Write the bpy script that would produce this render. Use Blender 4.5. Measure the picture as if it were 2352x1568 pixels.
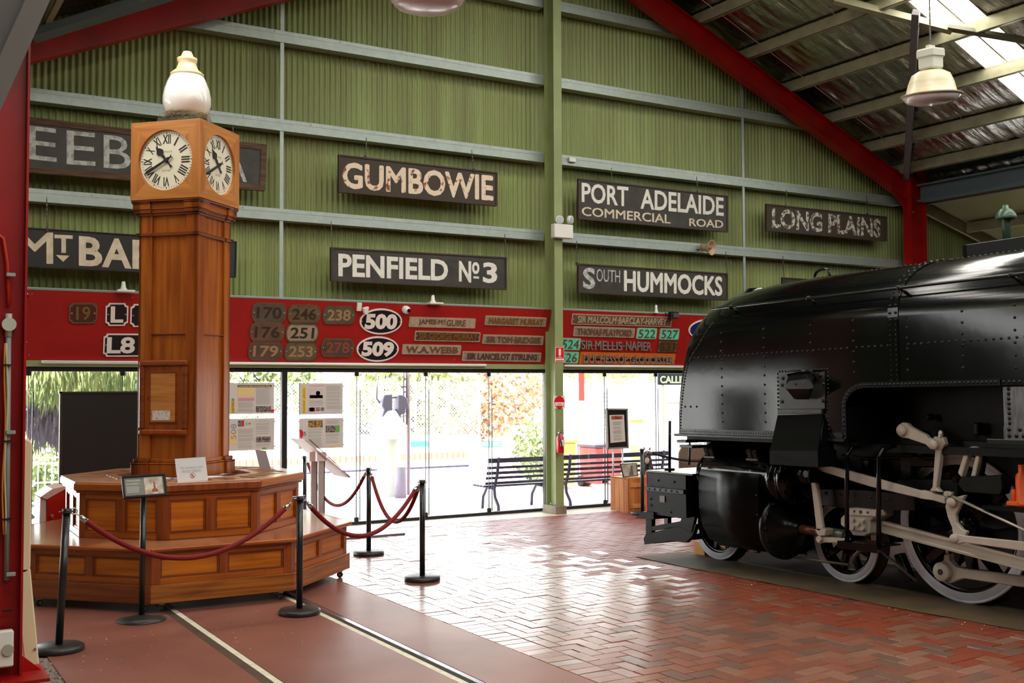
import bpy, bmesh, math, random
from mathutils import Vector, Matrix, noise
random.seed(7)
D = bpy.data
SC = bpy.context.scene
COL = SC.collection
for o in list(D.objects):
    D.objects.remove(o)
# ------------------------------------------------------------------ camera
H = 1.83
FPX = 2517.09
PITCH, ROLL, YAW = 0.0412693, -0.0041020, 0.5397335
FW = Vector((math.sin(YAW) * math.cos(PITCH), math.cos(YAW) * math.cos(PITCH), math.sin(PITCH)))
R0 = FW.cross(Vector((0, 0, 1))).normalized()
U0 = R0.cross(FW)
RR = R0 * math.cos(ROLL) + U0 * math.sin(ROLL)
UU = -R0 * math.sin(ROLL) + U0 * math.cos(ROLL)
CAMP = Vector((0, 0, H))
cd = D.cameras.new('camera')
cd.sensor_width = 36.0
cd.lens = FPX / 2352 * 36.0
cd.clip_end = 300
cam = D.objects.new('camera', cd)
COL.objects.link(cam)
cam.matrix_world = Matrix(((RR.x, UU.x, -FW.x, 0), (RR.y, UU.y, -FW.y, 0), (RR.z, UU.z, -FW.z, H), (0, 0, 0, 1)))
SC.camera = cam
# ------------------------------------------------------------------ world, sun, exposure
w = D.worlds.new('world')
SC.world = w
w.use_nodes = True
nt = w.node_tree
bg = nt.nodes['Background']
tc = nt.nodes.new('ShaderNodeTexCoord')
sx = nt.nodes.new('ShaderNodeSeparateXYZ')
cr = nt.nodes.new('ShaderNodeValToRGB')
cr.color_ramp.elements[0].position = 0.0
cr.color_ramp.elements[0].color = (1.0, 0.98, 0.95, 1)
cr.color_ramp.elements[1].position = 0.7
cr.color_ramp.elements[1].color = (0.72, 0.84, 1.0, 1)
nt.links.new(tc.outputs['Generated'], sx.inputs[0])
nt.links.new(sx.outputs['Z'], cr.inputs[0])
nt.links.new(cr.outputs[0], bg.inputs['Color'])
bg.inputs['Strength'].default_value = 5.8
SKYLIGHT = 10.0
sd = D.lights.new('sun', 'SUN')
sd.energy = 17.0
sd.angle = math.radians(0.6)
sd.color = (1.0, 0.95, 0.88)
so = D.objects.new('sun', sd)
COL.objects.link(so)
so.rotation_euler = Vector((0.25, 0.42, -1.0)).to_track_quat('-Z', 'Y').to_euler()   # from behind the shed, high
SC.view_settings.view_transform = 'Standard'
SC.view_settings.look = 'None'
SC.view_settings.gamma = 1.0
SC.view_settings.use_curve_mapping = False
SC.view_settings.exposure = 0.75
SC.cycles.max_bounces = 8
SC.cycles.diffuse_bounces = 4
SC.cycles.glossy_bounces = 3
SC.cycles.transmission_bounces = 4
SC.cycles.transparent_max_bounces = 12
SC.cycles.sample_clamp_indirect = 25.0
SC.cycles.use_denoising = True
SC.cycles.caustics_reflective = False
SC.cycles.caustics_refractive = False

# ------------------------------------------------------------------ helpers
def lin(c):
    c /= 255.0
    return c / 12.92 if c <= 0.04045 else ((c + 0.055) / 1.055) ** 2.4

def rgb(r, g, b):
    return (lin(r), lin(g), lin(b), 1.0)

MATS = {}

def mat(name, col, rough=0.5, metal=0.0, crough=0.12, var=0.0, scale=8.0, stretch=(1, 1, 1), col2=None, bump=0.0, bscale=None, coat=0.0, emit=0.0, detail=3.0, spec=0.5, contrast=(0.35, 0.65), rvar=0.0):
    if name in MATS:
        return MATS[name]
    m = D.materials.new(name)
    m.use_nodes = True
    t = m.node_tree
    p = t.nodes['Principled BSDF']
    p.inputs['Base Color'].default_value = col
    p.inputs['Roughness'].default_value = rough
    p.inputs['Metallic'].default_value = metal
    p.inputs['Specular IOR Level'].default_value = spec
    if coat:
        p.inputs['Coat Weight'].default_value = coat
        p.inputs['Coat Roughness'].default_value = crough
    if emit:
        p.inputs['Emission Color'].default_value = col
        p.inputs['Emission Strength'].default_value = emit
    if col2 is not None or var or bump or rvar:
        tcn = t.nodes.new('ShaderNodeTexCoord')
        mp = t.nodes.new('ShaderNodeMapping')
        mp.inputs['Scale'].default_value = stretch
        t.links.new(tcn.outputs['Object'], mp.inputs[0])
        nz = t.nodes.new('ShaderNodeTexNoise')
        nz.inputs['Scale'].default_value = scale
        nz.inputs['Detail'].default_value = detail
        t.links.new(mp.outputs[0], nz.inputs['Vector'])
        if col2 is not None or var:
            if col2 is None:
                col2 = tuple(c * (1 - var) for c in col[:3]) + (1,)
            r = t.nodes.new('ShaderNodeValToRGB')
            r.color_ramp.elements[0].position = contrast[0]
            r.color_ramp.elements[1].position = contrast[1]
            r.color_ramp.elements[0].color = col
            r.color_ramp.elements[1].color = col2
            t.links.new(nz.outputs['Fac'], r.inputs[0])
            t.links.new(r.outputs[0], p.inputs['Base Color'])
            if emit:
                t.links.new(r.outputs[0], p.inputs['Emission Color'])
        if rvar:
            mr = t.nodes.new('ShaderNodeMapRange')
            mr.inputs['To Min'].default_value = rough
            mr.inputs['To Max'].default_value = rough + rvar
            t.links.new(nz.outputs['Fac'], mr.inputs[0])
            t.links.new(mr.outputs[0], p.inputs['Roughness'])
        if bump:
            nb = t.nodes.new('ShaderNodeTexNoise')
            nb.inputs['Scale'].default_value = bscale or scale
            nb.inputs['Detail'].default_value = 4
            t.links.new(mp.outputs[0], nb.inputs['Vector'])
            b = t.nodes.new('ShaderNodeBump')
            b.inputs['Strength'].default_value = bump
            b.inputs['Distance'].default_value = 0.01
            t.links.new(nb.outputs['Fac'], b.inputs['Height'])
            t.links.new(b.outputs[0], p.inputs['Normal'])
    MATS[name] = m
    return m

def glassmat(name, tint, refl=0.08, rough=0.0):
    m = D.materials.new(name)
    m.use_nodes = True
    t = m.node_tree
    t.nodes.clear()
    out = t.nodes.new('ShaderNodeOutputMaterial')
    tr = t.nodes.new('ShaderNodeBsdfTransparent')
    tr.inputs[0].default_value = tint
    gl = t.nodes.new('ShaderNodeBsdfGlossy')
    gl.inputs['Roughness'].default_value = rough
    mx = t.nodes.new('ShaderNodeMixShader')
    mx.inputs[0].default_value = refl
    t.links.new(tr.outputs[0], mx.inputs[1])
    t.links.new(gl.outputs[0], mx.inputs[2])
    t.links.new(mx.outputs[0], out.inputs[0])
    MATS[name] = m
    return m

class Fr:
    """plane frame: origin o, axes u (right), v (up), n (towards the viewer)"""
    def __init__(s, o, u, v):
        s.o = Vector(o); s.u = Vector(u).normalized(); s.v = Vector(v).normalized(); s.n = s.u.cross(s.v)
    def pt(s, a, b, c=0.0):
        return s.o + s.u * a + s.v * b + s.n * c
    def px(s, x, y, c=0.0):
        d = FW + RR * ((x - 1176) / FPX) - UU * ((y - 784) / FPX)
        k = ((s.o + s.n * c - CAMP).dot(s.n)) / d.dot(s.n)
        p = CAMP + d * k - s.o
        return (p.dot(s.u), p.dot(s.v))

WORLD = Fr((0, 0, 0), (1, 0, 0), (0, 1, 0))

def wallfr(Y):
    return Fr((0, Y, 0), (1, 0, 0), (0, 0, 1))

class MB:
    def __init__(s, fr=None):
        s.v = []; s.f = []; s.fr = fr; s.sm = []
    def add(s, pts, faces, smooth=False):
        k = len(s.v)
        if s.fr:
            pts = [s.fr.pt(*p) for p in pts]
        s.v += [tuple(p) for p in pts]
        s.f += [tuple(i + k for i in f) for f in faces]
        s.sm += [smooth] * len(faces)
        return s
    def box(s, x0, x1, y0, y1, z0, z1):
        P = [(x, y, z) for z in (z0, z1) for y in (y0, y1) for x in (x0, x1)]
        return s.add(P, [(0, 2, 3, 1), (4, 5, 7, 6), (0, 1, 5, 4), (2, 6, 7, 3), (0, 4, 6, 2), (1, 3, 7, 5)])
    def prism(s, poly, c0, c1, smooth=False):
        ar = sum(poly[i][0] * poly[(i + 1) % len(poly)][1] - poly[(i + 1) % len(poly)][0] * poly[i][1] for i in range(len(poly)))
        if ar < 0:
            poly = poly[::-1]
        if c0 > c1:
            c0, c1 = c1, c0
        n = len(poly)
        P = [(a, b, c0) for a, b in poly] + [(a, b, c1) for a, b in poly]
        F = [tuple(range(n - 1, -1, -1)), tuple(range(n, 2 * n))]
        s.add(P, F)
        k = len(s.v) - 2 * n
        for i in range(n):
            j = (i + 1) % n
            s.f.append((k + i, k + j, k + n + j, k + n + i)); s.sm.append(smooth)
        return s
    def vprism(s, poly, z0, z1):
        """poly in (x,y) world-like, extruded along third axis"""
        return s.prism(poly, z0, z1)
    def cyl(s, p0, p1, r, seg=16, r2=None, caps=True, smooth=True):
        p0 = Vector(p0); p1 = Vector(p1)
        r2 = r if r2 is None else r2
        ax = (p1 - p0).normalized()
        t = Vector((0, 0, 1)) if abs(ax.z) < 0.9 else Vector((1, 0, 0))
        e1 = ax.cross(t).normalized(); e2 = ax.cross(e1)
        P = []
        for q, rr in ((p0, r), (p1, r2)):
            for i in range(seg):
                a = 2 * math.pi * i / seg
                P.append(q + e1 * (rr * math.cos(a)) + e2 * (rr * math.sin(a)))
        F = [(i, i + seg, (i + 1) % seg + seg, (i + 1) % seg) for i in range(seg)]
        s.add(P, F, smooth)
        if caps:
            k = len(s.v) - 2 * seg
            s.f += [tuple(k + i for i in range(seg)), tuple(k + seg + i for i in range(seg - 1, -1, -1))]
            s.sm += [False, False]
        return s
    def lathe(s, prof, o=(0, 0, 0), ax=(0, 0, 1), seg=24, smooth=True, a0=0.0, a1=2 * math.pi):
        o = Vector(o); ax = Vector(ax).normalized()
        t = Vector((0, 0, 1)) if abs(ax.z) < 0.9 else Vector((1, 0, 0))
        e1 = ax.cross(t).normalized(); e2 = ax.cross(e1)
        n = len(prof)
        full = abs(a1 - a0 - 2 * math.pi) < 1e-6
        m = seg if full else seg + 1
        P = []
        for i in range(m):
            a = a0 + (a1 - a0) * i / seg
            e = e1 * math.cos(a) + e2 * math.sin(a)
            for r, h in prof:
                P.append(o + e * r + ax * h)
        F = []
        for i in range(seg):
            j = (i + 1) % m
            for q in range(n - 1):
                F.append((i * n + q, i * n + q + 1, j * n + q + 1, j * n + q))
        return s.add(P, F, smooth)
    def tube(s, pts, r, seg=8, caps=True, smooth=True):
        pts = [Vector(p) for p in pts]
        P = []; n = len(pts); prev = None
        for i, p in enumerate(pts):
            d = (pts[min(i + 1, n - 1)] - pts[max(i - 1, 0)]).normalized()
            if prev is None:
                t = Vector((0, 0, 1)) if abs(d.z) < 0.9 else Vector((1, 0, 0))
                e1 = d.cross(t).normalized()
            else:
                e1 = (prev - d * prev.dot(d)).normalized()
            prev = e1
            e2 = d.cross(e1)
            rr = r[i] if isinstance(r, (list, tuple)) else r
            for k in range(seg):
                a = 2 * math.pi * k / seg
                P.append(p + e1 * (rr * math.cos(a)) + e2 * (rr * math.sin(a)))
        F = []
        for i in range(n - 1):
            for k in range(seg):
                F.append((i * seg + k, i * seg + (k + 1) % seg, (i + 1) * seg + (k + 1) % seg, (i + 1) * seg + k))
        s.add(P, F, smooth)
        if caps:
            k0 = len(s.v) - n * seg
            s.f += [tuple(k0 + i for i in range(seg - 1, -1, -1)), tuple(k0 + (n - 1) * seg + i for i in range(seg))]
            s.sm += [False, False]
        return s
    def sphere(s, c, r, seg=16, rings=8, sq=(1, 1, 1), h0=0.0, h1=math.pi):
        P = []
        for i in range(rings + 1):
            th = h0 + (h1 - h0) * i / rings
            for k in range(seg):
                a = 2 * math.pi * k / seg
                P.append((c[0] + r * sq[0] * math.sin(th) * math.cos(a), c[1] + r * sq[1] * math.sin(th) * math.sin(a), c[2] + r * sq[2] * math.cos(th)))
        F = [(i * seg + k, (i + 1) * seg + k, (i + 1) * seg + (k + 1) % seg, i * seg + (k + 1) % seg) for i in range(rings) for k in range(seg)]
        return s.add(P, F, True)
    def dome(s, p, n, r, seg=6):
        p = Vector(p); n = Vector(n).normalized()
        t = Vector((0, 0, 1)) if abs(n.z) < 0.9 else Vector((1, 0, 0))
        e1 = n.cross(t).normalized(); e2 = n.cross(e1)
        P = []
        for rr, h in ((1.0, 0.0), (0.75, 0.5)):
            for k in range(seg):
                a = 2 * math.pi * k / seg
                P.append(p + (e1 * math.cos(a) + e2 * math.sin(a)) * (r * rr) + n * (r * h))
        P.append(p + n * (r * 0.75))
        F = [(k, (k + 1) % seg, seg + (k + 1) % seg, seg + k) for k in range(seg)] + [(seg + k, seg + (k + 1) % seg, 2 * seg) for k in range(seg)]
        return s.add(P, F, True)
    def build(s, name, m, parent=None, bevel=0.0, kind=None, label=None, org=None, recalc=True):
        V = [Vector(p) for p in s.v]
        if parent is not None:
            O = Vector(parent['_o'])
        elif org is not None:
            O = Vector(org)
        else:
            xs = [p.x for p in V]; ys = [p.y for p in V]; zs = [p.z for p in V]
            O = Vector(((min(xs) + max(xs)) / 2, (min(ys) + max(ys)) / 2, min(zs)))
        me = D.meshes.new(name)
        me.from_pydata([tuple(p - O) for p in V], [], s.f)
        me.polygons.foreach_set('use_smooth', s.sm)
        if recalc:
            b = bmesh.new(); b.from_mesh(me)
            bmesh.ops.recalc_face_normals(b, faces=b.faces)
            b.to_mesh(me); b.free()
        me.update()
        me.materials.append(m)
        o = D.objects.new(name, me)
        COL.objects.link(o)
        o['_o'] = list(O)
        if parent is not None:
            o.parent = parent
        else:
            o.location = O
        if bevel:
            bv = o.modifiers.new('bevel', 'BEVEL')
            bv.width = bevel; bv.segments = 1; bv.limit_method = 'ANGLE'; bv.angle_limit = 0.7
        if kind:
            o['kind'] = kind
        if label:
            o['label'] = label
        return o

def thing(name, label, cat, loc, group=None):
    o = D.objects.new(name, None)
    COL.objects.link(o)
    o.empty_display_size = 0.1
    o.location = loc
    o['_o'] = list(loc)
    o['label'] = label; o['category'] = cat
    if group:
        o['group'] = group
    return o

def tag(o, label, cat, group=None):
    o['label'] = label; o['category'] = cat
    if group:
        o['group'] = group
    return o

def struct(o):
    o['kind'] = 'structure'
    return o

def setting(name, loc=(0, 0, 0)):
    o = D.objects.new(name, None)
    COL.objects.link(o)
    o.location = loc; o['_o'] = list(loc); o['kind'] = 'structure'
    return o

_glyph = {}
def glyphs(txt, off=0.0, shear=0.0, spacing=1.0):
    key = (txt, off, shear, spacing)
    if key in _glyph:
        return _glyph[key]
    bold = off if ('M' in txt and off > 0) else 0.0   # the built-in M cannot take an outline offset
    if bold:
        off = 0.0
    c = D.curves.new('t', 'FONT')
    c.body = txt; c.size = 1.0; c.offset = off; c.resolution_u = 3; c.shear = shear
    c.space_character = spacing
    o = D.objects.new('t', c)
    COL.objects.link(o)
    bpy.context.view_layer.update()
    dg = bpy.context.evaluated_depsgraph_get()
    me = o.evaluated_get(dg).to_mesh()
    V = [(v.co.x, v.co.y) for v in me.vertices]
    F = [tuple(p.vertices) for p in me.polygons]
    E = {}
    for f in F:
        for i in range(len(f)):
            a, b = f[i], f[(i + 1) % len(f)]
            E[(a, b)] = 1
    B = [(a, b) for (a, b) in E if (b, a) not in E]
    o.evaluated_get(dg).to_mesh_clear()
    D.objects.remove(o); D.curves.remove(c)
    if bold:
        n0 = len(V); V0, F0, B0 = V, F, B
        V, F, B = [], [], []
        for i in range(8):
            a = math.pi / 4 * i
            dx, dy = bold * math.cos(a), bold * math.sin(a)
            k = len(V)
            V += [(x + dx, y + dy) for x, y in V0]
            F += [tuple(q + k for q in f) for f in F0]
            B += [(p + k, q + k) for p, q in B0]
    _glyph[key] = (V, F, B)
    return _glyph[key]

def text_into(mb, txt, rect, c0=0.0, c1=0.004, off=0.02, shear=0.0, rot=0.0, quad=None, spacing=1.0):
    """txt fitted into rect (a0,b0,a1,b1) of mb's frame; rot (radians) turns it about the rect centre"""
    V, F, B = glyphs(txt, off, shear, spacing)
    xs = [p[0] for p in V]; ys = [p[1] for p in V]
    x0, x1, y0, y1 = min(xs), max(xs), min(ys), max(ys)
    a0, b0, a1, b1 = rect
    P = []
    cx, cy = (a0 + a1) / 2, (b0 + b1) / 2
    cr_, sr_ = math.cos(rot), math.sin(rot)
    for x, y in V:
        tx = (x - x0) / max(x1 - x0, 1e-6); ty = (y - y0) / max(y1 - y0, 1e-6)
        if quad:
            (ax, ay), (bx, by), (cx_, cy_), (dx, dy) = quad   # bl, br, tr, tl
            a = (ax * (1 - tx) + bx * tx) * (1 - ty) + (dx * (1 - tx) + cx_ * tx) * ty
            b = (ay * (1 - tx) + by * tx) * (1 - ty) + (dy * (1 - tx) + cy_ * tx) * ty
        else:
            a = a0 + tx * (a1 - a0); b = b0 + ty * (b1 - b0)
            if rot:
                da, db = a - cx, b - cy
                a = cx + da * cr_ - db * sr_; b = cy + da * sr_ + db * cr_
        P.append((a, b))
    n = len(P)
    nq = max(1, n // 8) if ('M' in txt and off > 0) else n      # emboldened copies are stacked a hair apart
    pts = [(a, b, c1 + 0.0003 * (i // nq)) for i, (a, b) in enumerate(P)]
    mb.add(pts, F)
    if c1 - c0 > 0.0015:
        k = len(mb.v) - n
        low = [(a, b, c0) for a, b in P]
        if mb.fr:
            low = [mb.fr.pt(*q) for q in low]
        k2 = len(mb.v)
        mb.v += [tuple(q) for q in low]
        for a, b in B:
            mb.f.append((k + b, k + a, k2 + a, k2 + b)); mb.sm.append(False)
    return mb

def pxrect(fr, x0, y0, x1, y1, c=0.0):
    """rectangle (a0,b0,a1,b1) from top-left and bottom-right pixels, averaged over the corners"""
    p = fr.px(x0, y1, c); q = fr.px(x1, y0, c)
    return (p[0], p[1], q[0], q[1])

def pxpoly(fr, pts, c=0.0):
    return [fr.px(x, y, c) for x, y in pts]

def rrect(a0, b0, a1, b1, r, n=4):
    P = []
    for cx, cy, s in ((a1 - r, b1 - r, 0), (a0 + r, b1 - r, 1), (a0 + r, b0 + r, 2), (a1 - r, b0 + r, 3)):
        for i in range(n + 1):
            t = math.pi / 2 * (s + i / n)
            P.append((cx + r * math.cos(t), cy + r * math.sin(t)))
    return P

def ell(cx, cy, rx, ry, n=32):
    return [(cx + rx * math.cos(2 * math.pi * i / n), cy + ry * math.sin(2 * math.pi * i / n)) for i in range(n)]
# ------------------------------------------------------------------ materials
M_green = mat('green_sheet', rgb(150, 165, 98), 0.45, var=0.30, scale=1.2, stretch=(3, 1, 0.25), contrast=(0.35, 0.75), col2=rgb(124, 130, 76))
M_column = mat('green_column', rgb(146, 158, 104), 0.45, var=0.15, scale=3, rvar=0.1)
M_galv = mat('galvanised', rgb(168, 180, 174), 0.38, 0.45, var=0.10, scale=14, rvar=0.12)
M_redsteel = mat('red_steel', rgb(168, 10, 8), 0.42, var=0.35, scale=2.2, spec=0.4)
M_redpanel = mat('red_panel', rgb(163, 14, 6), 0.5, var=0.12, scale=2)
M_olive = mat('olive_steel', rgb(150, 146, 112), 0.5, var=0.2, scale=4)
M_purlin = mat('galvanised_purlin', rgb(172, 168, 138), 0.45, 0.35, var=0.2, scale=5)
M_greysteel = mat('grey_steel', rgb(128, 130, 136), 0.42, 0.3, var=0.2, scale=4)
M_brace = mat('mauve_brace', rgb(112, 104, 110), 0.5, 0.1, var=0.15, scale=4)
M_foil = mat('foil', rgb(205, 202, 200), 0.24, 1.0, bump=1.0, scale=2.2, bscale=5.0, stretch=(0.8, 3.2, 0.8), col2=rgb(150, 135, 130), contrast=(0.4, 0.75))
M_wire = mat('wire', rgb(80, 78, 72), 0.5, 0.6)
M_black = mat('black_paint', rgb(14, 14, 15), 0.35)
M_frame = mat('black_frame', rgb(18, 16, 22), 0.4)
M_white = mat('white_paint', rgb(232, 230, 222), 0.45)
M_tube = mat('white_tube', rgb(240, 240, 234), 0.35)
M_conc = mat('concrete', rgb(150, 140, 118), 0.7, var=0.3, scale=3, bump=0.2, bscale=30, col2=rgb(118, 104, 86))
M_sillc = mat('threshold_concrete', rgb(205, 192, 168), 0.42, var=0.12, scale=5)
M_redconc = mat('red_concrete', rgb(134, 80, 66), 0.40, coat=0.35, crough=0.35, col2=rgb(112, 62, 50), scale=1.1, bump=0.12, bscale=60, contrast=(0.35, 0.7), rvar=0.14, detail=8)
M_joint = mat('paving_sand', rgb(58, 32, 24), 0.9)
M_rubble = mat('rubble', rgb(140, 125, 118), 0.8, var=0.5, scale=60)
M_rail = mat('rail_steel', rgb(170, 172, 178), 0.22, 0.9)
M_railrust = mat('rail_rust', rgb(92, 76, 64), 0.45, 0.2, var=0.3, scale=8)
M_dark = mat('dark_gap', rgb(18, 12, 10), 0.9)
M_whitew = mat('white_strip', rgb(222, 214, 190), 0.55, var=0.2, scale=14)
M_glass = glassmat('clear_glass', (0.97, 0.985, 0.98, 1), 0.05)
M_glassedge = mat('glass_edge', rgb(18, 28, 30), 0.2)
M_sky = mat('glowing_sheet', (1.0, 0.97, 0.90, 1), 0.5, emit=SKYLIGHT)  # daylight through the roof sheet put in as its own glow
M_black_gloss = mat('loco_black', rgb(5, 8, 8), 0.085, bump=0.03, bscale=9, scale=3, rvar=0.06, spec=0.26)
M_black_dull = mat('loco_dull_black', rgb(4, 4, 4), 0.5, bump=0.2, bscale=18, spec=0.2)
M_black_plate = mat('loco_plate', rgb(10, 12, 12), 0.18, 0.0, bump=0.04, bscale=22, rvar=0.15, scale=5, spec=0.25)
M_rod = mat('rod_grey', rgb(176, 166, 152), 0.42, var=0.15, scale=6)
M_rodsteel = mat('rod_steel', rgb(176, 170, 156), 0.3, 0.6)
M_rim = mat('white_rim', rgb(214, 214, 222), 0.45, var=0.12, scale=9)
M_orange = mat('orange_paint', rgb(235, 90, 10), 0.4, var=0.15, scale=20)
M_ventgreen = mat('vent_green', rgb(60, 84, 66), 0.35, 0.2)

M_satin = mat('loco_satin', rgb(5, 6, 6), 0.3, bump=0.04, bscale=14, spec=0.12)
def wood(name, c1, c2, horiz=True, rough=0.32, k=1.0, coat=0.25):
    return mat(name, c1, rough, col2=c2, scale=2.2 * k, stretch=((0.7, 0.7, 14) if horiz else (9, 9, 0.6)), detail=6, contrast=(0.38, 0.66), coat=coat, bump=0.05, bscale=6)
W_gold = wood('wood_panel', rgb(204, 118, 20), rgb(172, 88, 10))
W_frame = wood('wood_frame', rgb(156, 76, 22), rgb(120, 52, 12), False)
W_rail = wood('wood_rail', rgb(178, 94, 22), rgb(146, 70, 16))
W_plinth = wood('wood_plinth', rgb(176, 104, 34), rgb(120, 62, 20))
W_shaft = wood('wood_shaft', rgb(178, 98, 26), rgb(140, 66, 14), False)
W_shaft2 = wood('wood_pilaster', rgb(162, 80, 20), rgb(124, 54, 12), False)
W_box = wood('wood_box', rgb(206, 140, 74), rgb(182, 110, 48), True)
W_seat = wood('wood_seat', rgb(172, 118, 84), rgb(150, 96, 66), True, 0.22)
W_seatedge = wood('wood_edge', rgb(178, 96, 40), rgb(140, 70, 28), True, 0.25)
W_mould = wood('wood_moulding', rgb(140, 68, 28), rgb(108, 48, 18), True)

# ------------------------------------------------------------------ floor
def zf(x, y):
    t = min(max((x - 4.2) / 3.0, 0), 1)
    t = t * t * (3 - 2 * t)
    return 0.0138 * max(0.0, 8.87 - y) * t

floor = setting('floor')
def slab(name, x0, x1, y0, y1, z1, m, th=0.12, parent=None):
    return MB().box(x0, x1, y0, y1, z1 - th, z1).build(name, m, parent if parent is not None else floor)
# bedding under the pavers follows the rise towards the engine
mb = MB()
nx, ny = 40, 40
P = []; F = []
for j in range(ny + 1):
    for i in range(nx + 1):
        x = 3.98 + (24 - 3.98) * (i / nx) ** 1.6; y = -1 + 14.35 * j / ny
        P.append((x, y, zf(x, y) - 0.006 - (0.02 if x > 7.6 else 0)))
for j in range(ny):
    for i in range(nx):
        a = j * (nx + 1) + i
        F.append((a, a + 1, a + nx + 2, a + nx + 1))
mb.add(P, F, True).build('sand_bed', M_joint, floor)
slab('red_concrete_slab', 1.16, 2.20, -8, 13.35, 0, M_redconc)
slab('red_concrete_slab', 2.32, 3.245, -8, 13.35, 0, M_redconc)
slab('red_concrete_slab', 3.385, 3.965, -8, 13.35, 0, M_redconc)
slab('grey_concrete_slab', -14, 1.085, -8, 13.35, 0.0, M_conc)
slab('track_bed', 7.6, 24, -8, 9.7, -0.03, M_joint, 0.1)
slab('far_slab', -14, 4, -30, -8, 0, M_conc)
slab('far_slab', 4, 24, -30, -1, 0, M_conc)
mb = MB()
for i in range(420):
    x = random.uniform(1.088, 1.155); y = random.uniform(5.5, 13.3); r = random.uniform(0.004, 0.014)
    mb.dome((x, y, -0.012), (0, 0, 1), r * 1.6, 5)
mb.box(1.085, 1.16, -8, 13.35, -0.1, -0.012)
mb.build('rubble_edge', M_rubble, floor, kind='stuff')
# concrete threshold by the doors
slab('threshold', -3, 19, 13.1, 13.66, 0.002, M_sillc, 0.15)
# track let into the red slab
tr = thing('inset_track', 'pair of narrow gauge rails let into the red concrete beside the brick paving', 'rail track', (2.8, 8, 0))
mb = MB(); mb.box(2.205, 2.268, -8, 13.35, -0.1, -0.004); mb.build('rail', M_railrust, tr, label='dull brown rail')
mb = MB(); mb.box(3.325, 3.38, -8, 13.35, -0.1, 0.003); mb.build('rail', M_rail, tr, 0.008, label='bright polished rail')
for x0, x1 in ((2.27, 2.316), (3.25, 3.296)):
    MB().box(x0, x1, -8, 13.35, -0.09, -0.002).build('white_strip', M_whitew, tr)
MB().box(3.296, 3.326, -8, 13.35, -0.1, -0.06).box(2.19, 2.206, -8, 13.35, -0.1, -0.05).box(2.316, 2.321, -8, 13.35, -0.1, -0.04).build('flangeway', M_dark, tr)

# herringbone pavers: each brick its own piece, the 300 that show largest as parts
BW = 0.117
brick_mats = [mat('brick_%d' % i, c, 0.30, coat=1.0, crough=0.26, bump=0.25, bscale=90, scale=5, col2=c2, contrast=(0.3, 0.8), rvar=0.20, spec=0.6) for i, (c, c2) in enumerate([
    (rgb(148, 96, 74), rgb(130, 82, 62)), (rgb(140, 82, 60), rgb(122, 70, 52)), (rgb(152, 106, 84), rgb(134, 92, 74)),
    (rgb(124, 88, 72), rgb(108, 76, 62)), (rgb(150, 88, 62), rgb(134, 76, 54))])]
M_brickdeep = mat('brick_deep', rgb(134, 62, 38), 0.36, coat=0.2, crough=0.35, bump=0.25, bscale=90, scale=3, col2=rgb(116, 50, 30), contrast=(0.3, 0.8), rvar=0.22)
bricks = []
X0, Y0 = 4.206, 13.095
for j in range(0, 90):
    y = Y0 - (j + 1) * 0.11705
    if y > 2.5:
        bricks.append((3.972, 3.972 + 0.232, y, y + 0.115))
for i in range(-1, 70):
    for j in range(-1, 92):
        c = (i - (200 - j)) % 4
        x = X0 + i * BW; y = Y0 - (j + 1) * BW
        if c == 0:
            b = (x, x + 2 * BW, y, y + BW)
        elif c == 3:
            b = (x, x + BW, y, y + 2 * BW)
        else:
            continue
        b = (max(b[0], X0), b[1] - 0.003, b[2], min(b[3], Y0 + 0.003) - 0.003)
        if b[3] - b[2] < 0.05 or b[1] - b[0] < 0.05 or b[2] < 2.6:
            continue
        lim = 7.5 if b[2] < 8.9 else (7.5 + (b[2] - 8.9) * 4 if b[2] < 9.7 else 12.4)
        if b[1] > lim:
            continue
        bricks.append(b)
def brick_mb(mb, b, dz, tx=0, ty=0):
    x0, x1, y0, y1 = b
    e = 0.0035
    def z(x, y): return zf(x, y) + dz
    P = [(x0, y0, z(x0, y0) - 0.012), (x1, y0, z(x1, y0) - 0.012), (x1, y1, z(x1, y1) - 0.012), (x0, y1, z(x0, y1) - 0.012),
         (x0 + e, y0 + e, z(x0, y0)), (x1 - e, y0 + e, z(x1, y0)), (x1 - e, y1 - e, z(x1, y1)), (x0 + e, y1 - e, z(x0, y1))]
    P[4:] = [(p[0], p[1], p[2] + tx * (k in (1, 2)) + ty * (k in (2, 3))) for k, p in enumerate(P[4:])]
    mb.add(P, [(4, 5, 6, 7), (0, 1, 5, 4), (1, 2, 6, 5), (2, 3, 7, 6), (3, 0, 4, 7)])
def inview(b):
    p = Vector(((b[0] + b[1]) / 2, (b[2] + b[3]) / 2, 0)) - CAMP
    w_ = p.dot(FW)
    x = 1176 + FPX * p.dot(RR) / w_; y = 784 - FPX * p.dot(UU) / w_
    return (w_ > 0 and -20 < x < 2372 and y < 1590), w_
vis = []
rest = []
for b in bricks:
    ok, w_ = inview(b)
    (vis if ok else rest).append((w_, b))
vis.sort()
groups = {}
for k, (w_, b) in enumerate(vis + rest):
    dz = random.uniform(-0.002, 0.0012)
    tx, ty = random.uniform(-0.0018, 0.0018), random.uniform(-0.0018, 0.0018)
    deep = b[0] > 6.0 and random.random() < min(1, (b[0] - 5.8) / 1.3)
    mi = 5 if deep else random.randrange(5)
    M = M_brickdeep if deep else brick_mats[mi]
    if k < 300:
        mb = MB(); brick_mb(mb, b, dz, tx, ty)
        mb.build('brick', M, floor, recalc=False)
    else:
        brick_mb(groups.setdefault(mi, MB()), b, dz, tx, ty)
for mi, mb in groups.items():
    mb.build('brick_paving', M_brickdeep if mi == 5 else brick_mats[mi], floor, kind='stuff', recalc=False)
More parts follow.
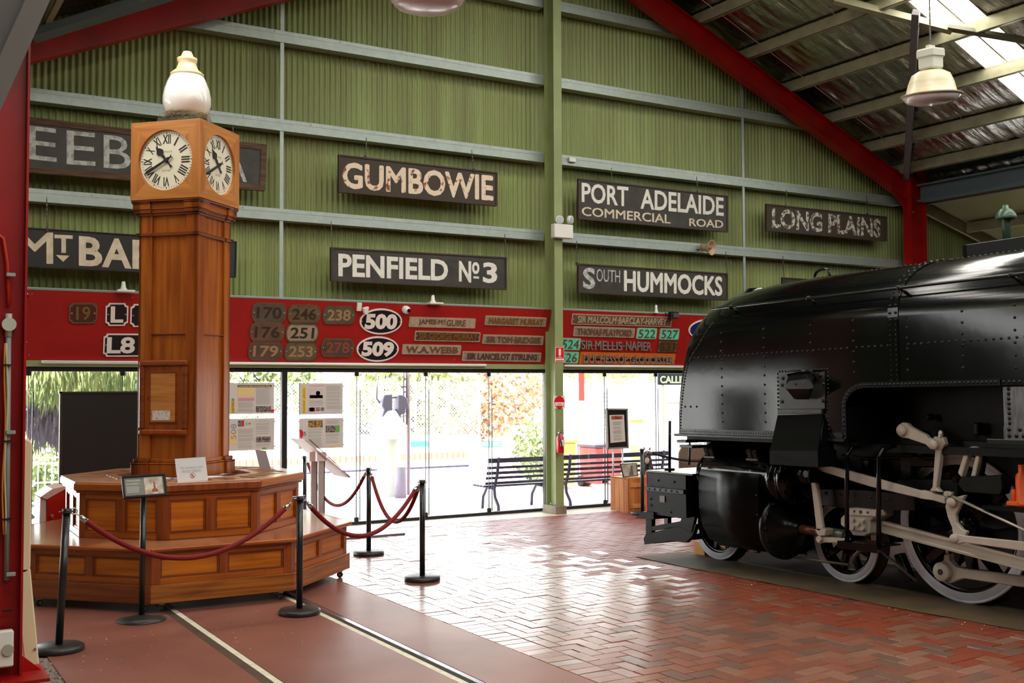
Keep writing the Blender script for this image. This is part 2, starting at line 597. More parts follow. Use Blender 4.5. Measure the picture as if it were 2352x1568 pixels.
# worn concrete apron along the engine track
mb = MB()
P = []; F = []
n = 60
for i in range(n + 1):
    y = 1.5 + 8.0 * i / n
    e = 7.22 + 0.03 * noise.noise(Vector((y * 3, 0, 0))) + 0.05 * noise.noise(Vector((y * 0.9, 5, 0)))
    for x in (e, 7.5, 7.84):
        P.append((x, y, zf(x, y) + 0.006))
for i in range(n):
    for k in range(2):
        a = i * 3 + k
        F.append((a, a + 1, a + 4, a + 3))
M_apron = mat('apron_concrete', rgb(104, 82, 58), 0.6, col2=rgb(74, 66, 46), scale=2.5, bump=0.3, bscale=25, detail=8)
mb.add(P, F, True).build('concrete_apron', M_apron, floor)
# ------------------------------------------------------------------ gable wall
CX, PITCHR = 8.60, 0.42
def roofz(x):          # underside of the foil
    return 5.77 + PITCHR * (16.35 - x) if x >= CX else 5.77 + PITCHR * (16.35 - CX) - PITCHR * (CX - x)
RIDGE = roofz(CX)
YW = 13.74
wall = setting('wall_back', (9, YW, 0))
PIT = 0.0762
def corr_sheet(mb, x0, n, zbot, ztop_f, Y, amp=0.0115, lift=0.0, ph=0.0):
    per = 8
    P = []; F = []
    m = n * per + 1
    for i in range(m):
        x = x0 + i * PIT / per
        y = Y - amp * math.cos(2 * math.pi * (i / per - ph / PIT)) - lift
        P += [(x, y, zbot), (x, y, ztop_f(x))]
    for i in range(m - 1):
        F.append((2 * i, 2 * i + 2, 2 * i + 3, 2 * i + 1))
    mb.add(P, F, True)
x = -0.6
k = 0
gm = [M_green, mat('green_sheet_b', rgb(142, 156, 90), 0.47, col2=rgb(126, 130, 76), scale=1.4, stretch=(3, 1, 0.25), contrast=(0.35, 0.75))]
while x < 17.0:
    mb = MB()
    corr_sheet(mb, x - 0.03, 11, 2.13, lambda q: roofz(q) + 0.05, YW, lift=0.0015 * (k % 2), ph=0.03)
    mb.build('wall_sheet', gm[k % 2], wall, recalc=False)
    x += PIT * 10; k += 1
# lean-to at the right
def leanz(x):
    return 5.20 - 0.27 * (x - 17.0)
while x < 24.0:
    mb = MB()
    corr_sheet(mb, x - 0.03, 11, 0.0, lambda q: leanz(q) + 0.05, YW, lift=0.0015 * (k % 2), ph=0.03)
    mb.build('wall_sheet', gm[k % 2], wall, recalc=False)
    x += PIT * 10; k += 1
mb = MB(); corr_sheet(mb, 11.9, 66, 0.0, lambda q: 2.13, YW); mb.build('wall_sheet', gm[0], wall, recalc=False)
mb = MB(); corr_sheet(mb, -10.0, 123, 0.0, lambda q: max(0.1, roofz(q)), YW); mb.build('wall_sheet', gm[1], wall, recalc=False)
# girts (galvanised channels) and sag ties
def girt(x0, x1, z, parent, h=0.15):
    mb = MB()
    mb.box(x0, x1, 13.52, 13.528, z - h, z)
    mb.box(x0, x1, 13.528, 13.70, z - 0.008, z)
    mb.box(x0, x1, 13.528, 13.70, z - h, z - h + 0.008)
    mb.box(x0, x1, 13.516, 13.52, z - 0.05, z - 0.044)
    for i in range(int((x1 - x0) / 0.9)):
        q = x0 + 0.35 + i * 0.9
        mb.dome((q, 13.52, z - 0.025), (0, -1, 0), 0.01, 5)
    return mb.build('girt', M_galv, parent)
trim = setting('trim_1', (9, 13.5, 4))
for z, x0, x1 in ((7.60, 6.0, 11.6), (6.44, 3.3, 14.3), (5.285, 0.2, 16.45), (4.125, 0.2, 16.45), (2.99, 0.2, 16.45)):
    girt(x0, 8.66, z, trim); girt(8.80, x1, z, trim)
mb = MB()
for X, zz in ((4.66, [(2.99, 3.975), (4.125, 5.135), (5.285, 6.29), (6.44, 6.9)]), (12.6, [(2.99, 3.975), (4.125, 5.135), (5.285, 6.29), (6.44, 7.0)])):
    for a, b in zz:
        m2 = MB(); m2.box(X - 0.025, X + 0.025, 13.53, 13.536, a, b); m2.box(X + 0.02, X + 0.025, 13.536, 13.60, a, b)
        m2.build('tie', M_galv, trim)
# ------------------------------------------------------------------ columns and rafters
def ibeam_v(name, m, x0, x1, y0, y1, z0, z1, tf, tw, flanges='y', parent=None, **k):
    mb = MB()
    if flanges == 'y':
        mb.box(x0, x1, y0, y0 + tf, z0, z1); mb.box(x0, x1, y1 - tf, y1, z0, z1)
        xm = (x0 + x1) / 2; mb.box(xm - tw / 2, xm + tw / 2, y0 + tf, y1 - tf, z0, z1)
    else:
        mb.box(x0, x0 + tf, y0, y1, z0, z1); mb.box(x1 - tf, x1, y0, y1, z0, z1)
        ym = (y0 + y1) / 2; mb.box(x0 + tf, x1 - tf, ym - tw / 2, ym + tw / 2, z0, z1)
    return mb.build(name, m, parent, **k)
c = thing('steel_column', 'green steel column between the two glazed bays of the end wall', 'column', (8.725, 13.4, 0))
ibeam_v('shaft', M_column, 8.655, 8.795, 13.24, 13.50, 0.10, 9.0, 0.011, 0.008, parent=c)
MB().box(8.63, 8.82, 13.205, 13.56, 0.0, 0.115).build('footing', M_conc, c, 0.006)
mb = MB()
for dx, dy in ((-0.05, 0.06), (-0.05, 0.16), (0.05, 0.06), (0.05, 0.16)):
    mb.cyl((8.725 + dx, 13.24 + dy, 0.115), (8.725 + dx, 13.24 + dy, 0.15), 0.012, 6)
mb.build('bolt', M_galv, c)

def rafter(name, label, x0, z0, x1, z1, y0=13.22, y1=13.40, dep=0.34):
    """I-section: (x0,z0)-(x1,z1) is the underside line"""
    t = thing(name, label, 'roof beam', ((x0 + x1) / 2, 13.3, (z0 + z1) / 2))
    d = Vector((x1 - x0, 0, z1 - z0)).normalized(); nn = Vector((-d.z, 0, d.x))
    if nn.z < 0: nn = -nn
    def q(a, b):
        p = Vector((a[0], 0, a[1])) + nn * b
        return (p.x, p.z)
    for nm, b0, b1, ya, yb in (('lower_flange', 0, 0.013, y0, y1), ('web', 0.013, dep - 0.013, (y0 + y1) / 2 - 0.005, (y0 + y1) / 2 + 0.005), ('upper_flange', dep - 0.013, dep, y0, y1)):
        A, B_ = (x0, z0), (x1, z1)
        mb = MB(Fr((0, 0, 0), (1, 0, 0), (0, 0, 1)))
        mb.prism([q(A, b0), q(B_, b0), q(B_, b1), q(A, b1)], -yb, -ya)
        mb.build(nm, M_redsteel, t)
    return t
rz = 5.18
rafter('rafter', 'long red steel rafter sloping down to the right above the green wall', 8.60, rz + 0.42 * (16.32 - 8.6), 16.34, rz)
rafter('rafter', 'red steel rafter at upper left, running up behind the clock', 8.60, rz + 0.42 * (16.32 - 8.6), 0.85, rz)
c = thing('portal_column', 'red steel column at the right end of the green wall', 'column', (16.6, 13.3, 0))
ibeam_v('shaft', M_redsteel, 16.34, 16.76, 13.20, 13.38, 0, 5.62, 0.013, 0.01, flanges='x', parent=c)
mb = MB(Fr((0, 0, 0), (1, 0, 0), (0, 0, 1)))
mb.prism([(15.95, 5.33), (16.35, 4.95), (16.76, 4.95), (16.76, 5.62), (15.95, 5.75)], -13.31, -13.29)
mb.build('knee_plate', M_redsteel, c)
mb = MB()
for q in ((16.42, 4.98), (16.5, 4.98), (16.42, 5.5)):
    mb.dome((q[0], 13.285, q[1]), (0, -1, 0), 0.018)
mb.build('bolt', M_galv, c)

# ------------------------------------------------------------------ roof: purlins, foil, mesh, skylight
ceil = setting('ceiling', (9, 5, 6))
YR0 = -12.0
SKY = (9.53, 10.25)
def roofsheet(x0, x1, y0, y1, m, name, off=0.0, nxx=30, nyy=60, amp=0.02, **kw):
    P = []; F = []
    for j in range(nyy + 1):
        y = y0 + (y1 - y0) * j / nyy
        for i in range(nxx + 1):
            x = x0 + (x1 - x0) * i / nxx
            s = abs(math.sin(math.pi * (abs(x - 16.45) % 0.985) / 0.985))
            z = roofz(x) + off + (amp * s * (noise.noise(Vector((x * 0.9, y * 6.0, 3.1))) + 0.6 * noise.noise(Vector((x * 2.2 + y * 2, y * 11.0, 7.7)))) - amp * 1.2 * s if amp else 0)
            P.append((x, y, z))
    for j in range(nyy):
        for i in range(nxx):
            a = j * (nxx + 1) + i
            F.append((a, a + nxx + 1, a + nxx + 2, a + 1))
    return MB().add(P, F, True).build(name, m, ceil, recalc=False, **kw)
def strip_edges():
    ys = [13.75, SKY[1], SKY[0]]
    return ys
roofsheet(CX, 16.9, SKY[1], 13.78, M_foil, 'foil_blanket', nxx=90, nyy=150)
roofsheet(CX, 16.9, 4.6, SKY[0], M_foil, 'foil_blanket', nxx=60, nyy=110)
roofsheet(CX, 16.9, -0.6, 3.8, M_foil, 'foil_blanket', nxx=16, nyy=10, amp=0)
roofsheet(CX, 16.9, YR0, -2.0, M_foil, 'foil_blanket', nxx=16, nyy=40, amp=0)
roofsheet(0.3, CX, SKY[1], 13.78, M_foil, 'foil_blanket', nxx=30, nyy=50)
roofsheet(0.3, CX, 4.6, SKY[0], M_foil, 'foil_blanket', nxx=16, nyy=20, amp=0)
roofsheet(0.3, CX, -0.6, 3.8, M_foil, 'foil_blanket', nxx=16, nyy=10, amp=0)
roofsheet(0.3, CX, YR0, -2.0, M_foil, 'foil_blanket', nxx=16, nyy=20, amp=0)
M_roofout = mat('roof_outside', rgb(120, 120, 110), 0.6)
for x0, x1 in ((CX, 17.0), (-0.2, CX)):
    for y0, y1 in ((SKY[1], 14.6), (4.6, SKY[0]), (-0.6, 3.8), (YR0, -2.0)):
        roofsheet(x0, x1, y0, y1, M_roofout, 'roof_sheet', off=0.06, nxx=8, nyy=2, amp=0)
    for y0, y1 in (SKY, (3.8, 4.6), (-2.0, -0.6)):  # strips after SKY are unseen, added to brighten the shed
        roofsheet(x0, x1, y0, y1, M_sky, 'skylight_and_fill_sheet', off=0.05, nxx=8, nyy=1, amp=0)
# skylight reveals and middle lap
for ye in (SKY[0] - 0.015, SKY[1] - 0.0):
    mb = MB(Fr((0, 0, 0), (1, 0, 0), (0, 0, 1)))
    mb.prism([(CX, RIDGE - 0.03), (16.9, roofz(16.9) - 0.03), (16.9, roofz(16.9) + 0.06), (CX, RIDGE + 0.06)], -ye - 0.015, -ye)
    mb.build('skylight_reveal', M_purlin, ceil)
mb = MB(Fr((0, 0, 0), (1, 0, 0), (0, 0, 1)))
mb.prism([(CX, RIDGE), (16.9, roofz(16.9)), (16.9, roofz(16.9) + 0.03), (CX, RIDGE + 0.03)], -9.93, -9.90)
mb.build('skylight_lap', M_purlin, ceil)
PX = [16.18, 15.40, 14.44, 13.475, 12.495, 11.5, 10.5, 9.5, 8.75]
for i, xp in enumerate(PX):
    for sgn in (1, -1):
        X = xp if sgn == 1 else 2 * CX - xp
        zt = roofz(X) - 0.012
        mb = MB()
        y1 = 13.5
        th = 0.006
        # C section hanging square to the slope (approximated upright)
        mb.box(X - 0.035, X - 0.035 + th, YR0, y1, zt - 0.19, zt)
        mb.box(X - 0.035, X + 0.045, YR0, y1, zt - 0.19, zt - 0.19 + th)
        mb.box(X - 0.035, X + 0.045, YR0, y1, zt - th, zt)
        mb.box(X + 0.045 - th, X + 0.045, YR0, y1, zt - 0.19, zt - 0.17)
        mb.build('purlin', M_purlin, ceil)
# safety mesh under the foil
mb = MB()
def wire(mb, p, q, r=0.0016):
    mb.tube([p, q], r, 3, caps=False)
y = 6.2
while y < 13.7:
    wire(mb, (9.6, y, roofz(9.6) - 0.045), (16.3, y, roofz(16.3) - 0.045)); y += 0.15
x = 9.6
while x < 16.3:
    wire(mb, (x, 6.2, roofz(x) - 0.047), (x, 13.7, roofz(x) - 0.047)); x += 0.15
mb.build('wire_mesh', M_wire, ceil, kind='stuff', recalc=False)
for y in (12.95, 11.35):
    mb = MB(); mb.tube([(9.6, y, roofz(9.6) - 0.06), (16.1, y, roofz(16.1) - 0.06)], 0.006, 5); mb.build('sag_rod', mat('copper_rod', rgb(214, 184, 160), 0.3, 0.7), ceil)
mb = MB(); mb.box(16.5, 16.72, -12, 13.2, 5.16, 5.19).box(16.60, 16.62, -12, 13.2, 5.19, 5.46).box(16.5, 16.72, -12, 13.2, 5.44, 5.47)
mb.build('eave_beam', mat('bluegrey_steel', rgb(84, 98, 104), 0.45, 0.1), ceil)
# lean-to roof
MB().box(16.88, 16.93, YR0, 13.9, 5.15, 5.66).build('eave_gap_stop', M_roofout, ceil)  # added strip, closes a gap that let daylight in
mb = MB(Fr((0, 0, 0), (1, 0, 0), (0, 0, 1)))
mb.prism([(16.8, leanz(16.8) + 0.06), (24, leanz(24) + 0.06), (24, leanz(24) + 0.1), (16.8, leanz(16.8) + 0.1)], -14.2, 12)
mb.build('lean_to_foil', mat('dull_foil', rgb(150, 146, 104), 0.4, 0.6, bump=0.8, scale=3, stretch=(1, 3, 1)), ceil)
mb = MB(Fr((0, 0, 0), (1, 0, 0), (0, 0, 1)))
mb.prism([(16.8, leanz(16.8) - 0.16), (24, leanz(24) - 0.16), (24, leanz(24) + 0.04), (16.8, leanz(16.8) + 0.04)], -13.5, -13.44)
mb.build('lean_to_rafter', M_olive, ceil)
for X in (18.2, 20.2, 22.2):
    MB().box(X - 0.04, X + 0.04, -10, 13.4, leanz(X) - 0.14, leanz(X) + 0.05).build('purlin', M_purlin, ceil)
mb = MB(Fr((0, 0, 0), (1, 0, 0), (0, 0, 1)))
mb.prism([(17.0, 4.95), (22, 4.3), (22, 4.5), (17.0, 5.15)], -10.6, -10.5)
mb.build('lean_to_rafter', M_olive, ceil)
# roof bracing: struts in the plane of the roof
def strut(name, label, p, q, wd, dp, m):
    p = Vector(p); q = Vector(q); d = (q - p).normalized()
    sn = Vector((PITCHR, 0, 1)).normalized(); e = d.cross(sn).normalized()
    mb = MB()
    P = []
    for s_ in (p, q):
        for a, b in ((-1, 0), (1, 0), (1, 1), (-1, 1)):
            P.append(s_ + e * (a * wd / 2) - sn * (b * dp))
    mb.add(P, [(0, 1, 2, 3), (4, 7, 6, 5), (0, 4, 5, 1), (1, 5, 6, 2), (2, 6, 7, 3), (3, 7, 4, 0)])
    o = mb.build(name, m); o['label'] = label; o['category'] = 'roof brace'
    return o
strut('roof_strut', 'mauve-grey steel strut rising steeply from the knee of the red frame', (16.33, 13.27, 5.60), (12.70, 10.10, 7.10), 0.10, 0.09, M_brace)
strut('roof_strut', 'pale green roof brace crossing in front of the skylight', (12.0, 10.95, 7.42), (13.35, 10.0, 6.93), 0.10, 0.10, M_olive)
strut('roof_strut', 'dark olive roof brace running off to the right across the skylight', (13.25, 10.0, 6.93), (15.4, 7.6, 6.02), 0.10, 0.06, mat('dark_olive', rgb(84, 80, 54), 0.5))
# wooden lattice behind the left rafter
strut('roof_strut', 'dark grey brace behind the left red rafter', (1.6, 12.4, 5.62), (6.2, 10.2, 7.42), 0.14, 0.12, mat('slate_steel', rgb(70, 76, 74), 0.5))

# ------------------------------------------------------------------ glazed bays
def bay(name, x0, x1, joints, mull=()):
    st = setting(name, ((x0 + x1) / 2, 13.69, 0))
    MB().box(x0, x1, 13.66, 13.72, 2.03, 2.085).build('head_rail', M_frame, st, 0.003)
    MB().box(x0, x1, 13.66, 13.72, 0.0, 0.045).build('sill_rail', M_frame, st, 0.003)
    MB().box(x0, x1, 13.60, 13.66, 2.085, 2.18).build('lintel', M_column, st, 0.003)
    MB().box(x0 - 0.005, x0 + 0.05, 13.66, 13.73, 0, 2.08).build('jamb', M_frame, st)
    MB().box(x1 - 0.05, x1 + 0.005, 13.66, 13.73, 0, 2.08).build('jamb', M_frame, st)
    xs = [x0 + 0.05] + list(joints) + [x1 - 0.05]
    for i in range(len(xs) - 1):
        a, b = xs[i] + 0.006, xs[i + 1] - 0.006
        MB().box(a, b, 13.690, 13.700, 0.055, 2.02).build('pane', M_glass, st)
    for j in joints:
        if j in mull:
            MB().box(j - 0.035, j + 0.035, 13.66, 13.73, 0.04, 2.03).build('mullion', M_frame, st)
        else:
            MB().box(j - 0.006, j + 0.002, 13.684, 13.70, 0.055, 2.02).build('pane_seal', M_glassedge, st)
            MB().box(j + 0.045, j + 0.055, 13.688, 13.70, 0.055, 1.8).build('pane_seal', M_glassedge, st)
            for z0, z1 in ((0.045, 0.10), (1.98, 2.03)):
                MB().box(j - 0.03, j + 0.03, 13.675, 13.71, z0, z1).build('pivot', M_frame, st, 0.006)
    return st
bay('window_1', 0.2, 8.80, [1.71, 2.75, 3.75, 4.76, 5.77, 6.80, 7.81], (4.76,))
bay('window_2', 8.90, 13.0, [9.85, 10.84, 11.85], ())
# canopy fascia outside
MB().box(-2, 15, 14.9, 15.0, 2.06, 2.30).box(-2, 15, 14.0, 14.9, 2.27, 2.30).build('trim_2', mat('canopy', rgb(120, 84, 96), 0.6))['kind'] = 'structure'

# left interior column, close to the camera
c = thing('near_column', 'red steel column at the left edge carrying conduits', 'column', (0.72, 7.7, 0))
ibeam_v('shaft', M_redsteel, 0.46, 0.935, 7.60, 7.79, 0, 5.6, 0.014, 0.01, flanges='x', parent=c)
mb = MB(Fr((0, 0, 0), (1, 0, 0), (0, 0, 1)))
mb.prism([(0.93, 0.02), (1.06, 0.02), (0.93, 0.14)], -7.72, -7.70)
mb.box(0.30, 1.08, 0.0, 0.02, -7.95, -7.45)
mb.build('base_plate', M_redsteel, c)
t = thing('conduit', 'grey plastic conduit with round junction box on the red column at left', 'conduit', (0.80, 7.66, 0.6))
fc = wallfr(7.655)
mb = MB(); X = fc.px(20, 1000)[0]
zt = fc.px(17, 745)[1]
mb.tube([(X, 7.655, 0.62), (X - 0.01, 7.655, zt)], 0.0165, 10); mb.build('pipe', mat('grey_pvc', rgb(150, 152, 146), 0.45), t)
mb = MB(); mb.cyl((X - 0.01, 7.68, zt), (X - 0.01, 7.62, zt), 0.043, 20); mb.tube([(X - 0.01, 7.655, zt - 0.08), (X - 0.01, 7.655, zt + 0.07)], 0.021, 8); mb.build('junction_box', mat('pvc_box', rgb(196, 196, 182), 0.45), t)
mb = MB()
top = fc.px(0, 548); mid = fc.px(14, 600); low = fc.px(17, 700)
mb.tube([(X - 0.01, 7.655, low[1]), (mid[0] + 0.012, 7.655, mid[1] - 0.1), (mid[0] + 0.005, 7.655, mid[1]), (top[0] + 0.02, 7.655, top[1] + 0.0), (top[0] - 0.05, 7.655, top[1] + 0.06)], 0.0135, 8)
mb.build('upper_conduit', mat('orange_red', rgb(190, 44, 10), 0.4), t)
for yy in (632, 992, 1316):
    q = fc.px(24, yy)
    MB().box(q[0] - 0.03, q[0] + 0.025, 7.60, 7.625, q[1] - 0.012, q[1] + 0.012).build('saddle_clip', M_galv, t, 0.003)
t = thing('cable_pair', 'yellow and cream cables tied to the conduit at left edge', 'cable', (0.76, 7.62, 0.3))
for nm, dx, m in (('yellow_cable', -0.03, mat('ycable', rgb(190, 130, 30), 0.5)), ('cream_cable', -0.018, mat('ccable', rgb(200, 190, 160), 0.5))):
    mb = MB(); mb.tube([(X + dx + 0.006 * math.sin(i * 0.9 + dx * 90), 7.625, zt - 0.12 - i * 0.11) for i in range(12)], 0.006, 6); mb.build(nm, m, t)
for yy in (838, 1012, 1190, 1400):
    q = fc.px(18, yy); mb = MB(); mb.box(q[0] - 0.04, q[0] + 0.02, 7.61, 7.64, q[1] - 0.004, q[1] + 0.004); mb.build('cable_tie', M_black, t)
q = fc.px(15, 1510)
t = thing('wall_socket', 'white socket box low on the red column at left', 'socket', (q[0] - 0.05, 7.64, q[1] - 0.2))
MB().box(q[0] - 0.15, q[0] + 0.035, 7.60, 7.66, q[1] - 0.05, q[1] + 0.18).build('box', M_white, t, 0.01)
MB().cyl((q[0], 7.60, q[1] + 0.06), (q[0], 7.585, q[1] + 0.06), 0.035, 16).build('socket_face', mat('grey_face', rgb(170, 166, 150), 0.4), t)
t = thing('cream_post', 'cream folded metal post with rounded top beside the red column', 'post', (0.97, 7.9, 0))
mb = MB(wallfr(7.92))
mb.prism(rrect(0.915, 0.62, 1.012, 1.50, 0.045, 5), -0.05, 0.05); mb.prism([(0.915, 0.65), (1.012, 0.65), (1.075, 0.0), (0.985, 0.0)], -0.05, 0.05)
mb.build('body', mat('cream_metal', rgb(222, 210, 172), 0.4), t, 0.008)
mb = MB(); mb.cyl((0.955, 7.87, 1.40), (0.955, 7.86, 1.40), 0.008, 8); mb.cyl((1.045, 7.87, 0.12), (1.045, 7.86, 0.12), 0.008, 8); mb.build('screw', M_greysteel, t)
t = thing('steel_brace', 'out-of-focus grey steel brace crossing the top left corner, nearest the camera', 'brace', (0.3, 4.0, 2.5))
fb = wallfr(4.0)
mb = MB(fb)
rA, rB = fb.px(124, -20), fb.px(-42, 350)
lA, lB = (rA[0] - 0.19, rA[1] + 0.07), (rB[0] - 0.19, rB[1] + 0.07)
def lerp(p, q, k): return (p[0] + (q[0] - p[0]) * k, p[1] + (q[1] - p[1]) * k)
mb.prism([lerp(rA, lA, 0), lerp(rA, lA, 0.30), lerp(rB, lB, 0.30), lerp(rB, lB, 0)], 0.0, 0.012)
mb.prism([lerp(rA, lA, 0.30), lerp(rA, lA, 0.34), lerp(rB, lB, 0.34), lerp(rB, lB, 0.30)], -0.08, 0.012)
mb.prism([lerp(rA, lA, 0.34), lerp(rA, lA, 1), lerp(rB, lB, 1), lerp(rB, lB, 0.34)], -0.08, -0.07)
mb.build('channel', mat('blurred_grey', rgb(122, 116, 112), 0.5, 0.1), t)
# ------------------------------------------------------------------ hanging station signs
M_sblack = mat('sign_black', rgb(44, 42, 38), 0.55, col2=rgb(60, 56, 48), scale=6, bump=0.15, bscale=20)
M_sblack2 = mat('sign_black_clean', rgb(30, 28, 26), 0.5)
M_srust = mat('sign_rust', rgb(66, 50, 38), 0.7, col2=rgb(58, 56, 44), scale=7, bump=0.3, bscale=30)
M_letter = mat('letter_cream', rgb(226, 214, 190), 0.6, col2=rgb(206, 190, 160), scale=9)
M_letterw = mat('letter_white', rgb(232, 230, 220), 0.55, col2=rgb(210, 206, 196), scale=12, contrast=(0.5, 0.8))
M_lettergrey = mat('letter_grey', rgb(196, 198, 192), 0.6, col2=rgb(150, 152, 146), scale=14, contrast=(0.45, 0.6))
M_letterworn = mat('letter_worn', rgb(214, 212, 200), 0.6, col2=rgb(96, 86, 70), scale=16, contrast=(0.47, 0.55), detail=6)
M_letterrust = mat('letter_rust', rgb(234, 214, 188), 0.6, col2=rgb(140, 62, 30), scale=11, contrast=(0.56, 0.64), detail=6)
M_oldwood = mat('old_wood', rgb(104, 78, 54), 0.8, col2=rgb(66, 46, 32), scale=5, stretch=(0.6, 1, 12), bump=0.4)
M_edge = mat('sign_edge', rgb(58, 40, 30), 0.6)
M_chain = mat('chain_metal', rgb(96, 92, 82), 0.4, 0.6)
F42 = wallfr(13.42)

def tq(fr, xl, ytl, ybl, xr, ytr, ybr, c=0.0):
    return [fr.px(xl, ybl, c), fr.px(xr, ybr, c), fr.px(xr, ytr, c), fr.px(xl, ytl, c)]

def chain(pt, p0, p1):
    p0 = Vector(p0); p1 = Vector(p1)
    n = max(3, int((p1 - p0).length / 0.026))
    mb = MB()
    for i in range(n):
        a = p0.lerp(p1, i / n); b = p0.lerp(p1, (i + 1.25) / n)
        if i % 2:
            mb.box(a.x - 0.007, a.x + 0.007, a.y - 0.002, a.y + 0.002, b.z, a.z)
        else:
            mb.box(a.x - 0.002, a.x + 0.002, a.y - 0.007, a.y + 0.007, b.z, a.z)
    return mb.build('chain', M_chain, pt, recalc=False)

def sign(label, quad, texts, mb_=M_sblack, edge=M_edge, fw=0.018, chains=(), extra=None, depth=0.035):
    Q = pxpoly(F42, quad)     # tl tr br bl
    cxp = sum(p[0] for p in Q) / 4
    t = thing('station_sign', label, 'sign', (cxp, 13.42, min(p[1] for p in Q)), 'station name boards hanging on the end wall')
    MB(F42).prism(Q, -depth + 0.004, 0.0).build('board', mb_, t)
    for i in range(4):
        p, q = Vector(Q[i]), Vector(Q[(i + 1) % 4])
        d = (q - p).normalized(); nn = Vector((d.y, -d.x))
        cc = sum((Vector(a) for a in Q), Vector((0, 0))) / 4
        if (cc - p).dot(nn) < 0:
            nn = -nn
        MB(F42).prism([tuple(p - nn * 0.004), tuple(q - nn * 0.004), tuple(q + nn * fw), tuple(p + nn * fw)], -depth + 0.0007 * (i % 2), 0.012 + 0.0009 * (i % 2)).build('frame_rail', edge, t, 0.002)
    for tx in texts:
        txt, m, off = tx[0], tx[1], tx[2]
        mb = MB(F42)
        text_into(mb, txt, (0, 0, 1, 1), 0.0, 0.003, off=off, quad=tq(F42, *tx[3:9]))
        mb.build('lettering', m, t, recalc=False)
    for (x0, y0, x1, y1) in chains:
        a = F42.px(x0, y0, 0.0); b = F42.px(x1, y1)
        chain(t, (a[0], 13.44, a[1] + 0.02), (b[0], 13.405, b[1]))
        MB(F42).box(b[0] - 0.015, b[0] + 0.015, b[1] - 0.04, b[1] + 0.005, -0.01, 0.016).build('hanger', M_edge, t)
    if extra:
        extra(t)
    return t

sign('rust-stained dark sign reading GUMBOWIE in cream block letters', [(778, 355), (1142, 396), (1141, 473), (778, 441)],
     [('GUMBOWIE', M_letterrust, 0.03, 786, 371, 432, 1133, 403, 462)], M_srust, chains=((843, 318, 839, 358), (1085, 347, 1088, 388)))
def pen(t):
    mb = MB(F42); q = pxpoly(F42, [(1087, 634), (1100, 635), (1100, 640), (1087, 639)]); mb.prism(q, 0, 0.003); mb.build('lettering', M_letterw, t)
sign('black sign reading PENFIELD No 3 in white letters', [(760, 568), (1163, 591), (1163, 665), (760, 645)],
     [('PENFIELD', M_letterw, 0.03, 777, 582, 634, 1029, 597, 645), ('N', M_letterw, 0.03, 1054, 599, 646, 1082, 600, 649), ('o', M_letterw, 0.03, 1084, 601, 629, 1101, 602, 630), ('3', M_letterw, 0.03, 1109, 602, 649, 1142, 603, 651)],
     M_sblack, chains=((762, 511, 762, 570), (1161, 540, 1162, 592)), extra=pen)
sign('dark sign reading PORT ADELAIDE COMMERCIAL ROAD in two lines', [(1328, 410), (1671, 450), (1671, 533), (1328, 503)],
     [('PORT', M_letterw, 0.02, 1336, 419, 464, 1443, 429, 475), ('ADELAIDE', M_letterw, 0.02, 1471, 433, 479, 1662, 454, 496),
      ('COMMERCIAL', M_letter, 0.015, 1336, 474, 495, 1540, 493, 514), ('ROAD', M_letter, 0.015, 1583, 501, 519, 1661, 506, 524)],
     M_sblack, chains=((1406, 388, 1403, 418), (1602, 408, 1601, 440)))
sign('small worn sign reading LONG PLAINS with flaking letters', [(1760, 468), (2036, 498), (2036, 554), (1760, 530)],
     [('LONG PLAINS', M_letterworn, 0.03, 1773, 477, 523, 2023, 503, 546)], M_srust, chains=((1808, 438, 1804, 472), (1992, 452, 1992, 490)))
sign('black sign reading SOUTH HUMMOCKS with a tall first letter', [(1328, 605), (1671, 628), (1671, 690), (1328, 672)],
     [('S', M_lettergrey, 0.03, 1339, 614, 663, 1367, 615, 664), ('OUTH', M_lettergrey, 0.0, 1370, 617, 646, 1424, 621, 649), ('HUMMOCKS', M_letterw, 0.03, 1433, 620, 669, 1659, 635, 680)],
     M_sblack, chains=((1326, 556, 1325, 603), (1669, 580, 1669, 628)))
sign('weathered wood-framed sign partly hidden by the clock, white letters EEB and A', [(20, 264), (612, 333), (608, 438), (20, 392)],
     [('E', M_lettergrey, 0.0, 66, 288, 365, 130, 296, 372), ('E', M_lettergrey, 0.0, 153, 299, 377, 219, 306, 381), ('B', M_lettergrey, 0.0, 238, 309, 385, 300, 315, 390), ('A', M_lettergrey, 0.0, 508, 340, 412, 567, 347, 418)],
     M_sblack, M_oldwood, 0.07, chains=((536, 290, 536, 330),))
def mtb(t):
    mb = MB(F42); q = pxpoly(F42, [(128.6, 585.5), (160, 587), (145, 601)]); mb.prism(q, 0, 0.003); mb.build('lettering', M_letter, t)
sign('glossy black sign reading MT BARKER, its right half behind the clock', [(5, 519), (543, 555), (541, 637), (5, 610)],
     [('M', M_letter, 0.012, 37, 531, 604, 122, 534, 606), ('T', M_letter, 0.03, 125, 538.5, 580, 167, 540.5, 581), ('B', M_letter, 0.03, 181, 541.5, 610, 235, 546, 613), ('A', M_letter, 0.03, 234, 546, 613, 302, 549, 617), ('RKER', M_letter, 0.03, 304, 550, 617, 520, 563, 630)],
     M_sblack2, M_black, 0.01, chains=((108, 455, 108, 525),), extra=mtb)
sign('dark sign board mostly hidden behind the black engine', [(1797, 637), (2000, 651), (2000, 705), (1797, 690)], [], M_sblack, chains=((1800, 590, 1800, 642),))

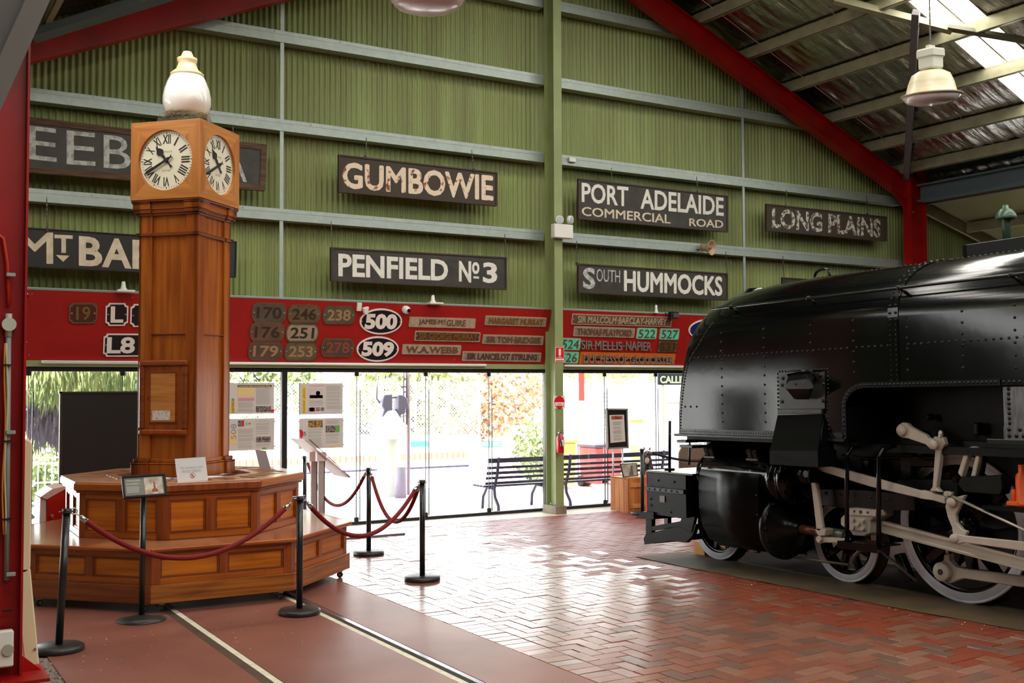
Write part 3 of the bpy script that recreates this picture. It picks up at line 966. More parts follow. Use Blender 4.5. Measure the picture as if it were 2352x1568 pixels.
# ------------------------------------------------------------------ red name-board panels, leaning out at the top
PN = Fr((0, 13.60, 2.156), (1, 0, 0), (0, -0.185, 0.797))
PT = 0.818
for nm, a0, a1, lab in (('name_panel', 0.2, 8.705, 'long glossy red panel above the doors, left of the green column'), ('name_panel', 8.76, 13.4, 'red panel above the doors right of the green column, running behind the engine')):
    t = thing(nm, lab, 'panel', ((a0 + a1) / 2, 13.6, 2.16))
    cuts = [a0] + [q for q in (3.45, 5.95, 11.3) if a0 < q < a1] + [a1]
    for i in range(len(cuts) - 1):
        MB(PN).box(cuts[i] + 0.001, cuts[i + 1] - 0.001, 0, PT, -0.018, 0).build('red_sheet', M_redpanel, t)
    MB(PN).box(a0, a1, PT, PT + 0.008, -0.05, 0.003).build('capping', M_galv, t)
    mb = MB(PN)
    a = a0 + 0.4
    while a < a1:
        mb.dome(PN.pt(a, 0.06, 0) if 0 else (a, 0.06, 0), (0, 0, 1), 0.006, 5); mb.dome((a, PT - 0.05, 0), (0, 0, 1), 0.006, 5); a += 1.1
    mb.build('screw', M_galv, t)
M_bronze = [mat('bronze_%d' % i, tuple(q * 1.5 for q in c[:3]) + (1,), 0.4, 0.15, var=0.25, scale=9, bump=0.15) for i, c in enumerate([rgb(84, 74, 62), rgb(98, 80, 54), rgb(92, 76, 60), rgb(98, 72, 56), rgb(150, 134, 112), rgb(88, 66, 58), rgb(94, 84, 60), rgb(78, 62, 58)])]
M_castpale = mat('cast_pale', rgb(190, 168, 142), 0.45, 0.1, var=0.2, scale=20)
M_castbrown = mat('cast_brown', rgb(118, 88, 66), 0.45, 0.1, var=0.2, scale=20)
M_castgrey = mat('cast_grey', rgb(162, 140, 122), 0.45, 0.1, var=0.2, scale=20)
M_gold = mat('gold_letter', rgb(150, 104, 50), 0.45, 0.4)
M_alum = mat('alu_letter', rgb(176, 168, 160), 0.4, 0.5)
M_teal = mat('teal_paint', rgb(104, 218, 182), 0.45)
M_blackp = mat('plate_black', rgb(22, 16, 28), 0.4)
M_blue = mat('plate_blue', rgb(12, 40, 104), 0.4)
M_whitep = mat('plate_white', rgb(240, 232, 222), 0.45)
M_bolt = mat('bolt_grey', rgb(178, 172, 162), 0.4, 0.4)
def plate(label, quad, txt, mbase, mtext, shape='round', rim=None, r=0.045, off=0.0, tin=(0.12, 0.16), group='number and name plates on the red panels', bolts='sides', th=0.014, extra=None, name='number_plate', trise=0.004, inner=None):
    Q = [Vector(p) for p in pxpoly(PN, quad)]
    cc = (Q[0] + Q[1] + Q[2] + Q[3]) / 4
    wv = ((Q[1] - Q[0]) + (Q[2] - Q[3])) / 2; hv = ((Q[0] - Q[3]) + (Q[1] - Q[2])) / 2
    W_, H_ = wv.length, hv.length
    fr = Fr(PN.pt(cc.x, cc.y, 0), PN.u * wv.x + PN.v * wv.y, PN.v * hv.y)
    fr.v = fr.n.cross(fr.u) if 0 else (PN.n.cross(fr.u)).normalized(); fr.n = PN.n
    t = thing(name, label, 'plate', tuple(PN.pt(cc.x, cc.y - H_ / 2, 0)), group)
    def shp(w2, h2, rr):
        if shape == 'oval':
            return ell(0, 0, w2, h2, 40)
        if shape == 'cut':
            P = []
            k = rr
            for sx_, sy_ in ((1, 1), (-1, 1), (-1, -1), (1, -1)):
                pts = []
                for i in range(5):
                    th_ = math.pi / 2 * i / 4
                    pts.append((sx_ * (w2 - k * math.cos(th_)), sy_ * (h2 - k * math.sin(th_))))
                P += pts if sx_ * sy_ < 0 else pts[::-1]
            return P
        if shape == 'barrel':
            P = []
            for sx_ in (1, -1):
                for i in range(9):
                    tt = -1 + 2 * i / 8
                    P.append((sx_ * (w2 - 0.16 * w2 * tt * tt - (0.02 if abs(tt) == 1 else 0)), sx_ * tt * h2))
            return P
        return rrect(-w2, -h2, w2, h2, min(rr, h2 * 0.9))
    w2, h2 = W_ / 2, H_ / 2
    MB(fr).prism(shp(w2, h2, r), 0.0, th).build('plate', rim or mbase, t)
    k = 0.016 if inner is None else inner
    MB(fr).prism(shp(w2 - k, h2 - k, r), th, th + 0.0015).build('field', mbase, t)
    if txt:
        for tx in (txt if isinstance(txt, list) else [(txt, -w2 * (1 - 2 * tin[0]), -h2 * (1 - 2 * tin[1]), w2 * (1 - 2 * tin[0]), h2 * (1 - 2 * tin[1]))]):
            mb = MB(fr); text_into(mb, tx[0], tx[1:5], th + 0.001, th + 0.001 + trise, off=off); mb.build('lettering', mtext, t, recalc=False)
    if bolts:
        bx = w2 - 0.03
        pos = [(-bx, 0), (bx, 0)] if bolts == 'sides' else [(-w2 + 0.025, -h2 + 0.025), (w2 - 0.025, -h2 + 0.025), (-w2 + 0.025, h2 - 0.025), (w2 - 0.025, h2 - 0.025)]
        mb = MB(fr)
        for p in pos:
            mb.dome((p[0], p[1], th + 0.001), (0, 0, 1), 0.009, 8)
        # domes were given frame coordinates
        mb.build('bolt', M_bolt, t)
    if extra:
        extra(t, fr, w2, h2, th)
    return t
def rc(x0, y0, x1, y1, sl=0.02, sk=3):
    d = (x1 - x0) * sl
    return [(x0 + sk * 0.5, y0 - d / 2), (x1 + sk * 0.5, y0 + d / 2), (x1 - sk * 0.5, y1 + d / 2 * 0.4), (x0 - sk * 0.5, y1 - d / 2 * 0.4)]
# a rim relief and a small band of cast maker's letters on the bronze plates
def relief(t, fr, w2, h2, th):
    mb = MB(fr)
    for i in range(14):
        a = -w2 * 0.62 + i * w2 * 1.24 / 13
        mb.box(a - 0.004, a + 0.004, h2 * 0.80, h2 * 0.88, th, th + 0.003); mb.box(a - 0.004, a + 0.004, -h2 * 0.88, -h2 * 0.80, th, th + 0.003)
    mb.build('maker_band', M_bronze[2], t)
MDK = mat('bronze_figure_dark', rgb(52, 44, 36), 0.45)
MLT = mat('bronze_figure_light', rgb(172, 142, 106), 0.35, 0.2)
for num, x0, y0, x1, y1, k, mt, lab in (
        ('170', 577.5, 695, 657, 740, 0, MDK, 'dark bronze number plate reading 170, top left of the bronze group'), ('246', 660, 699.5, 736, 742, 1, MDK, 'bronze number plate reading 246 with a green stain'),
        ('238', 740, 702, 814.6, 744.5, 2, MLT, 'bronze number plate reading 238, alone at the right of the top bronze row'), ('176', 573, 740, 653, 783.6, 3, MDK, 'bronze number plate reading 176 with a pale strip below'),
        ('251', 655.6, 743, 731, 785, 4, MDK, 'paler number plate reading 251 with white bolt heads'), ('179', 569, 784.6, 649, 827, 5, MLT, 'reddish bronze number plate reading 179'),
        ('253', 652, 786, 728, 827.5, 6, MLT, 'bronze number plate reading 253, bottom centre of the bronze group'), ('278', 737, 777, 812, 819, 7, mat('redletter', rgb(140, 70, 50), 0.5), 'dark number plate reading 278 in worn red figures')):
    plate(lab, rc(x0, y0, x1, y1), num, M_bronze[k], mt, 'barrel', off=0.02, tin=(0.14, 0.2), extra=relief, rim=M_bronze[(k + 2) % 4])
def scall(t, fr, w2, h2, th): pass
plate('maroon number plate reading 19 on the far left of the red panel', rc(158, 695.6, 223, 742, 0.0), '19', mat('maroon_plate', rgb(84, 34, 24), 0.5, var=0.2), mat('olive_letter', rgb(110, 96, 40), 0.5), 'cut', rim=M_bronze[6], r=0.03, off=0.02, tin=(0.25, 0.16))
plate('black plate with scalloped white border and a letter L', rc(242, 695.6, 294, 747.6, 0.0), 'L', M_blackp, M_whitep, 'cut', rim=M_whitep, r=0.035, off=0.03, tin=(0.22, 0.14))
plate('scalloped black and white plate half hidden behind the clock, upper one', rc(299, 698, 350, 750, 0.0), None, M_blackp, M_whitep, 'cut', rim=M_whitep, r=0.035)
plate('wide scalloped black plate starting L8, running behind the clock', rc(237, 766, 372, 818, 0.0), [('L8', -0.30, -0.10, 0.02, 0.10)], M_blackp, M_whitep, 'cut', rim=M_whitep, r=0.035, off=0.03)
plate('upper of the two white-rimmed black oval plates, reading 500', rc(825.6, 708, 922.7, 767.5), '500', M_blackp, M_whitep, 'oval', rim=M_whitep, off=0.05, tin=(0.12, 0.2), bolts='sides', inner=0.022)
plate('lower of the two white-rimmed black oval plates, reading 509', rc(818.5, 772, 915, 830), '509', M_blackp, M_whitep, 'oval', rim=M_whitep, off=0.05, tin=(0.12, 0.2), inner=0.022)
plate('blue oval plate partly covered by the engine', rc(1581, 732, 1677, 782), [('600', -0.26, -0.09, 0.26, 0.09)], M_blue, M_whitep, 'oval', rim=M_whitep, off=0.05, inner=0.022)
NP = [
    ('JAMES M\u00b7GUIRE', [(939.5, 727), (1092, 731), (1090, 754), (938, 750)], M_castpale, M_castbrown, 'pale cast nameplate, top left of the six left of the green column'),
    ('MARGARET MURRAY', [(1114.6, 724), (1254.6, 729), (1252, 750), (1112.6, 746)], M_castgrey, M_gold, 'cast nameplate with gold letters, top right beside the green column'),
    ('SIR GEORGE MURRAY', [(953, 759), (1103, 763), (1101, 785), (951, 782)], mat('cast_dark', rgb(88, 66, 50), 0.5, 0.3), M_gold, 'dark cast nameplate with gold letters in the middle row, left'),
    ('SIR TOM\u00b7BRIDGES', [(1109, 767.6), (1248, 771), (1246, 792), (1107, 789)], M_castgrey, M_castbrown, 'brown cast nameplate in the middle row, next to the green column'),
    ('W.A.WEBB', [(924.7, 790), (1059, 792.6), (1056.5, 814.7), (922, 813)], M_castpale, M_castbrown, 'short pale cast nameplate right of the oval 509 plate'),
    ('SIR LANCELOT STIRLING', [(1062.4, 806), (1243, 809.6), (1240, 830.5), (1060, 828)], M_castgrey, mat('cast_plum', rgb(86, 64, 58), 0.5, 0.2), 'long cast nameplate in the bottom row just left of the green column'),
    ('SIR MALCOLM\u00b7BARCLAY-HARVEY', [(1313.4, 720.6), (1543.6, 726.7), (1539.8, 751.5), (1311, 743.6)], M_castbrown, M_castpale, 'longest cast nameplate at the top of the right-hand panel'),
    ('THOMAS\u00b7PLAYFORD', [(1317.8, 749), (1457.6, 753), (1455, 775.7), (1315.5, 771)], M_castgrey, M_castbrown, 'cast nameplate left of the teal plate 522')]
for txt, q, mb_, mt, lab in NP:
    if 'GUIRE' in txt:
        def mc(t, fr, w2, h2, th):
            mb = MB(fr); text_into(mb, 'c', (0.005, 0.005, 0.045, 0.045), th, th + 0.006, off=0.02); mb.box(0.005, 0.045, -0.018, -0.012, th, th + 0.006); mb.build('lettering', M_castbrown, t, recalc=False)
        plate(lab, q, [('JAMES\u00b7M', -0.37, -0.045, -0.005, 0.045), ('GUIRE', 0.055, -0.045, 0.36, 0.045)], mb_, mt, r=0.012, off=0.03, name='nameplate', extra=mc)
    else:
        plate(lab, q, txt, mb_, mt, r=0.012, off=0.03, tin=(0.055, 0.17), name='nameplate', rim=M_castpale, trise=0.007)
for num, q, lab in (('522', [(1463, 752.3), (1509.6, 753), (1505, 779), (1460, 778.3)], 'teal number plate reading 522, nearer the column of the upper pair'), ('527', [(1515.7, 753.5), (1560, 754.3), (1557.4, 780.3), (1512.7, 779.5)], 'teal number plate reading 527, right-hand of the upper pair'),
                    ('524', [(1288, 775), (1333.6, 776.5), (1331, 804), (1285, 803)], 'teal number plate reading 524, partly behind the column'), ('526', [(1284, 806), (1330, 807.6), (1326, 834.6), (1280, 833)], 'teal number plate reading 526 at the bottom by the column')):
    plate(lab, q, num, M_teal, mat('olive_num', rgb(112, 84, 52), 0.5, 0.3), r=0.02, off=0.0, rim=M_castpale, bolts='corners', tin=(0.09, 0.13), trise=0.007, inner=0.008)
plate('brown number plate reading 531', [(1511.4, 782.3), (1555, 782.3), (1552, 808.6), (1508.4, 808.6)], '531', mat('brown531', rgb(96, 70, 42), 0.5, 0.3), mat('brown531b', rgb(78, 56, 36), 0.5, 0.3), r=0.015, bolts='corners', off=0.0, tin=(0.12, 0.15), trise=0.007)
t = thing('nameplate', 'open letter nameplate on the red panel above the orange board', 'plate', tuple(PN.pt(9.9, 0.2)), 'number and name plates on the red panels')
mb = MB(PN); text_into(mb, 'SIR', None or (0, 0, 1, 1), 0.01, 0.028, off=0.0, quad=tq(PN, 1334, 780, 801, 1360, 782, 802.5)); mb.build('lettering', M_alum, t, recalc=False)
mb = MB(PN); text_into(mb, 'MELLIS', (0, 0, 1, 1), 0.01, 0.028, off=0.0, quad=tq(PN, 1365, 781, 803, 1427, 784.5, 804)); mb.build('lettering', M_alum, t, recalc=False)
mb = MB(PN); text_into(mb, 'NAPIER', (0, 0, 1, 1), 0.01, 0.028, off=0.0, quad=tq(PN, 1436, 782, 803.5, 1494, 786, 805)); mb.build('lettering', M_alum, t, recalc=False)
a, b = PN.px(1334, 792), PN.px(1492, 796)
MB(PN).box(a[0], b[0], a[1] - 0.012, a[1] + 0.006, 0.0, 0.012).build('backing_bar', M_greysteel, t)
q = [(1332.5, 808), (1551, 812.5), (1547.4, 837.4), (1328, 835)]
t = thing('nameplate', 'orange wooden board with raised grey letters reading DUCHESS OF GLOUCESTER', 'plate', tuple(PN.pt(9.9, 0.02)), 'number and name plates on the red panels')
MB(PN).prism(pxpoly(PN, q), 0, 0.018).build('board', mat('orange_board', rgb(206, 104, 18), 0.5, var=0.15), t, 0.003)
mb = MB(PN); text_into(mb, 'DUCHESS OF GLOUCESTER', (0, 0, 1, 1), 0.024, 0.040, off=0.0, quad=tq(PN, 1338, 812, 832, 1544, 817.5, 835)); mb.build('lettering', M_alum, t, recalc=False)
a, b = PN.px(1341, 823.5), PN.px(1542, 826)
MB(PN).box(a[0], b[0], a[1] - 0.02, a[1] + 0.012, 0.018, 0.024).build('backing_bar', M_blackp, t)

# tube lights along the lintel
for x0, x1, lab in ((95, 1118, 'very long white tube light batten under the left red panel'), (1298, 1572, 'white tube light batten under the right red panel')):
    f = wallfr(13.56)
    a, b = f.px(x0, 832), f.px(x1, 841)
    t = thing('batten_light', lab, 'light fitting', ((a[0] + b[0]) / 2, 13.56, 2.11))
    MB().box(a[0], b[0], 13.56, 13.60, 2.125, 2.155).build('body', M_tube, t, 0.004)
    mb = MB(); mb.cyl((a[0] + 0.02, 13.545, 2.135), (b[0] - 0.02, 13.545, 2.135), 0.013, 10); mb.build('tube', M_tube, t)

# little fittings on the wall
def cctv(x, y, lab, r=0.055):
    p = PN.px(x, y); o = PN.pt(p[0], p[1], 0.0)
    t = thing('security_camera', lab, 'camera', tuple(o))
    mb = MB(PN); mb.cyl((p[0], p[1], 0), (p[0], p[1], 0.02), r, 20); mb.build('mount', M_white, t)
    mb = MB(); c = PN.pt(p[0], p[1], 0.035); mb.sphere(c, r, 20, 12); mb.build('ball', M_white, t)
    d = (CAMP - c).normalized() * 0.8 + Vector((0.55, 0, -0.15)); d.normalize()
    mb = MB(); mb.cyl(c + d * (r * 0.80), c + d * (r * 1.02), r * 0.5, 18); mb.build('lens', M_black, t)
cctv(931, 710.5, 'white dome security camera beside the oval 500 plate')
cctv(51, 677, 'white dome security camera near the left red column', 0.06)
p = PN.px(826, 705); t = thing('motion_sensor', 'white motion sensor on a bracket touching the oval 500 plate', 'sensor', tuple(PN.pt(p[0], p[1])))
MB(PN).box(p[0] - 0.045, p[0] + 0.02, p[1] - 0.05, p[1] + 0.06, 0, 0.03).build('base', M_white, t, 0.004)
MB(PN).prism([(p[0] + 0.02, p[1] + 0.0), (p[0] + 0.10, p[1] + 0.02), (p[0] + 0.085, p[1] - 0.09), (p[0] + 0.04, p[1] - 0.075)], 0.03, 0.09).build('head', M_white, t, 0.006)
p = PN.px(53, 786); mb = MB(PN)
mb.tube([(p[0] - 0.04, p[1], 0), (p[0] - 0.01, p[1], 0.03), (p[0] + 0.02, p[1] - 0.02, 0.05), (p[0] + 0.03, p[1] + 0.02, 0.05)], 0.006, 6)
tag(mb.build('wall_hook', M_white), 'small white hook on the red panel by the left column', 'hook')
def topfit(x0, x1, y, lab, name='wifi_bracket'):
    p = PN.px((x0 + x1) / 2, y); q0 = PN.px(x0, y); q1 = PN.px(x1, y)
    t = thing(name, lab, 'bracket', tuple(PN.pt(p[0], PT, 0)))
    MB().box(q0[0], q1[0], 13.30, 13.42, 2.96, 2.985).build('tray', M_white, t, 0.004)
    mb = MB(); mb.lathe([(0.0, 0.10), (0.02, 0.10), (0.03, 0.03), (0.05, 0.0)], (q1[0] * 0.3 + q0[0] * 0.7 + 0.02, 13.38, 2.985), (0, 0, 1), 10); mb.build('holder', M_white, t)
    mb = MB(); c = Vector((q0[0] + 0.06, 13.38, 3.08)); mb.tube([c + Vector((0.14 * k / 6, 0, 0.05 * math.sin(k * math.pi / 6) - 0.07 * k / 6)) for k in range(7)], 0.004, 5); mb.build('wire', M_black, t)
topfit(980, 1011, 694, 'small white lamp bracket on top of the red panel under the PENFIELD sign')
topfit(266, 306, 668, 'small white lamp bracket on the red panel just left of the clock')
p = PN.px(1505, 712); t = thing('lamp_holder', 'white lamp holder on top of the right red panel', 'lamp holder', tuple(PN.pt(p[0], PT)))
mb = MB(); mb.lathe([(0, 0.13), (0.018, 0.12), (0.02, 0.06), (0.035, 0.0)], (p[0], 13.38, 2.96), (0, 0, 1), 12); mb.build('holder', M_white, t)
p = PN.px(1537, 722); t = thing('floodlight', 'small black floodlight clipped on top of the right red panel', 'floodlight', tuple(PN.pt(p[0], PT)))
c = PN.pt(p[0], p[1], 0.08)
MB().box(c.x - 0.06, c.x + 0.09, c.y - 0.06, c.y + 0.04, c.z - 0.055, c.z + 0.055).build('housing', M_black, t, 0.012)
MB().box(c.x - 0.03, c.x + 0.08, c.y - 0.066, c.y - 0.06, c.z - 0.035, c.z + 0.035).build('lens', mat('floodlens', rgb(110, 90, 90), 0.2, 0.3), t)
mb = MB(); mb.tube([(c.x - 0.05, c.y, c.z), (c.x - 0.12, c.y + 0.03, c.z + 0.03)], 0.012, 6); mb.build('arm', M_black, t)
# emergency light on the column
fcx = wallfr(13.22)
q0, q1 = fcx.px(1267, 546), fcx.px(1310, 518)
t = thing('emergency_light', 'white twin-head emergency light box on the green column', 'light fitting', ((q0[0] + q1[0]) / 2, 13.22, q0[1]))
MB().box(q0[0], q1[0], 13.14, 13.24, q0[1], q1[1] - 0.0).build('battery_box', M_white, t, 0.008)
for px_, a in ((1280, -0.3), (1303, 0.5)):
    h = fcx.px(px_, 507)
    MB().cyl((h[0], 13.19, q1[1]), (h[0], 13.19, h[1]), 0.012, 8).build('stem', M_white, t)
    c = Vector((h[0], 13.18, h[1] + 0.01)); d = Vector((a, -1, -0.1)).normalized()
    hd = MB().cyl(c - d * -0.0, c + d * 0.05, 0.062, 16, 0.06).build('lamp_head', M_white, t)
    MB().cyl(c + d * 0.05, c + d * 0.056, 0.048, 16).build('lens', mat('lamp_lens', rgb(196, 206, 208), 0.15), t)
# horn loudspeaker
f4 = wallfr(13.48)
p = f4.px(1612, 571)
t = thing('horn_speaker', 'beige horn loudspeaker on the girt above the SOUTH HUMMOCKS sign', 'speaker', (p[0], 13.48, p[1] - 0.1))
ax = Vector((0.30, -1, -0.12)).normalized(); b0 = Vector((p[0] + 0.02, 13.30, p[1]))
mb = MB(); mb.lathe([(0.0, -0.16), (0.055, -0.16), (0.06, -0.08), (0.07, -0.05), (0.115, 0.02), (0.125, 0.035), (0.12, 0.036), (0.1, 0.02), (0.055, -0.03), (0.0, -0.05)], b0, ax, 24)
mb.build('horn', mat('beige_plastic', rgb(190, 160, 130), 0.45), t)
mb = MB(); mb.lathe([(0, 0.012), (0.035, 0.005), (0.045, -0.03)], b0, ax, 16); mb.build('reflex_cone', mat('beige_dark', rgb(150, 124, 104), 0.5), t)
mb = MB(); mb.box(b0.x - 0.10, b0.x - 0.03, 13.44, 13.52, b0.z - 0.01, b0.z + 0.03).tube([(b0.x - 0.07, 13.46, b0.z), b0 - ax * 0.1], 0.01, 6); mb.build('bracket', M_galv, t)
p = f4.px(1317, 366); tag(MB().box(p[0] - 0.07, p[0] + 0.05, 13.48, 13.52, p[1] - 0.04, p[1] + 0.03).build('junction_box', M_white, None, 0.006), 'small off-white junction box on the girt right of the green column', 'box')
# safety signs and extinguisher on the column
fs = wallfr(13.232)
M_sred = mat('sign_red', rgb(214, 20, 34), 0.4)
r_ = pxrect(fs, 1275.5, 797, 1296, 831)
t = thing('fire_sign', 'rectangular red and white fire extinguisher sign on the green column', 'sign', ((r_[0] + r_[2]) / 2, 13.232, r_[1]))
MB(fs).box(r_[0], r_[2], r_[1], r_[3], -0.004, 0).build('sheet', M_whitep, t)
MB(fs).box(r_[0] + 0.006, r_[2] - 0.006, r_[1] + 0.045, r_[3] - 0.006, 0, 0.001).build('red_field', M_sred, t)
cx_ = (r_[0] + r_[2]) / 2
MB(fs).prism(rrect(cx_ - 0.02, r_[1] + 0.09, cx_ + 0.02, r_[3] - 0.02, 0.018), 0.001, 0.002).build('pictogram', M_whitep, t)
mb = MB(fs); text_into(mb, 'FIRE', (cx_ - 0.022, r_[1] + 0.066, cx_ + 0.022, r_[1] + 0.082), 0.001, 0.002, 0.02); text_into(mb, 'EXTINGUISHER', (r_[0] + 0.012, r_[1] + 0.05, r_[2] - 0.012, r_[1] + 0.062), 0.001, 0.002, 0.02); mb.build('lettering', M_whitep, t, recalc=False)
MB(fs).box(r_[0] + 0.006, r_[2] - 0.006, r_[1] + 0.008, r_[1] + 0.024, 0, 0.001).build('red_band', M_sred, t)
r_ = pxrect(fs, 1272, 909, 1297.5, 938)
t = thing('notice_disc', 'square notice with a round red emblem on the green column', 'sign', ((r_[0] + r_[2]) / 2, 13.232, r_[1]))
MB(fs).box(r_[0], r_[2], r_[1], r_[3], -0.004, 0).build('sheet', M_whitep, t)
cx_, cy_ = (r_[0] + r_[2]) / 2, (r_[1] + r_[3]) / 2; rr_ = (r_[2] - r_[0]) * 0.46
MB(fs).prism(ell(cx_, cy_, rr_, rr_ * 1.02), 0, 0.001).build('disc', M_sred, t)
MB(fs).prism([p for p in ell(cx_, cy_ - 0.0, rr_ * 0.92, rr_ * 0.9) if p[1] < cy_ + rr_ * 0.05], 0.001, 0.002).build('white_half', M_whitep, t)
MB(fs).prism([p for p in ell(cx_, cy_, rr_, rr_ * 1.02, 48) if p[1] < cy_ - rr_ * 0.6], 0.002, 0.003).build('red_foot', M_sred, t)
mb = MB(fs)
for i in range(3):
    mb.box(cx_ - 0.04, cx_ + 0.04, cy_ - 0.025 - i * 0.015, cy_ - 0.018 - i * 0.015, 0.002, 0.003)
mb.build('printed_lines', mat('print_red', rgb(220, 110, 110), 0.5), t)
# fire extinguisher
ex = Fr((0, 13.15, 0), (1, 0, 0), (0, 0, 1))
p = ex.px(1287, 1012)
t = thing('fire_extinguisher', 'red fire extinguisher hanging on the green column', 'fire extinguisher', (p[0], 13.15, ex.px(1287, 1041)[1]))
z0, z1 = ex.px(1287, 1040)[1], ex.px(1287, 1000)[1]
M_exred = mat('extinguisher_red', rgb(206, 22, 22), 0.25, coat=0.3)
mb = MB(); mb.lathe([(0, 0), (0.05, 0.0), (0.056, 0.012), (0.056, z1 - z0 - 0.03), (0.04, z1 - z0), (0.018, z1 - z0 + 0.012), (0.018, z1 - z0 + 0.03), (0, z1 - z0 + 0.03)], (p[0], 13.15, z0), (0, 0, 1), 20)
mb.build('cylinder', M_exred, t)
MB(Fr((0, 13.092, 0), (1, 0, 0), (0, 0, 1))).box(p[0] - 0.035, p[0] + 0.035, z0 + 0.10, z0 + 0.19, 0, 0.002).build('label', M_whitep, t)
mb = MB(); mb.box(p[0] - 0.03, p[0] + 0.05, 13.13, 13.17, z1 + 0.03, z1 + 0.05).box(p[0] - 0.02, p[0] + 0.06, 13.14, 13.16, z1 + 0.065, z1 + 0.075); mb.build('handle', M_greysteel, t)
mb = MB(); mb.tube([(p[0] - 0.02, 13.12, z1 + 0.035), (p[0] - 0.07, 13.08, z1 - 0.0), (p[0] - 0.03, 13.075, z1 - 0.1), (p[0] - 0.02, 13.075, z0 + 0.06)], 0.010, 7); mb.build('hose', M_black, t)

# ------------------------------------------------------------------ high-bay lamps
def highbay(label, pos, s, tilt, chain_to):
    t = thing('high_bay_lamp', label, 'lamp', pos)
    o = Vector(pos)
    M_lcream = mat('lamp_cream', rgb(226, 214, 180), 0.35, var=0.12, scale=3, stretch=(0.5, 0.5, 12))
    mb = MB(); mb.lathe([(0.0, 0.20), (0.10, 0.20), (0.155, 0.17), (0.185, 0.10), (0.205, 0.02), (0.235, 0.0), (0.245, -0.004), (0.235, -0.010), (0.20, 0.0), (0.17, 0.08), (0.08, 0.16), (0, 0.17)], o, (0, 0, 1), 40)
    mb.build('reflector', M_lcream, t)
    mb = MB(); mb.lathe([(0.232, -0.005), (0.236, -0.015), (0.20, -0.06), (0.12, -0.085), (0, -0.092)], o, (0, 0, 1), 40)
    mb.build('lens', mat('frosted_lens', rgb(205, 190, 190), 0.2, coat=0.3), t)
    mb = MB(); mb.lathe([(0.238, 0.006), (0.249, 0.0), (0.246, -0.012), (0.234, -0.014)], o, (0, 0, 1), 40); mb.build('rim_clamp', mat('rim_brown', rgb(136, 118, 92), 0.4, 0.3), t)
    mb = MB(); mb.box(o.x - 0.075, o.x + 0.075, o.y - 0.075, o.y + 0.075, o.z + 0.215, o.z + 0.325); mb.build('ballast_body', M_white if 0 else mat('ballast_grey', rgb(196, 196, 180), 0.4), t, 0.012)
    mb = MB(); mb.box(o.x - 0.09, o.x + 0.09, o.y - 0.085, o.y + 0.085, o.z + 0.305, o.z + 0.385); mb.build('ballast_lid', MATS['ballast_grey'], t, 0.015)
    mb = MB(); mb.box(o.x - 0.04, o.x + 0.04, o.y - 0.02, o.y + 0.02, o.z + 0.385, o.z + 0.415); mb.build('hanger', MATS['ballast_grey'], t, 0.005)
    chain(t, (o.x, o.y, o.z + chain_to), (o.x, o.y, o.z + 0.41))
    t.scale = (s, s, s)
    t.rotation_euler = tilt
    return t
def raypt(x, y, dist):
    d = FW + RR * ((x - 1176) / FPX) - UU * ((y - 784) / FPX)
    return CAMP + d * dist
highbay('cream high-bay lamp hanging on a chain below the skylight at upper right', tuple(raypt(2139, 218, 9.3)), 1.0, (math.radians(4), math.radians(-5), 0), 0.85)
highbay('high-bay lamp at the top centre of which only the bowl shows', tuple(raypt(981, -8, 7.6)), 1.1, (0, 0, 0), 1.6)
# ------------------------------------------------------------------ octagonal bench
BC = Vector((2.715, 10.655, 0))
PHI = math.radians(-1.0)
def oct_frame(k, ap, z=0.0):
    a = PHI + math.radians(-90 + 45 * k)
    n = Vector((math.cos(a), math.sin(a), 0))
    u = Vector((-n.y, n.x, 0))
    return Fr(BC + n * ap + Vector((0, 0, z)), u, (0, 0, 1))
T8 = math.tan(math.pi / 8)
def panelled(parent, k, ap, z0, z1, npan, stile=0.085, top=0.07, bot=0.06, mid=0.085, rec=0.02, midm=None, frame=W_frame, railm=W_rail, panm=W_gold):
    fr = oct_frame(k, ap)
    w = ap * T8
    # carcass behind
    MB(fr).prism([(-w + 0.01, z0), (w - 0.01, z0), (w - 0.01, z1), (-w + 0.01, z1)], -rec - 0.02, -rec - 0.004).build('carcass', frame, parent)
    for s in (-1, 1):
        MB(fr).box(min(s * w, s * (w - stile)), max(s * w, s * (w - stile)), z0, z1, -rec - 0.01, 0).build('stile', frame, parent, 0.002)
    MB(fr).box(-w + stile, w - stile, z1 - top, z1, -rec - 0.01, -0.001).build('rail', railm, parent, 0.002)
    MB(fr).box(-w + stile, w - stile, z0, z0 + bot, -rec - 0.01, -0.001).build('rail', railm, parent, 0.002)
    xs = [(-w + stile, -mid / 2), (mid / 2, w - stile)] if npan == 2 else [(-w + stile, w - stile)]
    if npan == 2:
        MB(fr).box(-mid / 2, mid / 2, z0 + bot, z1 - top, -rec - 0.01, -0.0005).build('stile', midm or frame, parent, 0.002)
    for a, b in xs:
        MB(fr).box(a, b, z0 + bot, z1 - top, -rec - 0.012, -rec).build('panel', panm, parent)
        # bolection moulding round the panel
        m = 0.016
        A0, B0, A1, B1 = a, z0 + bot, b, z1 - top
        mb = MB(fr)
        for (x0, x1, y0, y1) in ((A0, A1, B0, B0 + m), (A0, A1, B1 - m, B1), (A0, A0 + m, B0 + m, B1 - m), (A1 - m, A1, B0 + m, B1 - m)):
            mb.box(x0, x1, y0, y1, -rec, -rec + 0.012)
        mb.build('moulding', W_mould, parent, 0.003)

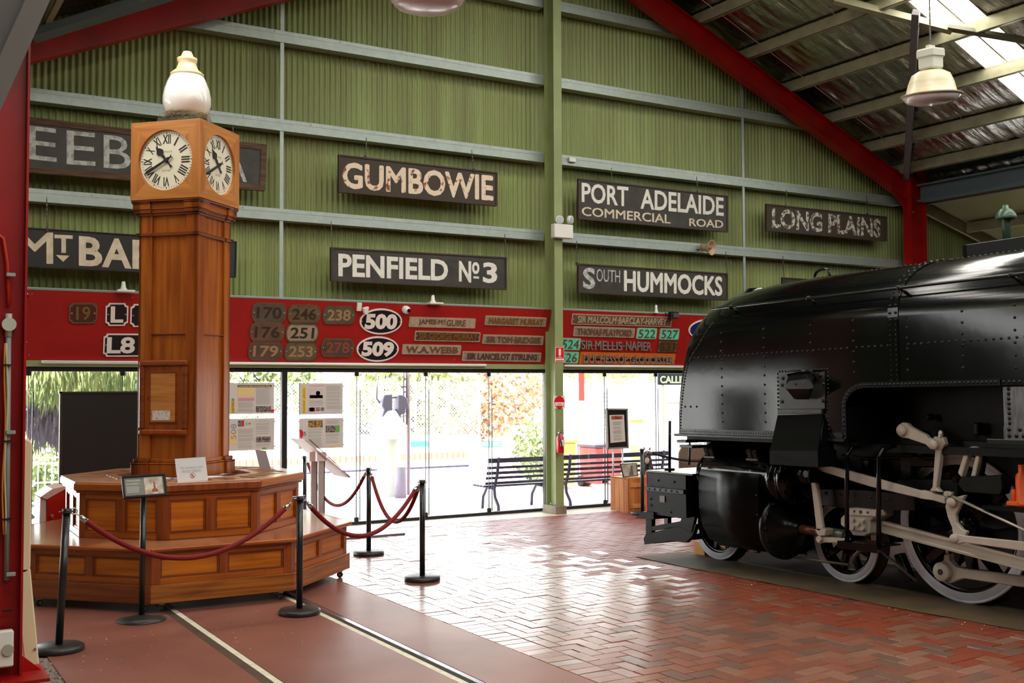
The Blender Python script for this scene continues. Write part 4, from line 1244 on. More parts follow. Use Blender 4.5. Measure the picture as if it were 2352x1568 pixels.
bench = thing('octagonal_bench', 'two-tier octagonal panelled wooden bench around the clock', 'bench', tuple(BC))
AP = 1.455
for k in range(8):
    fr = oct_frame(k, AP); w = AP * T8
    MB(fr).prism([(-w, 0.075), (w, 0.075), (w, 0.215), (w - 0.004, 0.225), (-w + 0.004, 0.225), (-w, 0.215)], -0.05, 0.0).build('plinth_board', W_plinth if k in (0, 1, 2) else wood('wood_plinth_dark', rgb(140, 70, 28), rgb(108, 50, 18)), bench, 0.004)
    panelled(bench, k, AP - 0.03, 0.225, 0.495, 2, 0.07, 0.055, 0.05, 0.07)
# seat: radial boards with a rounded nosing
for k in range(8):
    fr = oct_frame(k, 0)
    o0, o1 = AP + 0.0, 0.93
    w0, w1 = o0 * T8, o1 * T8
    # the frame's n axis points outwards: build as polygon in (u, n) extruded along z
    ff = Fr(BC, fr.u, fr.n)
    for s, e in ((-1, 0), (0, 1)):
        P = [(w1 * s, o1), (w1 * e, o1), (w0 * e, o0), (w0 * s, o0)]
        m = W_seat if (k + s) % 3 else wood('wood_seat_dark', rgb(150, 92, 62), rgb(128, 74, 48), True, 0.22)
        b2 = MB()
        b2.v = []; 
        pts = [BC + fr.u * a + fr.n * b for a, b in P]
        top = [p + Vector((0, 0, 0.525)) for p in pts]; low = [p + Vector((0, 0, 0.502)) for p in pts]
        b2.add([tuple(p) for p in low + top], [(0, 1, 2, 3), (4, 5, 6, 7), (0, 1, 5, 4), (1, 2, 6, 5), (2, 3, 7, 6), (3, 0, 4, 7)])
        b2.build('seat_board', m, bench)
    fe = oct_frame(k, AP)
    MB(fe).prism([(-w0, 0.492), (w0, 0.492), (w0 + 0.008, 0.51), (w0, 0.527), (-w0, 0.527), (-w0 - 0.008, 0.51)], -0.02, 0.022).build('nosing', W_seatedge, bench, 0.009)
AU = 1.0
for k in range(8):
    panelled(bench, k, AU, 0.527, 0.925, 2, 0.06, 0.06, 0.055, 0.085)
    w = (AU + 0.05) * T8; fe = oct_frame(k, AU + 0.05)
    MB(fe).prism([(-w, 0.935), (w, 0.935), (w, 1.005), (-w, 1.005)], -0.07, 0.0).build('cornice_board', W_rail if k % 2 else W_frame, bench, 0.012)
    w2 = (AU + 0.03) * T8; fe2 = oct_frame(k, AU + 0.03)
    MB(fe2).prism([(-w2, 0.915), (w2, 0.915), (w2, 0.936), (-w2, 0.936)], -0.05, 0.0).build('cornice_board', W_mould, bench, 0.006)
# latticed top
mb = MB()
for k in range(8):
    fr = oct_frame(k, 0)
    for (r0, r1) in ((AU + 0.04, AU - 0.10), (0.66, 0.58)):
        a0, a1 = r0 * T8, r1 * T8
        pts = [BC + fr.u * a + fr.n * b for a, b in ((-a1, r1), (a1, r1), (a0, r0), (-a0, r0))]
        mb.add([tuple(p + Vector((0, 0, z))) for z in (0.99, 1.012) for p in pts], [(0, 1, 2, 3), (4, 5, 6, 7), (0, 1, 5, 4), (1, 2, 6, 5), (2, 3, 7, 6), (3, 0, 4, 7)])
    for t_ in (-0.9, -0.3, 0.3, 0.9):
        a = t_ * 0.92 * T8
        pts = [BC + fr.u * (a * 0.62 - 0.028) + fr.n * 0.60, BC + fr.u * (a * 0.62 + 0.028) + fr.n * 0.60, BC + fr.u * (a + 0.028) + fr.n * 0.92, BC + fr.u * (a - 0.028) + fr.n * 0.92]
        mb.add([tuple(p + Vector((0, 0, z))) for z in (0.985, 1.009) for p in pts], [(0, 1, 2, 3), (4, 5, 6, 7), (0, 1, 5, 4), (1, 2, 6, 5), (2, 3, 7, 6), (3, 0, 4, 7)])
mb.build('lattice_top', wood('wood_top', rgb(196, 150, 116), rgb(168, 118, 84), True, 0.3), bench)
P = [tuple(BC + oct_frame(k, 0).n * (0.95) / math.cos(math.pi / 8) * 1 + Vector((0, 0, 0))) for k in range(8)]
mb = MB(); pts = []
for k in range(8):
    a = PHI + math.radians(-90 + 45 * k + 22.5)
    pts.append((BC.x + 1.02 * math.cos(a), BC.y + 1.02 * math.sin(a)))
mb.prism(pts, 0.94, 0.965).build('top_board', W_mould, bench)
# castors
for k in range(8):
    for s in (-1, 1) if k in (0, 7) else (1,):
        fr = oct_frame(k, AP - 0.06); w = (AP - 0.1) * T8
        c = fr.pt(s * (w - 0.06), 0.028, 0)
        mb = MB(); mb.cyl(c - fr.u * 0.011, c + fr.u * 0.011, 0.028, 16)
        o = mb.build('castor_wheel', mat('castor_black', rgb(30, 28, 28), 0.4), bench)
        mb = MB(); mb.cyl(c - fr.u * 0.013, c + fr.u * 0.013, 0.017, 12).box(c.x - 0.02, c.x + 0.02, c.y - 0.02, c.y + 0.02, 0.056, 0.075); mb.build('castor_fork', M_galv, bench)

# ------------------------------------------------------------------ clock tower, turned 45 degrees
clock = thing('clock_tower', 'tall wooden four-faced pedestal clock with white glass globe on top', 'clock', (BC.x, BC.y, 1.0))
def face(k, half):
    a = PHI + math.radians(-135 + 90 * k)
    n = Vector((math.cos(a), math.sin(a), 0)); u = Vector((-n.y, n.x, 0))
    return Fr(BC + n * half, u, (0, 0, 1))
def sqprism(name, half, z0, z1, m, parent=clock, half2=None, bev=0.0):
    half2 = half if half2 is None else half2
    P = []
    for h, z in ((half, z0), (half2, z1)):
        for k in range(4):
            a = PHI + math.radians(-90 + 90 * k); r = h * math.sqrt(2)
            P.append((BC.x + r * math.cos(a), BC.y + r * math.sin(a), z))
    return MB().add(P, [(3, 2, 1, 0), (4, 5, 6, 7), (0, 1, 5, 4), (1, 2, 6, 5), (2, 3, 7, 6), (3, 0, 4, 7)]).build(name, m, parent, bev)
HS = 0.308
sqprism('core', HS - 0.03, 1.0, 3.62, W_shaft)
for k in range(4):
    # corner pilasters either side of each face, panel set back between them
    fr = face(k, HS)
    for s in (-1, 1):
        a, b = (s * HS, s * (HS - 0.115)) if s > 0 else (s * HS, s * (HS - 0.135))
        MB(fr).box(min(a, b), max(a, b), 1.17, 3.50, -0.03, 0.0).build('pilaster', W_shaft2 if (k + (s > 0)) % 2 else W_shaft, clock, 0.004)
    MB(fr).box(-HS + 0.13, HS - 0.11, 1.17, 3.50, -0.032, -0.024).build('face_panel', W_shaft, clock)
    MB(fr).box(-HS + 0.13, HS - 0.11, 2.33, 2.345, -0.026, -0.008).build('cross_bead', W_mould, clock, 0.004)
    # base moulding
    for (z0, z1, e) in ((1.005, 1.12, 0.042), (1.12, 1.135, 0.046), (1.135, 1.17, 0.026)):
        for s, (a, b) in enumerate(((-HS - e, -HS + 0.14), (HS - 0.12, HS + e))):
            MB(fr).box(a, b, z0, z1, -0.04, e).build('base_moulding', W_shaft2 if e > 0.03 else W_mould, clock, 0.006)
        MB(fr).box(-HS + 0.14, HS - 0.12, z0, z1, -0.04, e - 0.024).build('base_moulding', W_shaft, clock, 0.006)
    # necking bead and cornice, breaking forward over the pilasters
    for (z0, z1, e, m) in ((3.262, 3.292, 0.022, W_mould), (3.455, 3.475, 0.02, W_mould), (3.475, 3.51, 0.036, W_mould), (3.51, 3.565, 0.044, W_rail), (3.565, 3.58, 0.052, W_mould), (3.58, 3.60, 0.056, W_mould)):
        for (a, b) in ((-HS - e, -HS + 0.14), (HS - 0.115, HS + e)):
            MB(fr).box(a, b, z0, z1, -0.04, e).build('cornice_moulding', m, clock, 0.004)
        MB(fr).box(-HS + 0.14, HS - 0.115, z0, z1, -0.04, max(0.004, e - 0.022) if z0 < 3.57 else e - 0.003).build('cornice_moulding', m, clock, 0.003)
HB = 0.366
BZ0, BZ1 = 3.60, 4.335
sqprism('head_core', HB - 0.045, BZ0, BZ1 - 0.01, mat('head_inner', rgb(60, 30, 16), 0.7))
dials = [(361, 378)]
M_dial = mat('dial_cream', rgb(238, 232, 206), 0.4, coat=0.2)
M_num = mat('numeral_black', rgb(22, 18, 22), 0.45)
ZC = 3.965
RD = 0.283
for k in range(4):
    fr = face(k, HB)
    zc = ZC
    N = 48
    circ = [((RD + 0.003) * math.cos(2 * math.pi * i / N), zc + (RD + 0.003) * math.sin(2 * math.pi * i / N)) for i in range(N)]
    # four mitred boards with a round opening
    cor = [(-HB, BZ0), (HB, BZ0), (HB, BZ1), (-HB, BZ1)]
    for q in range(4):
        a0 = math.radians(-135 + 90 * q)
        arc = []
        for i in range(N // 4 + 1):
            t_ = a0 + math.pi / 2 * i / (N // 4)
            arc.append(((RD + 0.003) * math.cos(t_), zc + (RD + 0.003) * math.sin(t_)))
        c0, c1 = cor[q], cor[(q + 1) % 4]
        P = []
        mb = MB(fr)
        n = len(arc)
        # front ring between arc and straight edge
        edge = [(c0[0] + (c1[0] - c0[0]) * i / (n - 1), c0[1] + (c1[1] - c0[1]) * i / (n - 1)) for i in range(n)]
        pts = [(a, b, 0.0) for a, b in edge] + [(a, b, 0.0) for a, b in arc] + [(a, b, -0.045) for a, b in arc] + [(a, b, -0.045) for a, b in edge]
        F = []
        for i in range(n - 1):
            F.append((i, i + 1, n + i + 1, n + i))
            F.append((n + i, n + i + 1, 2 * n + i + 1, 2 * n + i))
        F.append((0, n, 2 * n, 3 * n)); F.append((n - 1, 2 * n - 1, 3 * n - 1, 4 * n - 1))
        mb.add(pts, F)
        mb.build('head_board', [W_box, wood('wood_box_v', rgb(200, 132, 66), rgb(172, 100, 44), False)][q % 2], clock, recalc=False)
    dn = MB(fr).prism([(RD * math.cos(2 * math.pi * i / N), zc + RD * math.sin(2 * math.pi * i / N)) for i in range(N)], -0.036, -0.026).build('dial', M_dial, clock)
    mb = MB(fr)
    rom = ['XII', 'I', 'II', 'III', 'IIII', 'V', 'VI', 'VII', 'VIII', 'IX', 'X', 'XI']
    wid = {'I': 0.010, 'II': 0.026, 'III': 0.040, 'IIII': 0.054, 'V': 0.028, 'VI': 0.040, 'VII': 0.052, 'VIII': 0.064, 'IX': 0.040, 'X': 0.030, 'XI': 0.042, 'XII': 0.056}
    for i, r in enumerate(rom):
        th = math.pi / 2 - 2 * math.pi * i / 12
        cxr, cyr = 0.200 * math.cos(th), zc + 0.200 * math.sin(th)
        ww = wid[r] * 1.5
        text_into(mb, r, (cxr - ww / 2, cyr - 0.044, cxr + ww / 2, cyr + 0.044), -0.026, -0.0245, off=0.022, rot=th - math.pi / 2)
    mb.build('numerals', M_num, dn, recalc=False)
    mb = MB(fr)
    for i in range(60):
        th = 2 * math.pi * i / 60
        l0, l1, wd = (0.254, 0.268, 0.0022) if i % 5 else (0.252, 0.270, 0.0045)
        c_, s_ = math.cos(th), math.sin(th)
        mb.add([(l0 * c_ - wd * s_, zc + l0 * s_ + wd * c_, -0.0252), (l1 * c_ - wd * s_, zc + l1 * s_ + wd * c_, -0.0252), (l1 * c_ + wd * s_, zc + l1 * s_ - wd * c_, -0.0252), (l0 * c_ + wd * s_, zc + l0 * s_ - wd * c_, -0.0252)], [(0, 1, 2, 3)])
    mb.build('minute_ring', M_num, dn, recalc=False)
    mb = MB(fr)
    text_into(mb, 'PUL-SYN-ETIC', (-0.062, zc + 0.072, 0.062, zc + 0.090), -0.026, -0.0252, off=0.0)
    text_into(mb, 'ELECTRIC', (-0.045, zc - 0.105, 0.045, zc - 0.088), -0.026, -0.0252, off=0.0)
    mb.build('maker_lettering', mat('maker_brown', rgb(132, 108, 84), 0.5), dn, recalc=False)
    def hand(poly, ang, c0, c1, name):
        ca, sa = math.cos(ang), math.sin(ang)
        MB(fr).prism([(a * ca - b * sa, zc + a * sa + b * ca) for a, b in poly], c0, c1).build(name, M_num, clock)
    # 10:40, read from the dial: minute hand to VIII, hour hand between X and XI
    ma = math.pi / 2 - 2 * math.pi * 40.2 / 60
    ha = math.pi / 2 - 2 * math.pi * (10.67 / 12)
    hand([(-0.075, -0.018), (-0.065, 0), (-0.075, 0.018), (-0.05, 0.006), (-0.03, 0.014), (0, 0.017), (0.03, 0.010), (0.09, 0.012), (0.20, 0.013), (0.262, 0.003), (0.262, -0.003), (0.20, -0.013), (0.09, -0.012), (0.03, -0.010), (0, -0.017), (-0.03, -0.014), (-0.05, -0.006)], ma, -0.012, -0.008, 'minute_hand')
    heart = [(-0.09, -0.014), (-0.078, 0), (-0.09, 0.014), (-0.05, 0.006), (0, 0.015), (0.03, 0.010), (0.05, 0.016), (0.065, 0.008), (0.078, 0.020), (0.095, 0.038), (0.115, 0.034), (0.14, 0.016), (0.175, 0.0)]
    hand(heart + [(a, -b) for a, b in heart[-2:1:-1]], ha, -0.020, -0.016, 'hour_hand')
sqprism('head_cap', HB - 0.02, BZ1 - 0.012, BZ1 + 0.002, W_box, bev=0.004)
sqprism('lamp_plinth', 0.20, BZ1, BZ1 + 0.075, mat('dark_plinth', rgb(62, 62, 54), 0.6, var=0.3), bev=0.006)
mb = MB(); mb.lathe([(0.0, 0.0), (0.19, 0.0), (0.20, 0.02), (0.19, 0.05), (0.15, 0.07), (0, 0.07)], (BC.x, BC.y, BZ1 + 0.07), (0, 0, 1), 32); mb.build('lamp_collar', mat('collar_black', rgb(40, 38, 34), 0.7), clock)
GZ = BZ1 + 0.12
mb = MB(); mb.lathe([(0.0, 0.0), (0.165, 0.0), (0.205, 0.05), (0.226, 0.12), (0.228, 0.18), (0.214, 0.26), (0.19, 0.33), (0.165, 0.385), (0.15, 0.40), (0, 0.40)], (BC.x, BC.y, GZ), (0, 0, 1), 40)
mb.build('globe', mat('opal_glass', rgb(246, 244, 240), 0.12, coat=0.6), clock)
mb = MB(); mb.lathe([(0, 0.395), (0.155, 0.395), (0.158, 0.42), (0.135, 0.44), (0.105, 0.465), (0.088, 0.51), (0.085, 0.53), (0.094, 0.55), (0.094, 0.575), (0.06, 0.59), (0.052, 0.615), (0.04, 0.64), (0, 0.652)], (BC.x, BC.y, GZ), (0, 0, 1), 36)
mb.build('globe_finial', mat('finial_cream', rgb(226, 204, 160), 0.35), clock)
mb = MB()
for i in range(260):
    a = random.uniform(0, 6.28); r = random.uniform(0.17, 0.26); a2 = a + random.uniform(0.2, 0.8)
    z = BZ1 + random.uniform(0.06, 0.14) - (r - 0.2) * 0.4
    p = Vector((BC.x + r * math.cos(a), BC.y + r * math.sin(a), z)); q = Vector((BC.x + (r + 0.01) * math.cos(a2), BC.y + (r + 0.01) * math.sin(a2), z + random.uniform(-0.03, 0.03)))
    mb.tube([p, (p + q) / 2 + Vector((0, 0, 0.015)), q], 0.0016, 3, caps=False)
o = mb.build('nest_straw', mat('straw', rgb(150, 136, 96), 0.8), recalc=False); o['kind'] = 'stuff'; tag(o, 'wisps of dry straw nest around the foot of the white clock globe', 'nest')
# door in the left-hand face
fr = face(0, HS)
def fpx(x, y): return fr.px(x, y)
dl = fr.px(322, 912); dr = fr.px(432, 912); dt = fr.px(378, 827)[1]; db = fr.px(378, 999)[1]
A0, A1 = dl[0], dr[0]
m = 0.055
dp = thing('x', 'x', 'x', (0, 0, 0)); D.objects.remove(dp)
door = MB(fr).box(A0 + m, A1 - m, db + m, dt - m, -0.01, 0.012).build('door', W_shaft2, clock, 0.003)
for (x0, x1, y0, y1) in ((A0, A1, db, db + m), (A0, A1, dt - m, dt), (A0, A0 + m, db + m, dt - m), (A1 - m, A1, db + m, dt - m)):
    MB(fr).box(x0, x1, y0, y1, -0.01, 0.034).build('door_frame', W_mould if y0 != db else W_frame, door, 0.014)
i0, i1, j0, j1 = A0 + 0.125, A1 - 0.125, db + 0.125, dt - 0.125
MB(fr).box(i0 - 0.022, i1 + 0.022, j0 - 0.022, j1 + 0.022, 0.008, 0.018).build('door_moulding', W_mould, door, 0.006)
MB(fr).box(i0, i1, j0, j1, 0.012, 0.020).build('door_panel', W_box, door)
MB(fr).box(i0 + 0.02, i1 - 0.05, j0 + 0.015, j0 + 0.105, 0.020, 0.0215).build('paper_label', mat('worn_paper', rgb(226, 216, 214), 0.7, col2=rgb(170, 150, 142), scale=40, contrast=(0.5, 0.7)), door)
MB(fr).box(A0 + 0.085, A0 + 0.093, (dt + db) / 2 - 0.02, (dt + db) / 2 + 0.005, 0.012, 0.0135).build('keyhole', M_black, door)

# ------------------------------------------------------------------ stanchions and ropes
M_post = mat('post_black', rgb(24, 26, 27), 0.32, coat=0.15)
M_pbase = mat('base_black', rgb(34, 32, 32), 0.42)
M_chrome = mat('chrome', rgb(200, 200, 200), 0.15, 1.0)
M_rope = mat('red_velvet', rgb(122, 3, 10), 0.8, var=0.2, scale=40, bump=0.1)
def stanchion(label, x, y, h=0.945, lean=(0, 0), grp='black rope stanchions'):
    t = thing('stanchion', label, 'rope post', (x, y, zf(x, y) if x < 7 else 0), grp)
    b = Vector(t['_o'])
    mb = MB(); mb.lathe([(0, 0), (0.165, 0.0), (0.17, 0.006), (0.17, 0.032), (0.155, 0.042), (0.03, 0.046), (0, 0.046)], b, (0, 0, 1), 40); mb.build('base', M_pbase, t)
    tp = b + Vector((lean[0], lean[1], h))
    mb = MB(); mb.cyl(b + Vector((0, 0, 0.04)), tp, 0.026, 20); mb.build('pole', M_post, t)
    mb = MB(); mb.cyl(tp - Vector((0, 0, 0.03)), tp + Vector((0, 0, 0.004)), 0.029, 20).cyl(tp - Vector((0, 0, 0.020)), tp - Vector((0, 0, 0.014)), 0.052, 20); mb.build('collar', M_post, t)
    return tp
P0 = stanchion('black stanchion with a leaning pole at the left, beside the cream post', 1.254, 8.277, 0.975, (0.05, 0.06))
P1 = stanchion('black stanchion in front of the right corner of the bench', 3.122, 8.581)
P2 = stanchion('black stanchion standing furthest out on the brick paving', 4.651, 9.438)
P3 = stanchion('black stanchion between the bench and the glass, behind the brick-standing one', 4.863, 11.194)
d5 = FW + RR * ((700 - 1176) / FPX) - UU * ((1047 - 784) / FPX)
k5 = (0.945 - H) / d5.z
q5 = CAMP + d5 * k5
P4 = stanchion('black stanchion beyond the bench, left of the tilted lectern', q5.x, q5.y)
P5 = stanchion('black stanchion in front of the wooden crate', 9.679, 12.55, 0.935)
P6 = Vector((11.2, 11.9, 0.93)); stanchion('black stanchion hidden behind the engine front', 11.2, 11.9, 0.93)
def rope(label, a, b, low, m=M_rope, r=0.0195, grp='velvet ropes'):
    a = Vector(a) - Vector((0, 0, 0.018)); b = Vector(b) - Vector((0, 0, 0.018))
    t = thing('barrier_rope', label, 'rope', tuple((a + b) / 2 - Vector((0, 0, 0.5))), grp)
    d = (b - a); d.z = 0; dn = d.normalized()
    a2 = a + dn * 0.05; b2 = b - dn * 0.05
    n = 26
    pts = []
    for i in range(n + 1):
        s = i / n
        zz = a2.z * (1 - s) + b2.z * s
        p = a2.lerp(b2, s); p.z = zz - low * (1 - (2 * s - 1) ** 2) ** 1.0
        pts.append(p)
    mb = MB(); mb.tube(pts[1:-1] if 0 else pts, r, 10); 
    # leave the ends to the chrome fittings
    L = [0]
    for i in range(n): L.append(L[-1] + (pts[i + 1] - pts[i]).length)
    def at(dist):
        for i in range(n):
            if L[i + 1] >= dist:
                return pts[i].lerp(pts[i + 1], (dist - L[i]) / (L[i + 1] - L[i]))
        return pts[-1]
    body = [at(L[-1] * j / 40) for j in range(41) if 0.10 < L[-1] * j / 40 < L[-1] - 0.10]
    body = [at(0.10)] + body + [at(L[-1] - 0.10)]
    MB().tube(body, r, 12).build('rope', m, t)
    for e0, e1, e2 in ((0.03, 0.06, 0.115), (L[-1] - 0.03, L[-1] - 0.06, L[-1] - 0.115)):
        A_, B_, C_ = at(e0), at(e1), at(e2)
        MB().cyl(B_, C_, r * 0.75, 14, r * 1.15).build('ferrule', M_chrome, t)
        hook = MB(); hook.tube([B_, A_], 0.005, 6); cc = at(0.0) if e0 < e2 else at(L[-1])
        ring = [cc + dn * (0.022 * math.cos(a_)) + Vector((0, 0, 0.022 * math.sin(a_))) for a_ in [2 * math.pi * i / 12 for i in range(13)]]
        hook.tube(ring, 0.0045, 6, caps=False); hook.build('snap_hook', M_chrome, t)
    return t
rope('red velvet rope hanging across the front of the wooden bench', P0, P1, 0.40)
rope('red velvet rope from the bench corner out over the brick paving', P1, P2, 0.40)
rope('red velvet rope drooping between the two posts by the glass, crossing the others', P3, P2, 0.47)
rope('red velvet rope hanging between the tilted lectern and the post near the glass', P4, P3, 0.50)
rope('black rope from the crate post towards the engine front', P5, P6, 0.16, mat('black_rope', rgb(20, 18, 30), 0.7))

# ------------------------------------------------------------------ information stand in front of the bench
st = thing('information_stand', 'black pedestal stand holding a framed information card before the bench', 'sign stand', (1.973, 9.007, 0))
mb = MB(); mb.lathe([(0, 0), (0.19, 0.0), (0.192, 0.006), (0.10, 0.028), (0.03, 0.045), (0, 0.045)], (1.973, 9.007, 0), (0, 0, 1), 40); mb.build('base', M_pbase, st)
mb = MB(); mb.cyl((1.973, 9.007, 0.04), (1.983, 9.02, 0.97), 0.0235, 20); mb.build('pole', M_post, st)
td = Vector((0, 0.62, 0.785)).normalized()
fu = Vector((0.985, -0.10, 0)).normalized()
fu = (fu + Vector((0, 0, 0.03))).normalized()
ff = Fr((1.985, 9.0, 1.055), fu, td)
hw, hh = 0.168, 0.105
ff.v = (td - fu * td.dot(fu)).normalized(); ff.n = ff.u.cross(ff.v)
for (x0, x1, y0, y1) in ((-hw, hw, -hh, -hh + 0.02), (-hw, hw, hh - 0.02, hh), (-hw, -hw + 0.02, -hh + 0.02, hh - 0.02), (hw - 0.02, hw, -hh + 0.02, hh - 0.02)):
    MB(ff).box(x0, x1, y0, y1, -0.012, 0.012).build('frame_rail', M_post, st, 0.004)
MB(ff).box(-hw + 0.01, hw - 0.01, -hh + 0.01, hh - 0.01, -0.01, 0.0).build('card', mat('card_grey', rgb(112, 116, 106), 0.4), st)
MB(ff).box(0.0, hw - 0.03, -hh + 0.025, hh - 0.025, 0.0, 0.001).build('photo_print', mat('photo_sepia', rgb(206, 196, 180), 0.3, col2=rgb(150, 130, 112), scale=14), st)
MB(ff).prism([(0.05, -0.06), (0.10, -0.06), (0.095, -0.035), (0.083, -0.03), (0.08, 0.035), (0.07, 0.035), (0.067, -0.03), (0.055, -0.035)], 0.001, 0.002).build('photo_print', mat('photo_brown', rgb(140, 70, 46), 0.4), st)
mb = MB(ff)
for i in range(12):
    if i in (2, 5): continue
    mb.box(-hw + 0.032, -hw + 0.032 + random.uniform(0.085, 0.11), 0.062 - i * 0.0105, 0.065 - i * 0.0105, 0.0, 0.001)
mb.build('printed_lines', mat('print_white', rgb(210, 210, 200), 0.5), st)
# warning card on the bench top
fw = Fr((2.84, 9.78, 1.015), (0.99, 0.10, 0.0), (-0.0, 0.12, 0.99))
q = [fw.px(401, 1052), fw.px(471, 1048.5), fw.px(478, 1102), fw.px(408, 1105.5)]
cen = fw.pt(sum(a[0] for a in q) / 4, q[3][1])
t = thing('warning_card', 'white card reading No standing on base, propped on the bench top', 'card', tuple(cen))
MB(fw).prism(q, -0.003, 0).build('card', mat('card_white', rgb(226, 230, 232), 0.4), t)
mb = MB(fw); text_into(mb, 'No standing on base', (0, 0, 1, 1), 0, 0.001, off=-0.005, quad=[fw.px(415, 1077.5), fw.px(466, 1074), fw.px(465, 1068), fw.px(415, 1071)]); mb.build('lettering', mat('print_grey', rgb(150, 150, 150), 0.5), t, recalc=False)
mb = MB(fw); text_into(mb, 'FRAGILE SURFACE', (0, 0, 1, 1), 0, 0.001, off=-0.005, quad=[fw.px(418, 1085), fw.px(461, 1082), fw.px(460, 1076), fw.px(418, 1079)]); mb.build('lettering', MATS['print_grey'], t, recalc=False)
mb = MB(fw); c = fw.px(442, 1091); R_ = 0.024
N = 24
out_ = [(c[0] + R_ * math.cos(2 * math.pi * i / N), c[1] + R_ * math.sin(2 * math.pi * i / N), 0.001) for i in range(N)]; inn = [(c[0] + R_ * 0.82 * math.cos(2 * math.pi * i / N), c[1] + R_ * 0.82 * math.sin(2 * math.pi * i / N), 0.001) for i in range(N)]
mb.add(out_ + inn, [(i, (i + 1) % N, N + (i + 1) % N, N + i) for i in range(N)]); mb.add([(c[0] - 0.018, c[1] + 0.014, 0.001), (c[0] - 0.014, c[1] + 0.018, 0.001), (c[0] + 0.018, c[1] - 0.014, 0.001), (c[0] + 0.014, c[1] - 0.018, 0.001)], [(0, 1, 2, 3)])
mb.build('prohibition_ring', mat('print_crimson', rgb(200, 60, 70), 0.5), t, recalc=False)
mb = MB(fw); mb.tube([(c[0], c[1] + 0.012, 0.0012), (c[0] - 0.002, c[1], 0.0012), (c[0] - 0.010, c[1] - 0.012, 0.0012)], 0.002, 4).tube([(c[0] - 0.002, c[1], 0.0012), (c[0] + 0.008, c[1] - 0.012, 0.0012)], 0.002, 4); mb.build('pictogram', M_black, t)
t2 = thing('warning_card', 'back of a second upright card on the far right of the bench top', 'card', tuple(cen + Vector((0.9, 0.9, 0))))
fk = Fr((3.40, 11.05, 1.012), (0.62, -0.78, 0), (0.05, 0.05, 1))
q = pxpoly(fk, [(586, 1032), (611, 1034), (622.5, 1079), (597, 1076)])
MB(fk).prism(q, -0.003, 0).build('card', mat('card_back', rgb(190, 188, 198), 0.5), t2)
# ------------------------------------------------------------------ things near the glass
# big black screen behind the bench
f = wallfr(12.75)
a, b = f.px(135, 1095), f.px(345, 898)
t = thing('display_screen', 'large plain black display board standing behind the bench at left', 'board', ((a[0] + b[0]) / 2, 12.75, 0))
MB().box(a[0] + 0.02, b[0], 12.74, 12.78, 0.55, b[1] - 0.01).build('screen', mat('screen_black', rgb(12, 11, 9), 0.5), t)
for (x0, x1, z0, z1) in ((a[0], a[0] + 0.025, 0.5, b[1]), (b[0], b[0] + 0.025, 0.5, b[1]), (a[0], b[0], b[1] - 0.02, b[1] + 0.0)):
    MB().box(x0, x1, 12.73, 12.79, z0, z1).build('frame_rail', mat('screen_edge', rgb(44, 38, 28), 0.5), t)
for x in (a[0] + 0.1, b[0] - 0.1):
    MB().box(x - 0.02, x + 0.02, 12.5, 13.0, 0, 0.03).box(x - 0.02, x + 0.02, 12.74, 12.78, 0.03, 0.56).build('foot', M_black, t)
# red cabinet on a table at the left
t = thing('ballot_box', 'red metal box with sloping lid and keyed lock left of the bench', 'box', (1.95, 12.0, 0.42))
f = Fr((0, 11.9, 0), (1, 0, 0), (0, 0, 1))
q = pxpoly(f, [(107, 1145), (152, 1120), (152, 1212), (107, 1212)])
MB(f).prism(q, -0.42, 0).build('body', mat('box_red', rgb(170, 8, 8), 0.35), t, 0.006)
lq = pxpoly(f, [(92, 1141), (107, 1147), (152, 1122), (150, 1116), (120, 1122)])
MB(f).prism(lq, -0.44, 0.01).build('lid', mat('lid_pink', rgb(214, 170, 164), 0.3), t, 0.003)
q2 = pxpoly(f, [(93, 1144), (106.5, 1147), (106.5, 1212), (91, 1205)])
MB(f).prism(q2, -0.40, -0.02).build('side_panel', mat('box_side', rgb(220, 206, 206), 0.3), t)
lk = f.px(119, 1183)
mb = MB(); mb.cyl((lk[0], 11.9, lk[1]), (lk[0], 11.875, lk[1]), 0.016, 12).box(lk[0] - 0.004, lk[0] + 0.004, 11.85, 11.88, lk[1] - 0.03, lk[1]); mb.build('lock', M_chrome, t)
tz = f.px(120, 1213)[1]
t = thing('low_table', 'low dark table under the red box at left', 'table', (1.6, 12.05, 0))
MB().box(1.05, 2.05, 11.8, 12.4, tz - 0.05, tz).build('tabletop', mat('table_navy', rgb(26, 28, 40), 0.3), t, 0.004)
for x, y in ((1.1, 11.85), (2.0, 11.85), (1.1, 12.35), (2.0, 12.35)):
    MB().box(x - 0.02, x + 0.02, y - 0.02, y + 0.02, 0, tz - 0.05).build('leg', M_black, t)
t = thing('tent_card', 'pale green folded card beside the red box', 'card', (1.35, 12.0, tz))
q = pxpoly(f, [(60, 1164), (85, 1190), (60, 1205)])
MB(f).prism(q, -0.12, -0.1).build('card', mat('card_green', rgb(186, 204, 190), 0.5), t)
